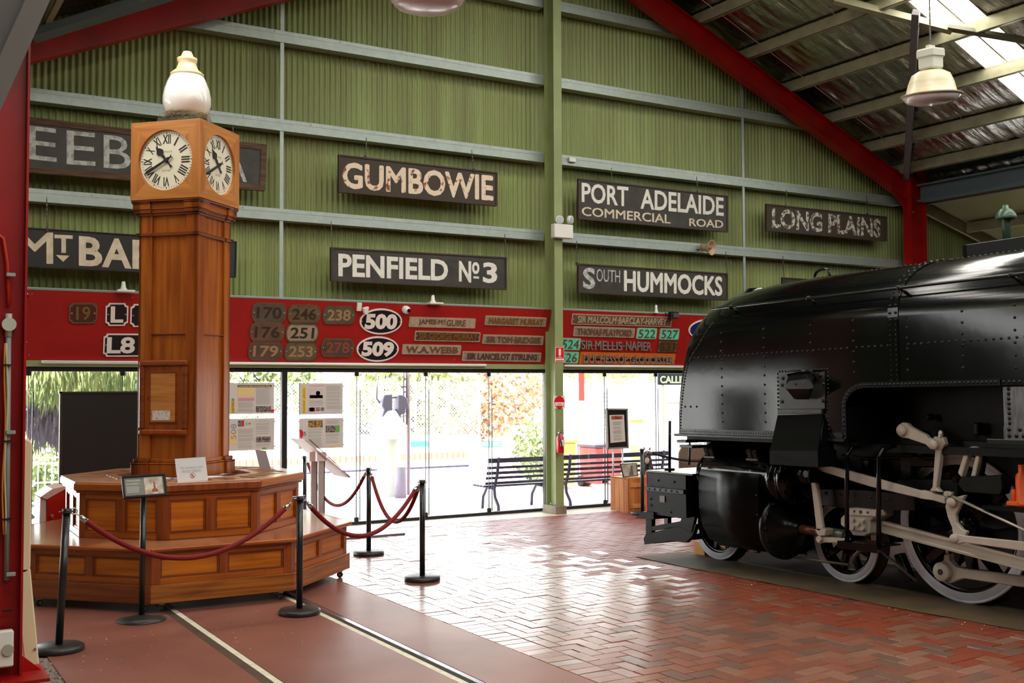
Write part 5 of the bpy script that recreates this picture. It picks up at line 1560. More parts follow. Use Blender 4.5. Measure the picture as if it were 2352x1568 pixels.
# tilted lectern behind the bench
t = thing('lectern_sign', 'tilted white reading board on two grey posts beyond the bench', 'lectern', (5.4, 14.0 - 0.9, 0))
f = Fr((0, 12.9, 0), (1, 0, 0), (0, 0, 1))
pl = f.px(685, 1007); pr = f.px(787, 1092)
mb = MB(f); mb.prism([pl, pr, (pr[0] - 0.01, pr[1] - 0.012), (pl[0] - 0.01, pl[1] - 0.012)], -0.25, 0.25)
mb.build('board', mat('lectern_white', rgb(214, 190, 184), 0.5), t)
mb = MB(f); mb.prism([(pl[0] + 0.05, pl[1] + 0.002), (pr[0], pr[1] + 0.002), (pr[0] + 0.004, pr[1] - 0.006), (pl[0] + 0.05, pl[1] - 0.01)], 0.25, 0.262); mb.build('edge_strip', mat('edge_brown', rgb(74, 44, 44), 0.5), t)
for x, y in ((720, 0.05), (737, 0.2)):
    a = f.px(x, 1055, y); zt_ = a[1]
    MB(f).box(a[0] - 0.035, a[0] + 0.035, 0.0, zt_, y - 0.02, y + 0.02).build('post', mat('post_grey', rgb(176, 164, 160), 0.4), t, 0.004)
    MB(f).box(a[0] + 0.035, a[0] + 0.045, 0.0, zt_, y - 0.02, y + 0.02).build('post_channel', M_frame, t)
    MB(f).box(a[0] - 0.06, a[0] + 0.06, zt_ - 0.02, zt_ + 0.09, y - 0.03, y + 0.03).build('bracket', mat('bracket_white', rgb(232, 214, 208), 0.5), t)
MB().box(4.9, 5.9, 12.45, 13.1, 0, 0.02).build('base_plate', M_greysteel, t)

# posters fixed on the glass
M_paper = mat('poster_paper', rgb(206, 200, 194), 0.5)
M_ptext = mat('poster_text', rgb(150, 145, 140), 0.6)
def poster(label, quad, extras, seed, cols, dark='r'):
    rnd = random.Random(seed)
    fr = wallfr(13.66)
    Q = pxpoly(fr, quad)
    t = thing('glass_poster', label, 'poster', ((Q[0][0] + Q[1][0]) / 2, 13.66, Q[3][1]), 'printed panels mounted on the glass')
    fr = Fr((Q[3][0], 13.66, Q[3][1]), (1, 0, 0), (0, 0, 1))
    W_, H_ = Q[1][0] - Q[0][0], Q[0][1] - Q[3][1]
    MB(fr).box(0, W_, 0, H_, -0.006, 0).build('sheet', M_paper, t)
    MB(fr).box(-0.004 if dark == 'l' else W_ - 0.008, 0.012 if dark == 'l' else W_ + 0.006, -0.004, H_ + 0.003, -0.012, -0.006).build('backing', M_frame, t)
    mb = MB(fr)
    for (x0, x1, y0, y1) in cols:
        y = y1
        while y > y0:
            if rnd.random() < 0.88:
                mb.box(x0 * W_, (x1 - rnd.uniform(0, 0.05)) * W_, y * H_ - 0.003, y * H_, 0, 0.0008)
            y -= 0.022
    mb.build('printed_lines', M_ptext, t, recalc=False)
    for e in extras:
        if e[0] == 'box':
            MB(fr).box(e[2] * W_, e[4] * W_, e[3] * H_, e[5] * H_, 0.0005, 0.0018).build('print_block', e[1], t)
        elif e[0] == 'disc':
            MB(fr).prism([p for p in ell(e[2] * W_, e[3] * H_, e[4] * W_, e[4] * W_, 24) if p[0] >= 0 and p[1] >= 0], 0.0005, 0.0018).build('print_disc', e[1], t)
        elif e[0] == 'text':
            m2 = MB(fr); text_into(m2, e[2], (e[3] * W_, e[4] * H_, e[5] * W_, e[6] * H_), 0.0016, 0.0024, off=e[7], rot=0, shear=0.0); m2.build('lettering', e[1], t, recalc=False)
        elif e[0] == 'vtext':
            m2 = MB(fr); cx_, cy_ = (e[3] + e[5]) / 2 * W_, (e[4] + e[6]) / 2 * H_
            hw_, hh_ = (e[6] - e[4]) * H_ / 2, (e[5] - e[3]) * W_ / 2
            text_into(m2, e[2], (cx_ - hw_, cy_ - hh_, cx_ + hw_, cy_ + hh_), 0.0016, 0.0024, off=e[7], rot=math.pi / 2); m2.build('lettering', e[1], t, recalc=False)
    mb = MB(fr)
    for p in ((-0.01, 0.1), (-0.01, 0.9), (W_ / W_ + 0.015, 0.1), (W_ / W_ + 0.015, 0.9)):
        mb.cyl((p[0] * W_, p[1] * H_, -0.01), (p[0] * W_, p[1] * H_, 0.01), 0.008, 8)
    mb.build('stand_off', M_galv, t)
Yw = mat('print_yellow', rgb(232, 190, 70), 0.5); Pk = mat('print_pink', rgb(206, 140, 160), 0.5); Og = mat('print_sand', rgb(226, 196, 140), 0.5)
Bk = mat('print_black', rgb(40, 34, 30), 0.5); Gn = mat('print_green', rgb(96, 170, 60), 0.5); Rd = mat('print_red2', rgb(208, 24, 40), 0.5)
Ph = mat('print_photo', rgb(150, 136, 132), 0.5, col2=rgb(56, 46, 48), scale=40, contrast=(0.4, 0.6)); Ph2 = mat('print_photo2', rgb(196, 150, 60), 0.5, col2=rgb(60, 54, 40), scale=30)
Wt = mat('print_white2', rgb(236, 232, 226), 0.5)
poster('glass panel headed Locomotive Name and Number Plates, right of the clock', [(515, 879), (629, 881), (629, 952.5), (515, 951)],
       [('box', Bk, 0.26, 0.86, 0.95, 0.93), ('text', mat('print_cream', rgb(240, 214, 130), 0.5), 'Locomotive Name and Number Plates', 0.28, 0.872, 0.93, 0.92, 0.02), ('box', Og, 0.26, 0.54, 0.60, 0.84), ('box', Pk, 0.27, 0.42, 0.60, 0.51),
        ('box', Ph, 0.63, 0.05, 0.94, 0.24), ('box', Rd, 0.94, 0.04, 1.0, 0.13), ('box', Yw, 0.13, 0.03, 0.205, 0.43), ('disc', Gn, 0.17, 0.46, 0.03), ('vtext', Bk, 'names', 0.145, 0.05, 0.195, 0.40, 0.0)], 1, [(0.27, 0.59, 0.06, 0.38), (0.63, 0.94, 0.28, 0.83)])
poster('glass panel with a large sideways 508, below the headed one', [(515, 962), (629, 960), (629, 1031), (515, 1036)],
       [('box', Og, 0.10, 0.18, 0.245, 0.60), ('vtext', mat('print_slate', rgb(140, 140, 150), 0.5), '508', 0.125, 0.36, 0.235, 0.84, 0.0), ('box', Ph, 0.27, 0.76, 0.35, 0.95), ('box', Rd, 0.35, 0.76, 0.39, 0.95), ('text', M_ptext, '8', 0.42, 0.79, 0.46, 0.88, 0.0), ('disc', Gn, 0.50, 0.84, 0.022), ('box', Ph, 0.63, 0.24, 0.93, 0.42), ('disc', Gn, 0.80, -0.0, 0.05)], 2, [(0.27, 0.59, 0.05, 0.72), (0.63, 0.93, 0.50, 0.93), (0.63, 0.93, 0.08, 0.20)])
poster('glass panel titled number plates with an engine photograph, right of the mullion', [(688, 880), (787, 881), (786.5, 951), (688, 952)],
       [('box', Yw, 0.055, 0.05, 0.145, 0.91), ('vtext', Bk, 'number plates', 0.068, 0.06, 0.135, 0.83, 0.0), ('box', mat('print_paper2', rgb(206, 190, 186), 0.5), 0.215, 0.50, 0.54, 0.83), ('disc', M_greysteel, 0.42, 0.68, 0.05), ('box', Ph, 0.23, 0.52, 0.53, 0.62),
        ('box', mat('print_maroon', rgb(140, 40, 60), 0.5), 0.21, 0.10, 0.355, 0.22), ('disc', M_ptext, 0.283, 0.16, 0.05), ('box', MATS['print_maroon'], 0.38, 0.115, 0.465, 0.22), ('text', Wt, 'CME', 0.39, 0.15, 0.455, 0.19, 0.01), ('box', M_greysteel, 0.485, 0.11, 0.565, 0.22), ('box', Pk, 0.22, 0.915, 0.57, 0.935)], 3, [(0.22, 0.56, 0.27, 0.44), (0.61, 0.97, 0.14, 0.92)], 'l')
poster('lower right glass panel with a red disc and figure 5', [(687, 961), (787.5, 960), (786.5, 1030), (687, 1031)],
       [('disc', Rd, 0.0, 0.50, 0.10), ('text', Bk, '5', 0.105, 0.43, 0.155, 0.56, 0.0), ('box', Ph2, 0.20, 0.70, 0.53, 0.93), ('box', Ph, 0.60, 0.52, 0.83, 0.75), ('box', Gn, 0.83, 0.52, 0.92, 0.75), ('box', Og, 0.60, 0.05, 0.95, 0.11)], 4, [(0.20, 0.53, 0.05, 0.66), (0.60, 0.92, 0.78, 0.93), (0.60, 0.92, 0.15, 0.48)])

# framed notice on two thin poles
f = wallfr(13.2)
t = thing('notice_stand', 'silver-framed black notice with a typed sheet on two thin poles by the right-hand glass', 'sign stand', (9.72, 13.2, 0))
q = pxpoly(f, [(1391.5, 937.5), (1441, 938), (1443.5, 1029), (1394.5, 1031.5)])
MB(f).prism(q, -0.02, 0).build('back_board', M_frame, t)
for i in range(4):
    p, q_ = Vector(q[i]), Vector(q[(i + 1) % 4]); d_ = (q_ - p).normalized(); nn = Vector((d_.y, -d_.x)); cc = sum((Vector(a_) for a_ in q), Vector((0, 0))) / 4
    if (cc - p).dot(nn) < 0: nn = -nn
    MB(f).prism([tuple(p), tuple(q_), tuple(q_ + nn * 0.022), tuple(p + nn * 0.022)], -0.022, 0.012).build('frame_rail', mat('alu_frame', rgb(160, 156, 146), 0.4, 0.3), t)
MB(f).prism(pxpoly(f, [(1399.5, 953), (1433, 952), (1436, 1013.5), (1402, 1017)]), 0, 0.004).build('paper', mat('paper_white', rgb(214, 206, 196), 0.5), t)
MB(f).prism(pxpoly(f, [(1404, 955), (1429, 954.5), (1429, 962), (1404, 963)]), 0.004, 0.006).build('heading_block', mat('print_orange', rgb(190, 96, 50), 0.5, col2=rgb(40, 20, 14), scale=20), t)
mb = MB(f)
for i in range(22):
    if i in (5, 9, 15, 18): continue
    p = f.px(1407 + i * 0.12, 968 + i * 2.0)
    mb.box(p[0], p[0] + random.uniform(0.14, 0.165), p[1] - 0.004, p[1], 0.004, 0.006)
mb.build('printed_lines', M_ptext, t)
for x, top in ((1408, 1034), (1430, 1032)):
    g = f.px(x, top, -0.05); zz = 0.0
    mb = MB(f); mb.cyl((g[0], 0.0, -0.05), (g[0], g[1] + 0.3, -0.05), 0.012, 10); mb.build('pole', mat('silver_pole', rgb(190, 180, 184), 0.3, 0.5), t)
# wooden crate with a dog sculpture and a framed photo
cr_ = thing('wooden_crate', 'upright slatted wooden crate by the right-hand glass', 'crate', (9.95, 13.0, 0))
x0, x1, y0, y1, zt_ = 9.66, 10.30, 12.84, 13.28, 0.50
Wc = [wood('crate_%d' % i, c, c2, False, 0.6, coat=0.0) for i, (c, c2) in enumerate([(rgb(206, 132, 66), rgb(180, 104, 46)), (rgb(190, 112, 50), rgb(160, 88, 36)), (rgb(214, 146, 84), rgb(190, 118, 56))])]
for i in range(6):
    a = x0 + (x1 - x0) * i / 6; MB().box(a + 0.003, a + (x1 - x0) / 6 - 0.003, y0, y0 + 0.014, 0.0, zt_ - 0.02).build('slat', Wc[i % 3], cr_, 0.002)
for i in range(4):
    a = y0 + (y1 - y0) * i / 4; MB().box(x0 - 0.014, x0, a + 0.003, a + (y1 - y0) / 4 - 0.003, 0.0, zt_ - 0.01).build('slat', Wc[(i + 1) % 3], cr_, 0.002)
for z in (0.06, 0.36):
    MB().box(x0 + 0.02, x1, y0 - 0.015, y0, z, z + 0.06).build('batten', Wc[2], cr_, 0.002)
MB().box(x0 - 0.014, x1, y0, y1, zt_ - 0.02, zt_).build('top_board', Wc[0], cr_, 0.002)
f = wallfr(12.95)
q = pxpoly(f, [(1424, 1062.5), (1463, 1061), (1466, 1091), (1431.5, 1094.5)])
t = thing('framed_photo', 'small framed photograph of a dog standing on the wooden crate', 'picture', tuple(f.pt((q[2][0] + q[3][0]) / 2, zt_)))
dz = zt_ - min(q[2][1], q[3][1])
q = [(a, b + dz) for a, b in q]
MB(f).prism(q, -0.012, 0).build('frame', mat('photo_frame', rgb(60, 46, 36), 0.4), t)
cc = Vector((sum(a[0] for a in q) / 4, sum(a[1] for a in q) / 4))
MB(f).prism([tuple(cc + (Vector(a) - cc) * 0.88) for a in q], 0, 0.003).build('photo', mat('photo_pale', rgb(206, 204, 190), 0.3, col2=rgb(150, 150, 140), scale=8), t)
MB(f).prism([(cc.x - 0.02, cc.y - 0.08), (cc.x + 0.07, cc.y - 0.08), (cc.x + 0.05, cc.y + 0.02), (cc.x + 0.055, cc.y + 0.08), (cc.x + 0.035, cc.y + 0.06), (cc.x + 0.02, cc.y + 0.08), (cc.x + 0.01, cc.y + 0.0)], 0.003, 0.005).build('photo_dog', mat('photo_dark', rgb(110, 108, 104), 0.5), t)
# seated cattle dog sculpture
q = f.px(1491, 1060); DX = q[0]; DZ = zt_
dog = thing('dog_sculpture', 'painted sculpture of a seated blue-grey cattle dog on the crate', 'dog', (DX, 13.0, DZ))
def skin(name, pts, edges, radii, m, parent, lv=2):
    me = D.meshes.new(name); O = Vector(parent['_o'])
    me.from_pydata([tuple(Vector(p) - O) for p in pts], edges, [])
    me.materials.append(m)
    o = D.objects.new(name, me); COL.objects.link(o); o.parent = parent; o['_o'] = list(O)
    b = bmesh.new(); b.from_mesh(me)
    ly = b.verts.layers.skin.verify(); b.verts.ensure_lookup_table()
    for v, r in zip(b.verts, radii):
        v[ly].radius = (r, r)
    b.verts[0][ly].use_root = True
    b.to_mesh(me); b.free()
    s = o.modifiers.new('skin', 'SKIN'); s.use_smooth_shade = True
    o.modifiers.new('sub', 'SUBSURF').levels = lv; o.modifiers['sub'].render_levels = lv
    return o
M_dogf = mat('dog_fur', rgb(92, 92, 104), 0.8, col2=rgb(40, 38, 44), scale=26, bump=0.4, bscale=60)
def dp_(x, y, z): return (DX + x, 13.0 + y, DZ + z)
pts = [dp_(0, 0.10, 0.07), dp_(0, 0.06, 0.16), dp_(0, 0.01, 0.27), dp_(0, -0.02, 0.345), dp_(0, -0.03, 0.40), dp_(0, -0.075, 0.395), dp_(0, -0.135, 0.372),
       dp_(-0.05, -0.03, 0.22), dp_(-0.052, -0.05, 0.11), dp_(-0.052, -0.06, 0.03), dp_(-0.052, -0.09, 0.018), dp_(0.05, -0.03, 0.22), dp_(0.052, -0.05, 0.11), dp_(0.052, -0.06, 0.03), dp_(0.052, -0.09, 0.018),
       dp_(-0.085, 0.08, 0.08), dp_(-0.10, 0.0, 0.06), dp_(-0.10, -0.05, 0.02), dp_(0.085, 0.08, 0.08), dp_(0.10, 0.0, 0.06), dp_(0.10, -0.05, 0.02), dp_(0, 0.20, 0.03), dp_(0.06, 0.28, 0.025)]
skin('body', pts, [(0, 1), (1, 2), (2, 3), (3, 4), (4, 5), (5, 6), (2, 7), (7, 8), (8, 9), (9, 10), (2, 11), (11, 12), (12, 13), (13, 14), (0, 15), (15, 16), (16, 17), (0, 18), (18, 19), (19, 20), (0, 21), (21, 22)],
     [0.095, 0.10, 0.092, 0.066, 0.072, 0.045, 0.026, 0.038, 0.026, 0.022, 0.018, 0.038, 0.026, 0.022, 0.018, 0.055, 0.035, 0.02, 0.055, 0.035, 0.02, 0.02, 0.012], M_dogf, dog)
for s in (-1, 1):
    MB().add([dp_(s * 0.022, -0.04, 0.455), dp_(s * 0.066, -0.03, 0.44), dp_(s * 0.058, -0.035, 0.525), dp_(s * 0.035, -0.015, 0.46)], [(0, 1, 2), (1, 3, 2), (3, 0, 2), (0, 3, 1)]).build('ear', mat('dog_ear', rgb(150, 92, 72), 0.8), dog)
    MB().sphere(dp_(s * 0.027, -0.094, 0.415), 0.009, 10, 6).build('eye', M_black, dog)
MB().sphere(dp_(0, -0.162, 0.382), 0.014, 10, 6, (1.2, 0.8, 0.9)).build('nose', M_black, dog)
MB().sphere(dp_(0, -0.140, 0.352), 0.019, 10, 6, (1.1, 1.0, 0.5)).build('tongue', mat('tongue', rgb(196, 90, 90), 0.5), dog)
MB().sphere(dp_(0, -0.100, 0.402), 0.018, 12, 8, (0.5, 1.2, 2.0)).build('blaze', mat('dog_white', rgb(214, 204, 190), 0.8), dog)
MB().sphere(dp_(0, -0.055, 0.275), 0.05, 14, 10, (0.9, 0.7, 1.3)).build('chest', MATS['dog_white'], dog)
dog.rotation_euler = (0, 0, math.radians(-37)); dog.scale = (0.85, 0.85, 0.85)
t = thing('leaning_panel', 'brown arched board standing behind the engine front', 'board', (12.1, 12.4, 0))
f = wallfr(12.4)
MB(f).prism(pxpoly(f, [(1561, 1092), (1561, 1040), (1566, 1029), (1580, 1020), (1610, 1018), (1640, 1040), (1640, 1092)]) , -0.03, 0).build('panel', mat('brown_board', rgb(126, 104, 90), 0.7, var=0.2, scale=30), t)
a = f.px(1600, 1090)
MB(f).box(a[0] - 0.15, a[0] + 0.2, 0, a[1] + 0.02, -0.03, 0).build('foot', MATS['brown_board'], t)
# ------------------------------------------------------------------ the black articulated engine
tl = 0.0138
LO = Vector((7.83, 8.87, 0.0))
LA = Vector((0, -math.cos(tl), math.sin(tl)))
LU = Vector((0, math.sin(tl), math.cos(tl)))
LN = Vector((1, 0, 0))
def LP(s, d, h): return LO + LA * s + LN * d + LU * h
def LF(d): return Fr(LO + LN * d, LA, LU)          # (s, h, towards the viewer)
SF = Fr(LO, LN, LU)                                  # (d, h, s)
loco = thing('steam_locomotive', 'huge black riveted steam locomotive with white-rimmed wheels at right', 'locomotive', tuple(LP(3, 0.665, 0)))
CD = 0.665
def interp(tab, x):
    if x <= tab[0][0]: return tab[0][1]
    for (a, b), (c, d) in zip(tab, tab[1:]):
        if x <= c:
            return b + (d - b) * (x - a) / (c - a)
    return tab[-1][1]
TT = [(0.30, 2.44), (0.36, 2.55), (0.43, 2.62), (0.58, 2.71), (0.77, 2.765), (1.2, 2.805), (1.7, 2.82), (9, 2.825)]
HS_ = [(0.30, 1.40), (0.312, 1.52), (0.327, 1.635), (0.36, 1.80), (0.40, 1.95), (0.435, 2.04), (0.52, 2.15), (0.632, 2.235), (0.893, 2.31), (1.3, 2.33), (9, 2.33)]
SE = 6.2
st_ = [0.30, 0.312, 0.327, 0.36, 0.40, 0.435, 0.48, 0.52, 0.58, 0.632, 0.70, 0.77, 0.893, 1.05, 1.2, 1.45, 1.7, 2.2, 2.979, 2.981, 3.6, 4.5, 5.4, SE]
NQ = 12
P = []
for s in st_:
    T_, h_ = interp(TT, s), interp(HS_, s)
    row = [(-0.74, min(h_, 2.04))]
    for i in range(NQ + 1):
        a = math.pi / 2 * i / NQ
        row.append((-0.74 + 0.72 * (1 - math.cos(a) ** 1.0), h_ + (T_ - h_) * math.sin(a) ** 0.92 if a else h_))
    row.append((CD, T_ + 0.015))
    far = [(2 * CD - d, h) for d, h in row[-2::-1]]
    for d, h in row + far + [(2 * CD + 0.74, 1.35)]:
        P.append(LP(s, d, h))
m_ = 2 * (NQ + 3) - 1 + 1
F = []
for i in range(len(st_) - 1):
    for k in range(m_ - 1):
        a = i * m_ + k
        F.append((a, a + 1, a + m_ + 1, a + m_))
mb = MB(); mb.add(P, F, True)
mb.build('tank_top', M_black_gloss, loco, recalc=True)
# front end plate of the tank
row0 = [(p) for p in range(m_)]
front = [P[k] for k in range(m_)] + [LP(0.30, -0.74, 1.35)]
mb = MB(); mb.add(front, [tuple(range(len(front)))]); mb.build('tank_front', M_black_gloss, loco)
# near side sheet with the arched opening over the motion
fl = [(0.30, 1.35), (0.312, 1.52), (0.327, 1.635), (0.36, 1.80), (0.40, 1.95), (0.435, 2.04)]
arch = [(2.475, 1.35), (2.475, 1.62)] + [(2.475 + 0.20 * (1 - math.cos(a)), 1.62 + 0.153 * math.sin(a)) for a in [math.pi / 2 * i / 8 for i in range(1, 9)]]
side = fl + [(SE, 2.04), (SE, 1.773)] + [(2.70, 1.773)] + arch[::-1]
MB(LF(-0.74)).prism(side, -0.014, 0.0).build('tank_side', M_black_gloss, loco)
# dark inside of the opening and the far side
MB().add([tuple(LP(*q)) for q in ((2.2, -0.2, 1.30), (SE, -0.2, 1.30), (SE, -0.2, 1.80), (2.2, -0.2, 1.80))], [(0, 1, 2, 3)]).build('inner_frame', M_black_dull, loco)
MB(SF).box(-0.726, 2 * CD + 0.72, 1.773, 1.79, 2.47, SE).build('tank_floor', M_black_dull, loco)
MB(SF).box(-0.72, 2 * CD + 0.72, 1.335, 1.352, 0.30, 2.47).build('tank_floor', M_black_dull, loco)
MB(SF).box(-0.73, 2 * CD + 0.73, 1.35, 1.62, 2.46, 2.475).build('tank_rear_plate', M_black_dull, loco)
# flange lip of the arch, base angle, seam strip
mb = MB(LF(-0.74))
inner = [(2.475, 1.35)] + arch[1:] + [(3.92, 1.773)]
off = []
for i, (a, b) in enumerate(inner):
    if i <= 1: off.append((a - 0.045, b))
    elif i >= len(inner) - 1: off.append((a, b + 0.045))
    else:
        k = (i - 1) / (len(inner) - 3) * math.pi / 2
        off.append((a - 0.045 * math.cos(k), b + 0.045 * math.sin(k)))
for i in range(len(inner) - 1):
    mb.prism([inner[i], inner[i + 1], off[i + 1], off[i]], 0, 0.008)
mb.build('arch_flange', M_satin, loco)
MB(LF(-0.74)).box(0.262, 2.47, 1.325, 1.352, -0.02, 0.035).build('base_angle', M_black_plate, loco, 0.004)
MB(LF(-0.74)).box(0.31, 2.45, 1.352, 1.40, 0, 0.008).build('base_flange', M_black_plate, loco)
MB(LF(-0.74)).box(2.93, 3.03, 1.80, 2.31, 0, 0.007).build('seam_strip', M_black_gloss, loco)
# panel on the girder at the right edge, its bright reflections put into the pale streaked colour
M_brightplate = mat('bright_plate', rgb(96, 94, 98), 0.3, 0.35, var=0.5, scale=8, stretch=(1, 6, 1), bump=0.1)
MB(LF(-0.72)).box(3.92, SE, 1.385, 1.76, -0.02, 0.0).build('girder_panel', M_brightplate, loco)
MB(LF(-0.72)).box(3.92, SE, 1.385, 1.475, 0.0, 0.008).build('girder_flange', M_brightplate, loco)
MB(LF(-0.72)).box(3.80, SE, 1.345, 1.385, -0.05, 0.04).build('girder_ledge', M_black_plate, loco, 0.004)
# curved seam over the tank top
def surf(s, h):
    """depth of the near shell at height h"""
    T_, h_ = interp(TT, s), interp(HS_, s)
    if h <= h_: return -0.74
    q = min(1.0, ((h - h_) / (T_ - h_)) ** (1 / 0.92))
    return -0.74 + 0.72 * (1 - math.cos(math.asin(q)))
def shell_pt(s, a, lift=0.0):
    T_, h_ = interp(TT, s), interp(HS_, s)
    d = -0.74 + 0.72 * (1 - math.cos(a)); h = h_ + (T_ - h_) * (math.sin(a) ** 0.92 if a > 0 else 0)
    nn = (-LN * math.cos(a) + LU * math.sin(a) * 1.2).normalized()
    return LP(s, d, h) + nn * lift, nn
mb = MB()
for s0 in (2.93,):
    for i in range(12):
        a0, a1 = math.pi / 2 * i / 12, math.pi / 2 * (i + 1) / 12
        q = [shell_pt(s0, a0, 0.006)[0], shell_pt(s0 + 0.10, a0, 0.006)[0], shell_pt(s0 + 0.10, a1, 0.006)[0], shell_pt(s0, a1, 0.006)[0]]
        mb.add([tuple(p) for p in q], [(0, 1, 2, 3)], True)
mb.build('seam_strip', M_black_gloss, loco)
# rivets (past what can be picked apart one by one: one part)
riv = MB()
RV = 0.0125
def rrow(p, q, n, d=-0.74, r=RV):
    for i in range(n):
        t_ = i / (n - 1) if n > 1 else 0
        s, h = p[0] + (q[0] - p[0]) * t_, p[1] + (q[1] - p[1]) * t_
        riv.dome(LP(s, surf(s, h) if d == -0.74 else d, h), -LN, r)
fr_ = LF(-0.74)
def rpx(pts, n, r=RV, d=-0.74):
    q = [LF(d).px(x, y) for x, y in pts]
    L = [0]
    for i in range(len(q) - 1): L.append(L[-1] + math.dist(q[i], q[i + 1]))
    for j in range(n):
        t_ = L[-1] * j / (n - 1)
        for i in range(len(q) - 1):
            if L[i + 1] >= t_ - 1e-9:
                k = (t_ - L[i]) / max(1e-9, L[i + 1] - L[i])
                s, h = q[i][0] + (q[i + 1][0] - q[i][0]) * k, q[i][1] + (q[i + 1][1] - q[i][1]) * k
                riv.dome(LP(s, (surf(s, h) if d == -0.74 else d), h), -LN, r)
                break
rpx([(1656, 765), (1660, 968)], 11)
rpx([(1753.5, 755), (1758.5, 969)], 11)
rpx([(1860.5, 747), (1861.5, 787)], 3)
rpx([(1959, 736), (1961.5, 855)], 6)
rpx([(2081.5, 727), (2085, 850)], 6)
rpx([(2209, 714), (2212.5, 844)], 6)
rpx([(2330, 700), (2333, 844)], 6)
rrow((0.50, 2.10), (2.50, 2.105), 33); rrow((2.60, 2.106), (2.92, 2.107), 6); rrow((3.12, 2.107), (5.0, 2.115), 31)
rrow((0.335, 1.376), (1.60, 1.376), 40, r=0.0145); rrow((2.13, 1.376), (2.44, 1.376), 8)
for s in (0.405, 0.49, 0.58): rrow((s, 1.62), (s, 1.62), 1)
# front edge
q = fl + [(0.52, 2.15), (0.632, 2.25), (0.72, 2.36), (0.80, 2.44)]
L = [0]
for i in range(len(q) - 1): L.append(L[-1] + math.dist(q[i], q[i + 1]))
k = 0.03
while k < L[-1]:
    for i in range(len(q) - 1):
        if L[i + 1] >= k:
            t_ = (k - L[i]) / (L[i + 1] - L[i])
            s, h = q[i][0] + (q[i + 1][0] - q[i][0]) * t_ + 0.022, q[i][1] + (q[i + 1][1] - q[i][1]) * t_ - 0.006
            riv.dome(LP(s, surf(s, h), h), -LN, 0.012)
            break
    k += 0.0295
# filler patch frame
rpx([(1791, 853), (1900, 848)], 17, 0.012); rpx([(1786.5, 858), (1788, 948)], 11, 0.012); rpx([(1901, 855), (1903.5, 995)], 16, 0.012)
# arch
n = len(off)
for i in range(n - 1):
    a, b = off[i], off[i + 1]
    c0 = ((a[0] + inner[i][0]) / 2 - 0.0, (a[1] + inner[i][1]) / 2)
    c1 = ((b[0] + inner[i + 1][0]) / 2, (b[1] + inner[i + 1][1]) / 2)
    dd = math.dist(c0, c1); m2 = max(1, round(dd / 0.038))
    for j in range(m2):
        t_ = j / m2
        riv.dome(LP(c0[0] + (c1[0] - c0[0]) * t_, -0.748, c0[1] + (c1[1] - c0[1]) * t_), -LN, 0.0135)
rrow((3.94, 1.795), (5.0, 1.795), 26, -0.74, 0.0145)
# double column on the seam, continuing over the curved top
for s in (2.952, 3.008):
    rrow((s, 1.83), (s, 2.31), 13)
    for i in range(14):
        p, nn = shell_pt(s, math.pi / 2 * (i + 0.5) / 14, 0.007); riv.dome(p, nn, RV)
# silhouette row along the crown
s = 1.45
while s < 5.2:
    p, nn = shell_pt(s, math.pi / 2 * 0.93); riv.dome(p, nn, 0.013); s += 0.052
# girder rivets
for i in range(9): riv.dome(LP(3.965, -0.72, 1.50 + i * 0.035), -LN, 0.0155)
for i in range(20):
    riv.dome(LP(3.965 + i * 0.085, -0.728, 1.455), -LN, 0.0165); riv.dome(LP(3.965 + i * 0.055, -0.728, 1.41), -LN, 0.0165)
riv.build('rivets', M_black_plate, loco, kind='stuff', recalc=False)

# handrail
mb = MB(); mb.tube([LP(s, -0.76, 2.556) for s in (0.86, 2.0, 3.0, 4.0, 5.4)], 0.0125, 8); hr = mb.build('handrail', M_black_plate, loco)
for s in (1.118, 2.10, 3.065, 4.044, 5.0):
    mb = MB(); mb.cyl(LP(s, -0.76, 2.556), LP(s + 0.02, -0.66, 2.50), 0.014, 8).sphere(tuple(LP(s, -0.76, 2.556)), 0.022, 10, 6); mb.build('rail_bracket', M_black_plate, hr)
# cover box, vent and lifting eye on the top
mb = MB(Fr(LO + LU * 2.80, LA, LN))
mb.prism(rrect(2.965, 0.10, SE, 1.2, 0.09, 5), 0.0, 0.158)
mb.build('cover_box', M_satin, loco, 0.006)
mb = MB(); mb.lathe([(0, 0.0), (0.034, 0.0), (0.034, 0.235), (0.034, 0.27)], LP(3.255, 0.35, 2.95), LU, 18)
mb.build('vent_pipe', M_ventgreen, loco)
mb = MB(); mb.lathe([(0.034, 0.225), (0.082, 0.205), (0.088, 0.215), (0.080, 0.245), (0.055, 0.285), (0.026, 0.302), (0.024, 0.326), (0, 0.328)], LP(3.255, 0.35, 2.95), LU, 24); mb.build('vent_cap', M_ventgreen, loco)
mb = MB()
c = LP(1.33, 0.25, 2.865)
mb.tube([c + LA * (0.085 * math.cos(a) * (1.25 if math.cos(a) < 0 else 1)) + LU * (0.062 * math.sin(a) + 0.02) for a in [math.pi * 2 * i / 20 for i in range(20)]] + [c + LA * 0.085 + LU * 0.02], 0.014, 8, caps=False); mb.build('lifting_eye', M_black_plate, loco)
mb = MB(); mb.lathe([(0.0, 0.06), (0.10, 0.05), (0.14, 0.0)], LP(0.78, -0.1, 2.74), LU, 18); mb.build('filler_lid', M_black_gloss, loco)

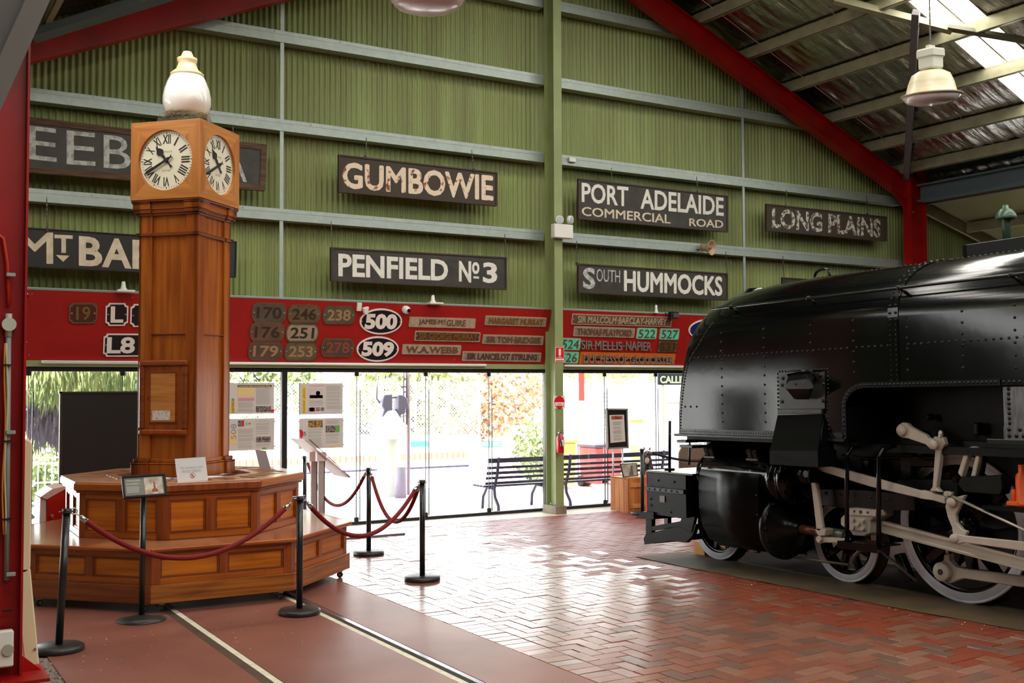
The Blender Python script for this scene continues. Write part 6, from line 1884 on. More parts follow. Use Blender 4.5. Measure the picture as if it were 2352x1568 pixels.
# sand/filler cup and chute on the side
f = LF(-0.755)
MB(LF(-0.74)).prism(pxpoly(LF(-0.74), [(1790, 857), (1896, 853), (1896, 938), (1793, 942)]), 0, 0.010).build('patch_plate', M_brightplate if 0 else mat('patch_metal', rgb(40, 39, 36), 0.35, 0.2, var=0.4, scale=9, bump=0.1), loco)
MB(LF(-0.74)).prism(pxpoly(LF(-0.74), [(1791, 939), (1893, 938), (1893, 950), (1791, 951)]), 0, 0.03).build('hinge_rail', MATS['patch_metal'], loco, 0.004)
cup = LF(-0.74)
q0 = pxpoly(LF(-0.90), [(1803, 890), (1806, 881), (1815, 874), (1852, 870), (1864, 877), (1868, 886), (1868, 891), (1860, 893), (1808, 893)])
q1 = pxpoly(LF(-0.80), [(1824, 916), (1826, 914), (1830, 913), (1852, 913), (1856, 913), (1860, 913), (1860, 914), (1858, 917), (1830, 917)])
q2 = pxpoly(LF(-0.745), [(1812, 862), (1814, 860), (1818, 858), (1852, 856), (1866, 858), (1872, 866), (1872, 880), (1866, 884), (1816, 884)])
mb = MB()
n = len(q0)
pts = [LP(a, -0.90, b) for a, b in q0] + [LP(a, -0.80, b) for a, b in q1] + [LP(a, -0.745, b + 0.02) for a, b in q2]
mb.add([tuple(p) for p in pts], [tuple(range(n))] + [(i, (i + 1) % n, n + (i + 1) % n, n + i) for i in range(n)] + [tuple(range(n, 2 * n))] + [(i, (i + 1) % n, 2 * n + (i + 1) % n, 2 * n + i) for i in range(n)])
mb.build('filler_cup', M_black_plate, loco)
mb = MB(); a = LF(-0.78).px(1812, 862); b = LF(-0.78).px(1868, 858)
mb.tube([LP(a[0], -0.76, a[1] - 0.02), LP(a[0], -0.80, a[1] + 0.02), LP((a[0] + b[0]) / 2, -0.80, (a[1] + b[1]) / 2 + 0.03), LP(b[0], -0.80, b[1] + 0.02), LP(b[0], -0.76, b[1] - 0.05)], 0.013, 8); mb.build('cup_handle', M_black_plate, loco)
c = LF(-0.902).px(1827, 881); riv2 = MB(); riv2.dome(LP(c[0], -0.90, c[1]), -LN, 0.013, 8)
for x, y in ((1798, 868), (1796, 884), (1796, 922), (1884, 862), (1890, 882), (1890, 920)):
    a = f.px(x, y); riv2.dome(LP(a[0], -0.75, a[1]), -LN, 0.019, 8)
riv2.build('bolt', M_black_plate, loco)
qa = pxpoly(LF(-0.75), [(1786, 953), (1890, 951)]); qb = pxpoly(LF(-0.80), [(1776, 1000), (1884, 990)]); qc = pxpoly(LF(-0.92), [(1768, 1035), (1878, 1035)]); qd = pxpoly(LF(-0.94), [(1768, 1066), (1879, 1073)])
rows = [[LP(q[0], d, q[1]) for q in qq] for qq, d in ((qa, -0.75), (qb, -0.80), (qc, -0.92), (qd, -0.94))]
pts = [p for r in rows for p in r] + [p + LN * 0.012 for r in rows for p in r]
mb = MB(); mb.add([tuple(p) for p in pts], [(2 * i, 2 * i + 1, 2 * i + 3, 2 * i + 2) for i in range(3)] + [(8 + 2 * i, 8 + 2 * i + 1, 8 + 2 * i + 3, 8 + 2 * i + 2) for i in range(3)] + [(2 * i, 2 * i + 2, 8 + 2 * i + 2, 8 + 2 * i) for i in range(3)] + [(2 * i + 1, 2 * i + 3, 8 + 2 * i + 3, 8 + 2 * i + 1) for i in range(3)] + [(6, 7, 15, 14)])
mb.build('chute_plate', M_satin, loco)
for e in (0, 1):
    a, b, c, d_ = rows[0][e], rows[1][e], rows[2][e], rows[3][e]
    MB().add([tuple(a), tuple(b), tuple(c), tuple(d_), tuple(d_ + LN * 0.25), tuple(a + LN * 0.02)], [(0, 1, 2, 3, 4, 5)]).build('chute_cheek', M_satin, loco)

# main frames, drag plates and the dark underworks
MB(SF).box(-0.02 + 0.12, 0.15, 0.45, 1.15, -0.25, SE).build('frame_plate', M_black_dull, loco)
MB(SF).box(1.18, 1.22, 0.45, 1.15, -0.25, SE).build('frame_plate', M_black_dull, loco)
MB(SF).box(-0.62, 1.95, 1.29, 1.335, 0.28, 2.47).build('deck', M_black_dull, loco)
MB(SF).box(-0.45, 1.7, 1.24, 1.30, 1.6, SE).build('running_board', M_black_dull, loco)
MB(LF(-0.30)).box(1.70, SE, 1.28, 1.345, -0.3, 0.03).build('running_board', M_black_plate, loco, 0.004)
MB(SF).box(0.05, 0.12, 0.95, 1.25, 1.4, SE).build('motion_bracket', M_black_dull, loco)
MB(SF).box(0.3, 1.0, 0.55, 1.3, 0.3, 5.5).build('ash_well', M_black_dull, loco)
# rails for the engine
eng = thing('engine_track', 'pair of dull rails carrying the black locomotive', 'rail track', tuple(LP(3, CD, -0.02)))
for d0 in (0.06, 1.20):
    MB(SF).box(d0, d0 + 0.07, -0.05, 0.004, -0.6, SE).build('rail', M_railrust, eng)

# front buffer beam, deck and cow catcher
M_bred = mat('beam_red', rgb(204, 34, 40), 0.45)
MB(SF).box(-0.70, 2 * CD + 0.70, 0.50, 0.945, -0.31, -0.285).build('beam_face', M_bred, loco, 0.003)
MB(SF).box(-0.695, 2 * CD + 0.695, 0.50, 0.935, -0.285, 0.34).build('buffer_beam', M_satin, loco, 0.004)
MB(SF).box(-0.70, 2 * CD + 0.70, 0.935, 0.955, -0.30, 0.45).build('front_deck', M_black_gloss, loco, 0.003)
f = LF(-0.70)
MB(f).box(-0.28, 0.33, 0.745, 0.79, 0, 0.02).build('beam_angle', M_black_plate, loco, 0.003)
mb = MB()
for s in (-0.22, -0.13, -0.04, 0.05, 0.14, 0.23): mb.dome(LP(s, -0.72, 0.768), -LN, 0.013)
for s, h in ((-0.22, 0.66), (-0.22, 0.60), (-0.1, 0.86), (0.16, 0.86), (0.1, 0.55)): mb.dome(LP(s, -0.697, h), -LN, 0.014)
mb.build('bolt', M_black_plate, loco)
q = f.px(1521, 1145)
MB(f).box(q[0] - 0.035, q[0] + 0.045, q[1] - 0.035, q[1] + 0.03, 0, 0.006).build('makers_plate', mat('grey_plate', rgb(92, 84, 80), 0.4, 0.3), loco)
mb = MB(f); mb.prism(pxpoly(f, [(1462, 1190), (1481, 1174), (1504, 1176), (1505, 1192)]), -0.35, 0.02); mb.build('corner_step', M_satin, loco)
mb = MB(f); mb.prism(pxpoly(f, [(1483, 1192), (1497, 1192), (1497, 1225), (1483, 1228)]), -0.05, 0.0); mb.prism(pxpoly(f, [(1497, 1208), (1566, 1196), (1566, 1207), (1497, 1219)]), -0.05, 0.0)
mb.prism(pxpoly(f, [(1478, 1236), (1483, 1226), (1560, 1207), (1600, 1203), (1590, 1231), (1575, 1246), (1541, 1242), (1480, 1250)]), -0.05, 0.0); mb.prism(pxpoly(f, [(1566, 1190), (1598, 1186), (1590, 1222), (1562, 1210)]), -0.03, 0.01)
mb.build('cow_catcher', M_satin, loco, 0.003)
mb = MB(SF)
for i in range(5):
    d0 = -0.5 + i * 0.55
    mb.box(d0, d0 + 0.05, 0.22, 0.52, -0.26, -0.20)
mb.box(-0.68, 1.99, 0.20, 0.26, -0.30, -0.20); mb.build('catcher_bars', M_black_gloss, loco)
g = LF(-0.45).px(1538, 1083)
mb = MB(); mb.cyl(LP(g[0], -0.45, 0.955), LP(g[0], -0.45, 0.97), 0.055, 20).cyl(LP(g[0], -0.45, 0.96), LP(g[0] + 0.02, -0.45, LF(-0.45).px(1536, 966)[1]), 0.0165, 12); mb.build('marker_post', M_black_plate, loco)
a = LF(-0.45).px(1537, 996)
mb = MB(); mb.tube([LP(a[0], -0.45, a[1]), LP(0.28, -0.70, 1.34)], 0.003, 4); mb.build('stay_wire', M_greysteel, loco)

# cylinder block: valve chest above, clad main cylinder below
hv, dv, rv = 0.945, -0.43, 0.205
MB(SF).prism([(-0.43, 1.15), (-0.60, 1.08), (-0.655, 0.95), (-0.67, 0.80), (-0.665, 0.62), (-0.63, 0.45), (-0.55, 0.32), (-0.40, 0.24), (-0.1, 0.22), (0.1, 0.3), (0.1, 1.15)], 0.50, 1.33, True).build('cylinder_cladding', M_satin, loco)
mb = MB(); mb.lathe([(0, -0.10), (0.11, -0.10), (0.15, -0.06), (0.19, -0.05), (0.205, -0.03), (0.205, 0.02), (0.195, 0.03), (0.205, 0.045), (0.212, 0.05), (0.212, 0.95), (0.222, 0.955), (0.222, 1.02), (0.205, 1.03), (0.205, 1.09), (0.225, 1.10), (0.225, 1.14), (0, 1.14)], LP(0.45, dv, hv), LA, 40); mb.build('valve_chest', M_black_gloss, loco)
mb = MB(); mb.lathe([(0, 0), (0.30, 0.0), (0.305, 0.02), (0.305, 0.05), (0.26, 0.06), (0.22, 0.10), (0.12, 0.12), (0.08, 0.20), (0.06, 0.24), (0, 0.24)], LP(1.33, -0.37, 0.50), LA, 40); cc_ = mb.build('cylinder_cover', M_black_plate, loco)
mb = MB()
for i in range(14):
    a = 2 * math.pi * i / 14; mb.cyl(LP(1.38, -0.37 + 0.275 * math.cos(a), 0.50 + 0.275 * math.sin(a)), LP(1.41, -0.37 + 0.275 * math.cos(a), 0.50 + 0.275 * math.sin(a)), 0.017, 6)
for i in range(10):
    a = 2 * math.pi * i / 10; mb.cyl(LP(1.59, dv + 0.19 * math.cos(a), hv + 0.19 * math.sin(a)), LP(1.62, dv + 0.19 * math.cos(a), hv + 0.19 * math.sin(a)), 0.015, 6)
mb.build('cover_nuts', M_black_plate, loco, kind='stuff')
mb = MB()
for s, h in ((0.53, 1.09), (0.51, 0.80), (0.51, 0.62), (0.53, 0.44), (1.30, 1.07), (1.31, 0.80), (1.31, 0.62), (1.30, 0.44)): mb.dome(LP(s, -0.665 + (0.06 if h < 0.5 or h > 1 else 0), h), -LN, 0.013)
mb.build('bolt', M_black_plate, loco)
for s, d_ in ((0.62, -0.55), (1.22, -0.55)):     # relief valves on top
    mb = MB(SF); mb.prism([(d_ - 0.07, 1.10), (d_ + 0.06, 1.16), (d_ + 0.01, 1.28), (d_ - 0.11, 1.22)], s - 0.06, s + 0.0); mb.prism([(d_ - 0.07, 1.10), (d_ + 0.06, 1.16), (d_ + 0.01, 1.27), (d_ - 0.11, 1.21)], s + 0.015, s + 0.07); mb.box(d_ - 0.09, d_ + 0.08, 1.11, 1.14, s - 0.08, s + 0.09)
    mb.build('relief_valve', M_black_plate, loco, 0.008)
    mb = MB(); c = LP(s - 0.02, -0.60, 1.03); mb.lathe([(0, 0.02), (0.03, 0.02), (0.048, 0.0)], c, -LN + LU * 0.6, 14); mb.build('blanking_plug', M_black_plate, loco)
MB(SF).prism([(-0.40, 1.335), (-0.40, 1.10), (1.6, 1.10), (1.6, 1.335)], 0.42, 0.46).build('stay_plate', M_black_dull, loco)
mb = MB(); a = LF(-0.5).px(1585, 1025); mb.tube([LP(a[0], -0.5, 1.30), LP(a[0] - 0.01, -0.5, 1.15), LP(a[0] + 0.04, -0.55, 1.03)], 0.011, 6); mb.build('drain_hose', M_black, loco)
mb = MB(SF); mb.box(-0.75, -0.35, 1.26, 1.29, 0.27, 0.42).box(-0.74, -0.5, 1.21, 1.24, 0.30, 0.5); mb.build('front_bracket', M_black_plate, loco, 0.004)
# valve spindle guide
c0 = LF(-0.43).px(1801, 1086); c1 = LF(-0.43).px(1879, 1093)
mb = MB(); mb.cyl(LP(1.55, dv, c0[1]), LP(c1[0] - 0.05, dv, c1[1]), 0.085, 24).cyl(LP(c1[0] - 0.05, dv, c1[1]), LP(c1[0], dv, c1[1]), 0.105, 24); sg = mb.build('spindle_guide', M_black_plate, loco)
c = LF(-0.52).px(1853, 1088); mb = MB(); mb.cyl(LP(c[0], -0.50, c[1]), LP(c[0], -0.535, c[1]), 0.032, 16); mb.build('oil_port', M_black, sg)
c = LF(-0.43).px(1860, 1062); mb = MB(); mb.cyl(LP(c[0], dv, c1[1] + 0.06), LP(c[0], dv, c[1] + 0.01), 0.028, 12).cyl(LP(c[0], dv, c[1]), LP(c[0], dv, c[1] + 0.05), 0.018, 8); mb.build('oil_cup', M_rodsteel, sg)

# guide bars and crosshead
f = LF(-0.40)
MB(f).prism(pxpoly(f, [(1833, 1121), (1980, 1125), (2100, 1136), (2100, 1172), (1975, 1172), (1880, 1160)]), -0.12, 0.0).build('guide_bar', M_black_plate, loco, 0.004)
mb = MB()
for x, y in ((1898, 1132), (1931, 1135), (1964, 1136), (2000, 1140), (2040, 1144)):
    a = f.px(x, y); mb.dome(LP(a[0], -0.40, a[1]), -LN, 0.018, 8)
mb.build('bolt', M_black_plate, loco)
ph = LF(-0.37).px(1835, 1186); pe = LF(-0.37).px(1932, 1196)
mb = MB(); mb.cyl(LP(1.5, -0.37, 0.50), LP(pe[0] - 0.25, -0.37, 0.49), 0.040, 16); mb.build('piston_rod', mat('rod_brown', rgb(104, 62, 40), 0.35, 0.4, var=0.3), loco)
mb = MB(); mb.cyl(LP(pe[0] - 0.26, -0.37, 0.49), LP(pe[0] + 0.05, -0.37, 0.49), 0.052, 18); mb.build('piston_rod', mat('rod_verdigris', rgb(120, 138, 122), 0.35, 0.4, var=0.4, scale=20), loco, label='verdigris-stained end of the piston rod')
f = LF(-0.47)
xh = MB(f).prism(pxpoly(f, [(1938, 1168), (1953, 1166), (2016, 1172), (2016, 1185), (1998, 1196), (1996, 1225), (1985, 1231), (1958, 1229), (1950, 1215), (1940, 1212), (1930, 1205), (1930, 1190), (1940, 1180)]), -0.20, 0.0).build('crosshead', M_rod, loco, 0.008)
MB(f).prism(pxpoly(f, [(1953, 1188), (1992, 1190), (1992, 1219), (1953, 1217)]), 0, 0.035).build('crosshead_cap', M_rod, xh, 0.006)
mb = MB()
for x, y in ((1961, 1194), (1984, 1196), (1961, 1212), (1984, 1214), (1973, 1204)):
    a = LF(-0.505).px(x, y); mb.cyl(LP(a[0], -0.505, a[1]), LP(a[0], -0.53, a[1]), 0.017, 6)
mb.build('nut', M_rodsteel, xh)
MB(f).prism(pxpoly(f, [(1953, 1167), (2016, 1173), (2014, 1185), (1953, 1182)]), 0, 0.02).build('slipper', M_rod, xh, 0.003)
mb = MB()
for x, y in ((1962.5, 1174), (1977, 1175.5), (1993, 1176.5)):
    a = LF(-0.49).px(x, y); mb.cyl(LP(a[0], -0.488, a[1]), LP(a[0], -0.4925, a[1]), 0.011 if x != 1977 else 0.017, 12)
mb.build('slipper_holes', M_black, xh)

# connecting rod (fluted), side rod, valve gear: flat forgings in their own planes
def bar(name, d, th, pts, m=M_rod, bev=0.006, parent=None):
    fr = LF(d)
    return MB(fr).prism(pxpoly(fr, pts), -th, 0).build(name, m, parent or loco, bev)
cr0 = bar('connecting_rod', -0.38, 0.06, [(2003, 1197), (2030, 1198), (2352, 1283), (2700, 1375), (2700, 1420), (2352, 1310), (2010, 1219), (2000, 1212)], M_rodsteel)
bar('rod_rib', -0.40, 0.02, [(2026, 1197), (2700, 1370), (2700, 1383), (2352, 1288), (2026, 1204)], M_rodsteel, 0.003, cr0)
bar('rod_rib', -0.40, 0.02, [(2026, 1218), (2352, 1303), (2700, 1406), (2700, 1420), (2352, 1311), (2026, 1224)], M_rodsteel, 0.003, cr0)
a = LF(-0.3).px(2178, 1310)
sr = bar('side_rod', -0.22, 0.06, [(2168, 1273), (2180, 1273), (2181, 1287), (2195, 1302), (2215, 1307), (2352, 1324), (2700, 1375), (2700, 1400), (2352, 1349), (2212, 1328), (2196, 1333), (2183, 1339), (2172, 1338), (2160, 1328), (2151, 1316), (2152, 1300), (2160, 1290), (2166, 1287)])
c = LF(-0.22).px(2169, 1312)
mb = MB(); mb.lathe([(0, 0.05), (0.070, 0.05), (0.078, 0.042), (0.080, 0.0)], LP(c[0], -0.22, c[1]), -LN, 28); mb.build('crank_pin', M_rod, sr)
mb = MB(); mb.cyl(LP(c[0], -0.27, c[1]), LP(c[0], -0.273, c[1]), 0.027, 6).cyl(LP(c[0], -0.273, c[1]), LP(c[0], -0.276, c[1]), 0.019, 12); mb.build('pin_hole', M_black, sr)
mb = MB(); c2 = LF(-0.25).px(2176, 1268); mb.cyl(LP(c2[0], -0.25, c2[1] - 0.01), LP(c2[0], -0.25, c2[1] + 0.03), 0.013, 8); mb.build('oil_cup', M_rodsteel, sr)
# combination lever and union link
bar('combination_lever', -0.52, 0.035, [(1862, 1108), (1872, 1108), (1876, 1113), (1889, 1208), (1890, 1212), (1882, 1220), (1874, 1217), (1874, 1212)])
bar('lever_fork', -0.52, 0.10, [(1874, 1212), (1890, 1213), (1897, 1216), (1894, 1230), (1880, 1231), (1872, 1218)])
ul = bar('union_link', -0.50, 0.03, [(1873, 1238), (1879, 1229), (1886, 1229), (1893, 1233), (1950, 1237), (1950, 1247), (1893, 1246), (1884, 1248), (1876, 1246)])
c = LF(-0.53).px(1880, 1238); MB().cyl(LP(c[0], -0.50, c[1]), LP(c[0], -0.535, c[1]), 0.026, 16).build('pin', M_rod, ul)
# radius rod
rr0 = bar('radius_rod', -0.42, 0.03, [(1866, 1063), (1885, 1065), (1948, 1080), (2112, 1126), (2142, 1131), (2170, 1143), (2170, 1156), (2140, 1148), (2112, 1144), (2000, 1118), (1948, 1102), (1885, 1082)])
bar('rod_boss', -0.45, 0.06, [(2112, 1125), (2146, 1132), (2170, 1142), (2170, 1157), (2142, 1149), (2112, 1145)], parent=rr0)
# reversing arm and lifting link
ra = bar('reversing_arm', -0.50, 0.05, [(2059, 987), (2062, 976), (2072, 970), (2082, 972), (2090, 980), (2126, 999), (2130, 1005), (2144, 1009), (2152, 1016), (2152, 1026), (2144, 1033), (2136, 1031), (2126, 1021), (2085, 1007), (2070, 1005), (2062, 999)])
for x, y, r in ((2073, 988, 0.045), (2147, 1021, 0.038)):
    c = LF(-0.5).px(x, y); MB().lathe([(0, 0.028), (r - 0.004, 0.028), (r, 0.02), (r, 0)], LP(c[0], -0.50, c[1]), -LN, 22).build('pin_boss', M_rod, ra)
ll = bar('lifting_link', -0.47, 0.05, [(2144, 1002), (2166, 1004), (2170, 1020), (2160, 1034), (2158, 1060), (2150, 1120), (2160, 1130), (2134, 1127), (2141, 1118), (2147, 1034), (2143, 1018)])
c = LF(-0.47).px(2159, 998); MB().lathe([(0.02, -0.02), (0.02, 0.02), (0.012, 0.035), (0, 0.04)], LP(c[0], -0.46, c[1]), LU, 10).build('link_nut', M_rodsteel, ll)
# expansion link with its slot
fx = LF(-0.44)
Lq = [(2199, 1086), (2215, 1035), (2231, 1024), (2246, 1030), (2249, 1048), (2240, 1094), (2229, 1094), (2240, 1047), (2224, 1042), (2208, 1096)]
bar('expansion_link', -0.44, 0.06, Lq)
bar('link_trunnion', -0.40, 0.05, [(2246, 1030), (2256, 1038), (2258, 1060), (2252, 1100), (2240, 1100), (2249, 1048)], M_black_plate)
bar('return_link', -0.50, 0.04, [(2170, 1162), (2178, 1146), (2200, 1140), (2216, 1136), (2210, 1150), (2200, 1170), (2194, 1182), (2196, 1200), (2210, 1216), (2221, 1220), (2216, 1232), (2200, 1236), (2188, 1228), (2186, 1212), (2176, 1188)])
c = LF(-0.5).px(2188, 1170)
for x, y, r in ((2190, 1153, 0.040), (2196, 1236, 0.036)):
    c = LF(-0.5).px(x, y); MB().lathe([(0, 0.04), (r - 0.004, 0.04), (r, 0.03), (r, 0)], LP(c[0], -0.50, c[1]), -LN, 22).build('pin_boss', M_rod, loco)
bar('eccentric_rod', -0.52, 0.03, [(2188, 1236), (2196, 1226), (2216, 1230), (2352, 1244), (2600, 1270), (2600, 1292), (2352, 1266), (2214, 1246), (2200, 1250), (2190, 1246)])
p0 = LF(-0.53).px(2180, 1136); p1 = LF(-0.53).px(2352, 1216); p2 = LF(-0.53).px(2500, 1285)
MB().tube([LP(p0[0], -0.53, p0[1]), LP(p1[0], -0.53, p1[1]), LP(p2[0], -0.53, p2[1])], 0.011, 8).build('lubricator_rod', M_rodsteel, loco)
c = LF(-0.53).px(2176, 1133); MB().cyl(LP(c[0], -0.50, c[1]), LP(c[0], -0.55, c[1]), 0.020, 12).cyl(LP(c[0] + 0.03, -0.50, c[1] + 0.0), LP(c[0] + 0.03, -0.55, c[1]), 0.016, 12).build('rod_joint', M_rodsteel, loco)
bar('swing_bracket', -0.46, 0.12, [(2206, 1095), (2300, 1090), (2302, 1118), (2296, 1136), (2215, 1130), (2198, 1112)], M_black_plate)
bar('frame_bracket', -0.20, 0.2, [(2060, 1100), (2200, 1100), (2200, 1170), (2060, 1160)], M_black_dull)
for x, y, w_, h_ in ((2105, 1005, 10, 34), (2120, 1060, 60, 26), (2080, 1070, 26, 60), (1985, 1075, 20, 40), (2005, 1052, 60, 6), (2240, 985, 12, 30), (1904, 1040, 10, 16), (2192, 1100, 14, 16), (2130, 958, 8, 14)):
    bar('underwork_fitting', -0.10 if w_ > 15 else -0.3, 0.08, [(x - w_ / 2, y - h_ / 2), (x + w_ / 2, y - h_ / 2), (x + w_ / 2, y + h_ / 2), (x - w_ / 2, y + h_ / 2)], M_black_plate, 0.01)
mb = MB(); a = [LF(-0.3).px(x, y) for x, y in ((1935, 1045), (1960, 1047), (2004, 1054), (2040, 1050), (2100, 1050), (2145, 1058))]
mb.tube([LP(q[0], -0.3, q[1]) for q in a], 0.010, 6); mb.build('oil_pipe', M_black_plate, loco)
# steps hung from two irons
sp = thing('zz', 'z', 'z', (0, 0, 0)); D.objects.remove(sp)
for x0, x1, yb in ((1940, 1951, 1246), (2013, 2024, 1262)):
    f = LF(-0.66)
    p = [f.px(x1, 1040), f.px(x0 + 3, 1048), f.px(x0 + 1, 1062), f.px(x0 + 1, yb)]
    tb = MB(); pa = f.px((x0 + x1) / 2, 1060); pb = f.px((x0 + x1) / 2, yb)
    tb.tube([LP(pa[0] + 0.04, -0.50, 1.30), LP(pa[0] + 0.01, -0.62, 1.27), LP(pa[0], -0.66, 1.2), LP(pb[0], -0.66, pb[1])], 0.020, 8); tb.build('step_iron', M_black_gloss, loco)
a = LF(-0.66).px(1932, 1242); b = LF(-0.66).px(2024, 1256)
zt = (a[1] + b[1]) / 2
MB(SF).box(-0.70, -0.42, zt - 0.006, zt + 0.006, a[0], b[0]).box(-0.71, -0.70, zt - 0.05, zt + 0.01, a[0], b[0]).build('step_tread', M_black_gloss, loco, 0.003)
# orange jack on the engine at the right edge
t = thing('hydraulic_jack', 'bright orange hydraulic jack standing on the engine at the right edge of the picture', 'jack', tuple(LP(LF(-0.45).px(2345, 1160)[0], -0.45, LF(-0.45).px(2345, 1163)[1])))
f = LF(-0.45)
a = f.px(2345, 1162); ztop = f.px(2345, 1067)[1]
c = LP(a[0] + 0.02, -0.45, a[1])
mb = MB(); hj = ztop - a[1]; mb.lathe([(0, 0), (0.055, 0), (0.055, hj * 0.08), (0.05, hj * 0.1), (0.05, hj * 0.72), (0.042, hj * 0.78), (0.03, hj * 0.82), (0.03, hj), (0, hj)], c, (0, 0, 1), 20); mb.build('body', M_orange, t)
MB().box(c.x - 0.06, c.x + 0.06, c.y - 0.0, c.y + 0.10, c.z, c.z + 0.035).cyl((c.x, c.y + 0.075, c.z + 0.03), (c.x, c.y + 0.075, c.z + 0.12), 0.018, 12).build('pump', M_orange, t, 0.006)
MB(SF).box(-0.56, -0.2, a[1] - 0.035, a[1] - 0.001, a[0] - 0.25, a[0] + 0.5).build('jack_shelf', M_black_gloss, loco, 0.004)

# wheels
def wheel(s0, r, d0, nsp, white=True, tyre=0.075, far=False):
    c = LP(s0, d0, r)
    mb = MB()
    mb.lathe([(r - tyre * 0.95, 0.02), (r - tyre * 1.35, 0.012), (r - tyre * 1.45, 0.03), (r - tyre * 1.45, 0.12), (r, 0.12)], c, LN, 56)
    mb.lathe([(0, -0.02), (r * 0.20, -0.02), (r * 0.24, 0.0), (r * 0.24, 0.12)], c, LN, 28)
    w_ = mb.build('wheel', M_black_gloss, loco, recalc=True)
    mb = MB(); mb.lathe([(r - tyre, 0.0), (r - tyre * 0.30, 0.0), (r - tyre * 0.26, 0.003), (r - tyre * 0.22, 0.0), (r - 0.004, 0.001), (r, 0.012)], c, LN, 72); mb.build('tyre_face', M_rim if white else M_black_gloss, w_, recalc=False)
    mb = MB(); mb.lathe([(r, 0.012), (r + 0.0, 0.085), (r + 0.028, 0.10), (r + 0.028, 0.125), (r - 0.05, 0.13)], c, LN, 72); mb.build('tyre_tread', M_railrust, w_, recalc=False)
    for i in range(nsp):
        a = 2 * math.pi * (i + 0.35) / nsp
        e = LA * math.cos(a) + LU * math.sin(a); g_ = -LA * math.sin(a) + LU * math.cos(a)
        r0, r1 = r * 0.22, r - tyre * 1.3
        pts = []
        for rr_, ww in ((r0, r * 0.075), (r1, r * 0.05)):
            for sg_, z in ((-1, 0.03), (1, 0.03), (1, 0.085), (-1, 0.085)):
                pts.append(tuple(c + e * rr_ + g_ * (sg_ * ww) + LN * z))
        MB().add(pts, [(0, 1, 2, 3), (4, 5, 6, 7), (0, 1, 5, 4), (1, 2, 6, 5), (2, 3, 7, 6), (3, 0, 4, 7)]).build('spoke', M_black_gloss, w_)
    return w_
w1 = wheel(0.0, 0.382, 0.0, 9)
c = LP(0.0, 0.0, 0.382); mb = MB(); mb.lathe([(0, -0.045), (0.13, -0.045), (0.15, -0.03), (0.155, 0.0)], c, LN, 28); mb.build('axle_cap', mat('axle_grey', rgb(88, 86, 92), 0.35, 0.2), w1)
wheel(1.745, 0.382, 0.0, 9)
w3 = wheel(2.985, 0.61, 0.0, 12, tyre=0.088)
wheel(4.32, 0.61, 0.0, 12, tyre=0.088)
for s0, r in ((0.0, 0.382), (1.745, 0.382), (2.985, 0.61), (4.32, 0.61)):
    c = LP(s0, 1.21, r); mb = MB(); mb.lathe([(0, 0.02), (r, 0.02), (r, 0.12), (0, 0.12)], c, LN, 40); mb.build('far_wheel', M_black_dull, loco)
    MB().cyl(LP(s0, 0.05, r), LP(s0, 1.25, r), 0.07, 12).build('axle', M_black_dull, loco)
# balance weight seen low in the driving wheel
cen = LP(2.985, -0.0, 0.61)
P_ = []
for i in range(13):
    a = math.radians(235 + 70 * i / 12); P_.append((2.985 + 0.51 * math.cos(a), 0.61 + 0.51 * math.sin(a)))
P_.append((2.985 + 0.40 * math.cos(math.radians(305)), 0.61 + 0.40 * math.sin(math.radians(305)))); P_.append((2.985 + 0.40 * math.cos(math.radians(235)), 0.61 + 0.40 * math.sin(math.radians(235))))
MB(LF(0.015)).prism(P_, -0.07, 0.0).build('balance_weight', M_black_gloss, w3)
# brake and life-guard gear low down
p = [LF(-0.30).px(x, y) for x, y in ((1800, 1276), (1950, 1297))]
MB().tube([LP(p[0][0], -0.30, p[0][1]), LP(p[1][0], -0.30, p[1][1])], 0.012, 8).build('brake_rod', M_greysteel if 0 else mat('dull_rod', rgb(88, 86, 72), 0.45, 0.3), loco)
p = [LF(-0.30).px(x, y) for x, y in ((1960, 1293), (1962, 1278), (1972, 1268), (1976, 1262))]
MB().tube([LP(a, -0.30, b) for a, b in p], 0.022, 8).build('brake_lever', MATS['dull_rod'], loco)
p = [LF(-0.05).px(x, y) for x, y in ((2020, 1262), (2105, 1335))]
MB().tube([LP(a, -0.05, b) for a, b in p], 0.014, 8).build('brake_rod', MATS['dull_rod'], loco)
bar('brake_shoe', 0.0, 0.08, [(2052, 1275), (2066, 1270), (2082, 1310), (2092, 1335), (2078, 1335), (2062, 1310)], M_black_plate)
bar('bogie_frame', -0.06, 0.05, [(1650, 1240), (1692, 1246), (1735, 1250), (1735, 1262), (1685, 1256), (1650, 1252)], M_black_plate)
bar('bogie_hanger', -0.10, 0.05, [(1676, 1228), (1688, 1228), (1688, 1258), (1676, 1256)], M_black_plate)
bar('bogie_hanger', -0.10, 0.05, [(1729, 1240), (1740, 1240), (1740, 1270), (1729, 1268)], M_black_plate)
MB(SF).box(0.02, 0.06, 0.18, 0.45, 0.5, 1.4).build('bogie_side', mat('bogie_slate', rgb(34, 34, 42), 0.45), loco)
mb = MB()
for s, h in ((0.90, 0.24), (0.98, 0.23), (1.20, 0.26), (1.28, 0.30), (1.15, 0.32), (1.24, 0.2)): mb.dome(LP(s, 0.02, h), -LN, 0.016)
mb.build('bolt', M_black_plate, loco)
# yellow timber chock, pale stop block
t0 = atz_ = None
ch = thing('wheel_chock', 'yellow timber wedge against the leading wheel of the engine', 'chock', tuple(LP(-0.26, 0.14, 0)))
MB(SF).prism([(0.08, 0.0), (0.20, 0.0), (0.20, 0.14), (0.08, 0.14)], -0.47, -0.30).build('wedge', mat('yellow_wood', rgb(206, 146, 60), 0.6, var=0.2), ch, 0.004)
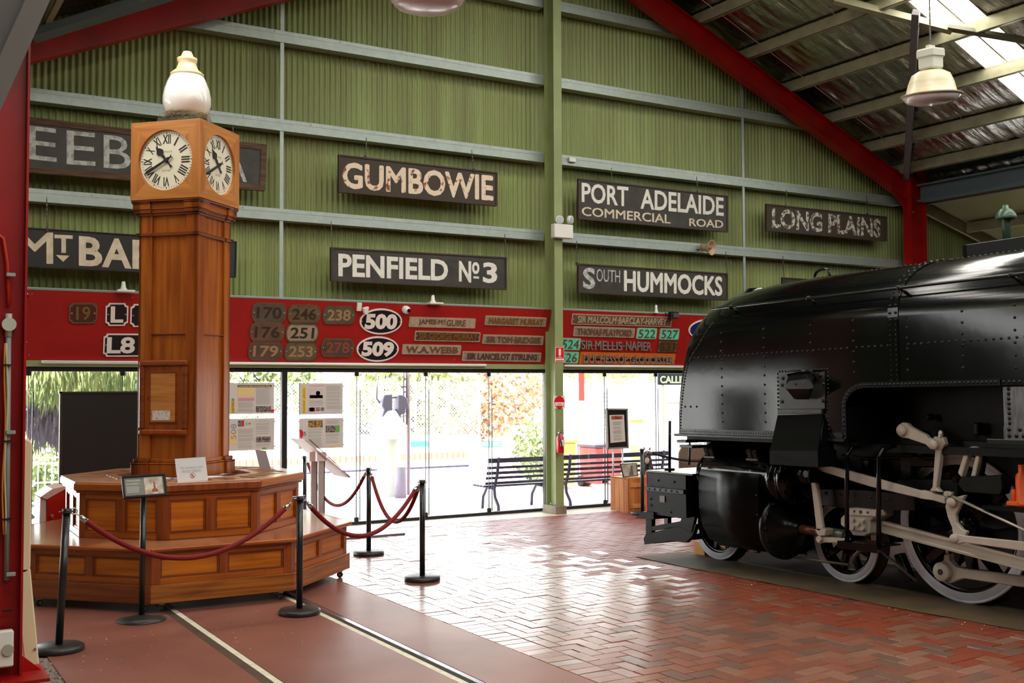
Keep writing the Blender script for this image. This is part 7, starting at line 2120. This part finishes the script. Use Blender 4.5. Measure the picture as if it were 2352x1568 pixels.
# paint flecks and droppings on the apron: too small to pick apart
mb = MB()
for i in range(90):
    y = random.uniform(4.6, 9.2); x = random.uniform(7.0, 7.7); r = random.uniform(0.002, 0.006)
    mb.dome((x, y, zf(x, y) + 0.003), (0, 0, 1), r, 5)
for i in range(60):
    x = random.uniform(1.2, 2.9); y = random.uniform(7.5, 9.0); mb.dome((x, y, 0.0), (0, 0, 1), random.uniform(0.0015, 0.004), 5)
mb.build('floor_flecks', M_whitep, floor, kind='stuff', recalc=False)
# ------------------------------------------------------------------ rest of the shed behind and beside the camera
M_inner = mat('inner_wall', rgb(120, 124, 84), 0.6, var=0.2, scale=1.0)
M_greywall = mat('inner_dark', rgb(70, 66, 56), 0.7)
w2_ = MB().box(-10.2, -10.0, -20, 13.8, 0, 3.4).build('wall_left', M_inner); w2_['kind'] = 'structure'
w2_ = MB().box(24.0, 24.2, -20, 13.8, 0, 3.6).build('wall_right', M_inner); w2_['kind'] = 'structure'
w2_ = MB().box(-10.2, 24.2, YR0 - 0.2, YR0, 0, 9.0).build('wall_rear', M_greywall); w2_['kind'] = 'structure'
mb = MB(Fr((0, 0, 0), (1, 0, 0), (0, 0, 1)))
mb.prism([(0.45, 5.58), (-10.2, 3.2), (-10.2, 3.26), (0.45, 5.64)], -13.9, 12.2); mb.build('lean_to_roof', MATS['dull_foil'], ceil)

# ------------------------------------------------------------------ the station yard outside
M_yard = mat('yard_paving', rgb(214, 206, 198), 0.8, var=0.1, scale=2)
g = MB().box(-12, 40, 13.74, 70, -0.25, -0.02).build('yard_ground', M_yard); g['kind'] = 'structure'
M_purple = mat('bench_paint', rgb(64, 52, 82), 0.45)
def yard_bench(label, xa, xb, Y=14.15, legs=()):
    f = wallfr(Y)
    xs = 1150
    def zz(y): return f.px(xs, y)[1]
    t = thing('park_bench', label, 'bench', ((xa + xb) / 2, Y, -0.02), 'slatted benches outside the glass')
    for i, (y0, y1) in enumerate(((1052, 1063), (1071, 1077), (1083, 1090), (1095, 1101), (1107, 1113))):
        z1, z0 = zz(y0), zz(y1)
        MB().box(xa, xb, Y + 0.02 + i * 0.02, Y + 0.045 + i * 0.02, z0, z1).build('slat', M_purple, t, 0.004)
    zs = zz(1120)
    for i in range(4):
        MB().box(xa, xb, Y + 0.16 + i * 0.09, Y + 0.235 + i * 0.09, zs, zs + 0.03).build('slat', M_purple, t, 0.004)
    for x in legs:
        pts = [(x, Y, zz(1050)), (x, Y + 0.05, zz(1090)), (x + 0.0, Y + 0.14, zs - 0.02), (x, Y + 0.12, zs * 0.55), (x, Y + 0.02, 0.06), (x, Y + 0.01, -0.02)]
        MB().tube(pts, 0.024, 8).build('leg', M_purple, t)
        MB().tube([(x, Y + 0.14, zs - 0.02), (x, Y + 0.36, zs - 0.02), (x, Y + 0.48, zs * 0.5), (x, Y + 0.50, -0.02)], 0.022, 8).build('leg', M_purple, t)
    return t
f = wallfr(14.15)
xa = f.px(1123, 1060)[0]
yard_bench('dark slatted bench outside the glass left of the green column', xa, xa + 1.18, legs=(xa + 0.17, xa + 1.05))
xa = f.px(1297, 1060)[0]
yard_bench('dark slatted bench outside the right-hand glass behind the crate', xa, xa + 2.1, legs=(xa + 0.11, xa + 1.95))

def foliage(name, label, cat, c, size, n, m, leaf=0.12, hang=False, trunk=None, group=None):
    t = thing(name, label, cat, (c[0], c[1], -0.02), group)
    rnd = random.Random(int(c[0] * 100) + n)
    mb = MB()
    for i in range(n):
        while True:
            p = Vector((rnd.uniform(-1, 1), rnd.uniform(-1, 1), rnd.uniform(-1, 1)))
            if p.length < 1: break
        q = Vector((c[0] + p.x * size[0], c[1] + p.y * size[1], c[2] + p.z * size[2]))
        if hang:
            l = leaf * rnd.uniform(0.5, 1.4); w_ = 0.014
            d = Vector((rnd.uniform(-0.25, 0.25), rnd.uniform(-0.2, 0.2), -1)) * l
            e = Vector((w_, 0, 0))
        else:
            l = leaf * rnd.uniform(0.5, 1.2)
            d = Vector((rnd.uniform(-1, 1), rnd.uniform(-1, 1), rnd.uniform(-1, 1))).normalized() * l
            e = d.cross(Vector((rnd.uniform(-1, 1), 1, rnd.uniform(-1, 1)))).normalized() * l * 0.35
        mb.add([tuple(q - e), tuple(q + d * 0.5 - e * 0.6), tuple(q + d), tuple(q + d * 0.5 + e * 1.6)], [(0, 1, 2, 3)])
    mb.build('leaves', m, t, kind='stuff', recalc=False)
    if trunk:
        MB().tube(trunk, [0.16 * (1 - 0.5 * i / len(trunk)) for i in range(len(trunk))], 8).build('trunk', mat('bark', rgb(96, 80, 82), 0.8), t)
    return t
def at(x, y, Y): a = wallfr(Y).px(x, y); return (a[0], Y, a[1])
G1 = mat('leaf_pepper', rgb(108, 122, 74), 0.6, col2=rgb(150, 158, 110), scale=6)
G2 = mat('leaf_bush', rgb(120, 140, 84), 0.6, col2=rgb(170, 176, 130), scale=5)
G3 = mat('leaf_yellow', rgb(176, 172, 118), 0.6, col2=rgb(150, 158, 104), scale=5)
G4 = mat('leaf_red', rgb(190, 128, 112), 0.6, col2=rgb(170, 150, 100), scale=5)
a = at(170, 880, 17.0)
foliage('pepper_tree', 'weeping pepper tree hanging over the yard at far left', 'tree', (a[0], 17.0, a[2] + 0.45), (1.25, 0.7, 0.62), 5200, G1, 0.30, True, [(a[0] + 0.3, 17.6, 0), (a[0] + 0.35, 17.6, 1.2), (a[0] + 0.1, 17.4, 2.6)])
a = at(100, 940, 17.4)
foliage('pepper_tree', 'drooping shaded branches of the pepper tree beside the black board', 'tree', (a[0] + 0.1, 17.4, a[2] + 0.1), (0.45, 0.4, 0.50), 1100, mat('leaf_shade', rgb(96, 84, 96), 0.7), 0.30, True)  # mauve of the shade under the tree put into the leaf colour
a = at(98, 1050, 19)
foliage('garden_bush', 'grey-green bush behind the white railing at far left', 'bush', (a[0], 19, 0.6), (1.1, 0.6, 0.62), 1500, G2, 0.16)
a = at(590, 880, 26)
foliage('yard_tree', 'pale green tree seen above the first glass poster', 'tree', (a[0], 26, a[2] + 0.3), (1.6, 0.8, 1.2), 1500, G1, 0.25, trunk=[(a[0], 26, -0.02), (a[0], 26, a[2])])
a = at(955, 905, 29)
foliage('yard_tree', 'yellow-green tree beyond the parked cars', 'tree', (a[0], 29, a[2] + 0.1), (2.2, 0.8, 1.5), 2200, G3, 0.28, trunk=[(a[0], 29, -0.02), (a[0], 29, a[2])])
a = at(1100, 900, 31)
foliage('garden_hedge', 'reddish autumn hedge behind the white car', 'hedge', (a[0], 31, a[2] - 0.1), (2.6, 0.8, 1.5), 2600, G4, 0.24)
a = at(1225, 1020, 18.5)
foliage('garden_bush', 'leafy shrub just left of the green column, behind the bench', 'bush', (a[0], 18.5, 0.55), (0.45, 0.4, 0.58), 900, G2, 0.12)
a = at(1310, 930, 24)
foliage('garden_bush', 'grey-green shrub between the green column and the red banner', 'bush', (a[0], 24, 0.75), (0.7, 0.5, 0.78), 700, G2, 0.16)
a = at(1420, 880, 30)
foliage('garden_hedge', 'line of yellowish trees above the pale tank', 'hedge', (a[0], 30, a[2] + 0.9), (4.0, 0.8, 0.9), 1600, G3, 0.28)

# cars in the yard
M_car = mat('car_white', rgb(228, 232, 236), 0.25, coat=0.5)
M_carglass = mat('car_glass', rgb(90, 128, 132), 0.1)
M_tyre = mat('tyre_dark', rgb(30, 30, 36), 0.6)
def car(label, x0, x1, Y, h=1.45, suv=False):
    t = thing('parked_car', label, 'car', ((x0 + x1) / 2, Y, -0.02), 'cars parked in the yard')
    L_ = x1 - x0
    P0 = [(0, 0.30), (0.0, 0.62), (0.05, 0.70), (0.20, 0.74), (0.34, 1.0 if suv else 0.97), (0.78, 1.0 if suv else 0.98), (0.95, 0.66), (1.0, 0.60), (1.0, 0.28), (0.0, 0.28)]
    f = Fr((x0, Y, -0.02), (1, 0, 0), (0, 0, 1))
    MB(f).prism([(a * L_, b * h) for a, b in P0], -1.65, 0).build('body', M_car, t, 0.05)
    for q in ([(0.235, 0.74), (0.35, 0.94), (0.52, 0.95), (0.52, 0.73)], [(0.54, 0.73), (0.54, 0.95), (0.76, 0.94), (0.88, 0.71)]):
        MB(f).prism([(a * L_, b * h) for a, b in q], -0.01, 0.008).build('window', M_carglass, t)
    for s in (0.19, 0.80):
        c = f.pt(s * L_, 0.32, 0.02)
        w_ = MB().lathe([(0, -0.03), (0.20, -0.03), (0.32, -0.02), (0.33, 0.0), (0.33, 0.2), (0, 0.2)], c, (0, 1, 0), 28).build('wheel', M_tyre, t)
        mb = MB(); mb.cyl(c + Vector((0, -0.035, 0)), c + Vector((0, -0.045, 0)), 0.06, 12)
        for i in range(5):
            a = 2 * math.pi * i / 5; e = Vector((math.cos(a), 0, math.sin(a))); g_ = Vector((-math.sin(a), 0, math.cos(a)))
            mb.add([tuple(c + Vector((0, -0.036, 0)) + e * 0.04 + g_ * 0.02), tuple(c + Vector((0, -0.036, 0)) + e * 0.22 + g_ * 0.03), tuple(c + Vector((0, -0.036, 0)) + e * 0.22 - g_ * 0.03), tuple(c + Vector((0, -0.036, 0)) + e * 0.04 - g_ * 0.02)], [(0, 1, 2, 3)])
        mb.build('hubcap', mat('hub_silver', rgb(200, 204, 210), 0.3, 0.5), w_, recalc=False)
    return t
a = at(690, 950, 40)[0]; b = at(880, 950, 40)[0]
car('silver hatchback parked behind the mesh fence at left', a, b, 40)
a = at(970, 950, 42)[0]; b = at(1165, 950, 42)[0]
car('white four-wheel-drive parked behind the mesh fence, right of the yard machine', a, b, 42, 1.6, True)
a = at(1172, 900, 46)[0]; b = at(1262, 900, 46)[0]
zt_ = at(1200, 877, 46)[2]
t = thing('parked_van', 'tall pale caravan parked beyond the white car', 'caravan', ((a + b) / 2, 46, -0.02))
MB(Fr((0, 46, 0), (1, 0, 0), (0, 0, 1))).prism(rrect(a, 0.35, b + 1.2, zt_, 0.35, 5), -2.2, 0).build('body', M_car, t)
for i in range(2):
    MB(Fr((0, 46, 0), (1, 0, 0), (0, 0, 1))).box(a + 0.35 + i * 1.0, a + 0.95 + i * 1.0, zt_ - 1.0, zt_ - 0.55, 0, 0.02).build('window', mat('van_glass', rgb(150, 140, 176), 0.2), t)
MB().cyl((a + 1.0, 46.2, 0.33), (a + 1.0, 45.98, 0.33), 0.35, 20).build('wheel', M_tyre, t)

# mesh fence, low brick wall, railings
fx0 = at(540, 950, 21.5)[0]; fx1 = at(1100, 950, 21.5)[0]
z1, z0 = at(900, 876, 21.5)[2], at(900, 1003, 21.5)[2]
t = thing('mesh_fence', 'chain link fence in front of the parked cars', 'fence', ((fx0 + fx1) / 2, 21.5, -0.02))
MB().box(fx0, fx1, 21.45, 21.6, -0.02, z0).build('retaining_wall', mat('pale_wall', rgb(228, 224, 220), 0.7), t)
mb = MB()
hgt = z1 - z0
s = fx0 - hgt
while s < fx1:
    for dr in (1, -1):
        xa_, xb_ = (s, s + hgt) if dr == 1 else (s + hgt, s)
        za, zb = z0, z1
        # clip to the bay
        lo, hi = fx0, fx1
        if max(xa_, xb_) < lo or min(xa_, xb_) > hi: continue
        def cl(xa_, za, xb_, zb):
            if xa_ > xb_: xa_, za, xb_, zb = xb_, zb, xa_, za
            if xa_ < lo: za += (zb - za) * (lo - xa_) / (xb_ - xa_); xa_ = lo
            if xb_ > hi: zb = za + (zb - za) * (hi - xa_) / (xb_ - xa_); xb_ = hi
            return xa_, za, xb_, zb
        c_ = cl(xa_, za, xb_, zb)
        mb.tube([(c_[0], 21.5, c_[1]), (c_[2], 21.5, c_[3])], 0.006, 3, caps=False)
    s += 0.075
mb.build('wire_mesh', mat('fence_wire', rgb(224, 226, 230), 0.5), t, kind='stuff', recalc=False)
for i in range(8):
    x = fx0 + (fx1 - fx0) * i / 7; MB().cyl((x, 21.5, -0.02), (x, 21.5, z1 + 0.05), 0.03, 8).build('post', M_white, t)
a0, a1 = at(520, 1050, 19.5), at(1076, 1050, 19.5)
zt_, zb_ = at(900, 1043, 19.5)[2], at(900, 1058, 19.5)[2]
t = thing('low_wall', 'low edging of red bricks across the yard', 'wall', ((a0[0] + a1[0]) / 2, 19.5, -0.02))
nb = int((a1[0] - a0[0]) / 0.12)
mb = MB()
MB().box(a0[0], a1[0], 19.52, 19.7, -0.02, zt_ - 0.01).build('wall_core', mat('pale_render', rgb(226, 214, 206), 0.7), t)
for i in range(nb):
    MB().box(a0[0] + i * 0.12 + 0.004, a0[0] + i * 0.12 + 0.116, 19.48, 19.52, zb_, zt_).build('brick', mat('yard_brick', rgb(190, 110, 100), 0.7, var=0.2, scale=3), t)
t = thing('pipe_rail', 'dark low pipe rail running in front of the brick edging', 'rail', ((a0[0] + a1[0]) / 2, 18.4, -0.02))
zr = at(900, 1077, 18.4)[2]; x0_, x1_ = at(500, 1077, 18.4)[0], at(1076, 1077, 18.4)[0]
MB().cyl((x0_, 18.4, zr), (x1_, 18.4, zr), 0.022, 10).build('rail', M_purple, t)
for i in range(6):
    x = x0_ + (x1_ - x0_) * i / 5; MB().cyl((x, 18.4, -0.02), (x, 18.4, zr), 0.02, 8).build('post', M_white, t)
t = thing('white_railing', 'white vertical bar railing at far left of the yard', 'railing', (at(100, 1080, 16.6)[0], 16.6, -0.02))
z_t, z_m, z_b = at(100, 1051, 16.6)[2], at(100, 1064, 16.6)[2], at(100, 1108, 16.6)[2]
xA, xB = at(55, 1080, 16.6)[0], at(330, 1080, 16.6)[0]
for z in (z_t, z_m, z_b): MB().box(xA, xB, 16.59, 16.62, z - 0.012, z + 0.012).build('rail', M_white, t)
x = xA
while x < xB:
    MB().box(x - 0.008, x + 0.008, 16.6, 16.615, -0.02, z_t).build('bar', M_white, t); x += 0.092

# yard machine: white domed pedestal with couplers and mast
M_mauve = mat('machine_mauve', rgb(104, 92, 116), 0.5)
Y = 17.2
t = thing('signal_mast', 'mauve-grey railway coupler display on a white domed pedestal with a tall mast', 'machine', (at(895, 1100, Y)[0], Y, -0.02))
c = at(892, 1000, Y)
mb = MB(); rr_ = (at(930, 1000, Y)[0] - at(855, 1000, Y)[0]) / 2
mb.lathe([(0, 0.5), (rr_ * 0.45, 0.42), (rr_ * 0.85, 0.22), (rr_, 0.0), (rr_, -0.04), (rr_ * 0.5, -0.06)], (c[0], Y, c[2]), (0, 0, 1), 28); mb.build('dome', M_white, t)
MB().cyl((c[0], Y, -0.02), (c[0], Y, c[2]), rr_ * 0.62, 24).build('pedestal', M_white, t)
f = wallfr(Y)
for q in ([(873, 916), (877, 906), (895, 905), (895, 940), (893, 950), (884, 952), (876, 970), (872, 971), (870, 962), (876, 940), (871, 932)], [(909, 906), (921, 907), (930, 916), (934, 937), (926, 938), (924, 950), (915, 952), (914, 968), (910, 968), (909, 950)]):
    MB(f).prism(pxpoly(f, q), -0.12, 0.12).build('coupler', M_mauve, t, 0.012)
MB(f).prism(pxpoly(f, [(895, 911), (909, 911), (909, 914), (895, 914)]), -0.02, 0.02).prism(pxpoly(f, [(895, 940), (909, 940), (909, 943), (895, 943)]), -0.02, 0.02).build('tie_bar', M_mauve, t)
p = [f.px(x, y) for x, y in ((867, 860), (866, 895), (865, 915), (872, 925))]
MB().tube([(a, Y, b) for a, b in p], 0.014, 6).build('cable', M_mauve, t)
a, b = f.px(938, 1140), f.px(938, 850)
MB().cyl((a[0], Y, -0.02), (a[0], Y, b[1] + 0.6), 0.026, 10).build('mast', mat('mast_red', rgb(150, 120, 132), 0.5), t)
for x in (927, 933.5):
    a, b = f.px(x, 975), f.px(x, 850); MB().cyl((a[0], Y, a[1]), (a[0], Y, b[1] + 0.6), 0.012, 6).build('ladder_rail', M_mauve, t)
for y in (870, 888, 900, 925, 945):
    a, b = f.px(920 if y == 888 else 927, y), f.px(938, y); MB().box(a[0], b[0], Y - 0.01, Y + 0.01, a[1] - 0.012, a[1] + 0.012).build('rung', M_mauve, t)
d0, d1 = f.px(885, 1130), f.px(909, 1068)
MB().cyl(((d0[0] + d1[0]) / 2, Y - 0.4, -0.02), ((d0[0] + d1[0]) / 2, Y - 0.4, d1[1]), (d1[0] - d0[0]) / 2, 20).build('drum', mat('drum_pink', rgb(150, 132, 150), 0.6), t)

M_tealsign = mat('sign_teal', rgb(60, 190, 180), 0.5)
f = wallfr(20.0)
q = pxrect(f, 1108, 1012, 1152, 1028)
t = thing('no_entry_sign', 'teal sign reading NO ENTRY in white across the yard', 'sign', ((q[0] + q[2]) / 2, 20.0, q[1]))
MB(f).box(q[0], q[2], q[1], q[3], -0.02, 0).build('board', M_tealsign, t)
mb = MB(f); text_into(mb, 'NO ENTRY', (q[0] + 0.02, q[1] + 0.03, q[2] - 0.02, q[3] - 0.02), 0, 0.004, 0.02); mb.build('lettering', M_white, t, recalc=False)
MB(f).box(q[0] + 0.02, q[0] + 0.05, -0.02, q[1], -0.02, 0).box(q[2] - 0.05, q[2] - 0.02, -0.02, q[1], -0.02, 0).build('post', M_white, t)
q = pxrect(f, 943, 1012, 985, 1027)
t = thing('teal_sign', 'plain teal ribbed sign left of the NO ENTRY sign', 'sign', ((q[0] + q[2]) / 2, 20.0, q[1]))
MB(f).box(q[0], q[2], q[1], q[3], -0.02, 0).build('board', M_tealsign, t)
MB(f).box(q[0] + 0.02, q[0] + 0.05, -0.02, q[1], -0.02, 0).box(q[2] - 0.05, q[2] - 0.02, -0.02, q[1], -0.02, 0).build('post', M_white, t)
# right-hand bay
f = wallfr(17.0)
q = pxrect(f, 1330, 855, 1342, 920)
t = thing('red_banner', 'narrow red banner hanging outside right of the green column', 'banner', ((q[0] + q[2]) / 2, 17.0, q[1]))
MB(f).box(q[0], q[2], q[1], q[3] + 0.4, -0.01, 0).build('cloth', mat('banner_red', rgb(222, 96, 104), 0.6), t)  # overexposed paleness put into the cloth colour
MB(f).box(q[0] - 0.04, q[0] - 0.01, -0.02, q[3] + 0.4, -0.03, 0.0).build('pole', M_white, t)
f = wallfr(19.5)
q = pxrect(f, 1347, 897, 1476, 1044)
t = thing('water_tank', 'pale corrugated cylindrical water tank outside the right-hand glass', 'tank', ((q[0] + q[2]) / 2, 21.0, -0.02))
rr_ = (q[2] - q[0]) / 2
prof = [(0, q[3] + 0.02)]
n = 60
for i in range(n + 1):
    prof.append((rr_ + 0.02 * math.cos(i * math.pi / 1.5), q[3] - q[3] * i / n - 0.0))
mb = MB(); mb.lathe(prof, ((q[0] + q[2]) / 2, 19.5 + rr_, -0.02), (0, 0, 1), 40); mb.build('tank_body', mat('zincalume', rgb(200, 198, 214), 0.4, 0.1), t)
for x0_, x1_, y0_, y1_, Y, m, lab in ((1290, 1325, 1008, 1042, 16.6, mat('bin_yellow', rgb(236, 226, 150), 0.5), 'low yellow bin right beside the green column, outside'), (1448, 1481, 958, 1032, 17.6, MATS['bin_yellow'], 'tall yellow bin outside behind the crate'), (1368, 1388, 1020, 1090, 16.4, mat('bin_red', rgb(222, 100, 104), 0.5), 'red wheeled bin with dark lid behind the bench slats'), (1395, 1430, 1016, 1092, 16.8, MATS['bin_red'], 'second red bin behind the bench, nearer the crate')):  # bin colours lightened, overexposure put into the paint
    f = wallfr(Y); q = pxrect(f, x0_, y0_, x1_, y1_)
    t = thing('wheelie_bin', lab, 'bin', ((q[0] + q[2]) / 2, Y + 0.3, -0.02), 'bins in the yard')
    MB(f).prism([(q[0] + 0.04, 0.05), (q[2] - 0.04, 0.05), (q[2], q[3] - 0.06), (q[0], q[3] - 0.06)], -0.55, 0).build('body', m, t, 0.02)
    MB(f).box(q[0] - 0.02, q[2] + 0.02, q[3] - 0.06, q[3], -0.58, 0.03).build('lid', m if 'yellow' in lab else M_mauve, t, 0.015)
    MB().cyl((q[0], Y + 0.5, 0.08), (q[2], Y + 0.5, 0.08), 0.10, 14).build('wheels', M_tyre, t)
f = wallfr(16.2)
q = pxrect(f, 1512, 855, 1600, 884)
t = thing('station_sign', 'navy board starting CALLI seen through the right-hand glass', 'sign', ((q[0] + q[2]) / 2, 16.2, q[1]))
MB(f).box(q[0], q[2] + 0.8, q[1], q[3] + 0.1, -0.03, 0).build('board', mat('navy_board', rgb(16, 28, 64), 0.5), t)
mb = MB(f); q2 = pxrect(f, 1516, 863, 1573, 880); text_into(mb, 'CALLIN', (q2[0], q2[1], q2[2] + 0.05, q2[3]), 0, 0.004, 0.03); mb.build('lettering', M_white, t, recalc=False)
MB(f).box(q[0] + 0.1, q[0] + 0.16, -0.02, q[1], -0.05, -0.02).box(q[2] + 0.5, q[2] + 0.56, -0.02, q[1], -0.05, -0.02).build('post', M_white, t)
f = wallfr(18.5)
t = thing('gate_frame', 'thin pale gate with a red top rail at the right of the yard', 'gate', (at(1555, 1000, 18.5)[0], 18.5, -0.02))
q = pxrect(f, 1533, 923, 1600, 1040)
MB(f).box(q[0], q[2], q[3] - 0.03, q[3], -0.02, 0).build('top_rail', mat('rail_red', rgb(200, 90, 84), 0.5), t)
for i in range(5):
    x = q[0] + (q[2] - q[0]) * i / 4; MB(f).box(x - 0.01, x + 0.01, -0.02, q[3] - 0.03, -0.02, 0).build('bar', mat('pale_mauve', rgb(196, 190, 214), 0.5), t)
# pale building behind everything
M_bld = mat('pale_building', rgb(224, 222, 224), 0.7)
t = thing('yard_building', 'long pale low building across the yard behind the cars', 'building', (27, 62, -0.02))
MB().box(-6, 60, 62, 66, -0.02, 2.9).build('wall', M_bld, t)
MB().box(-6.3, 60.3, 61.6, 66.4, 2.9, 3.1).build('roof', mat('roof_mauve', rgb(150, 148, 176), 0.6), t)
for i in range(8): MB().box(-3 + i * 4.0, -1.6 + i * 4.0, 61.95, 62.0, 1.0, 2.2).build('window', M_carglass, t)
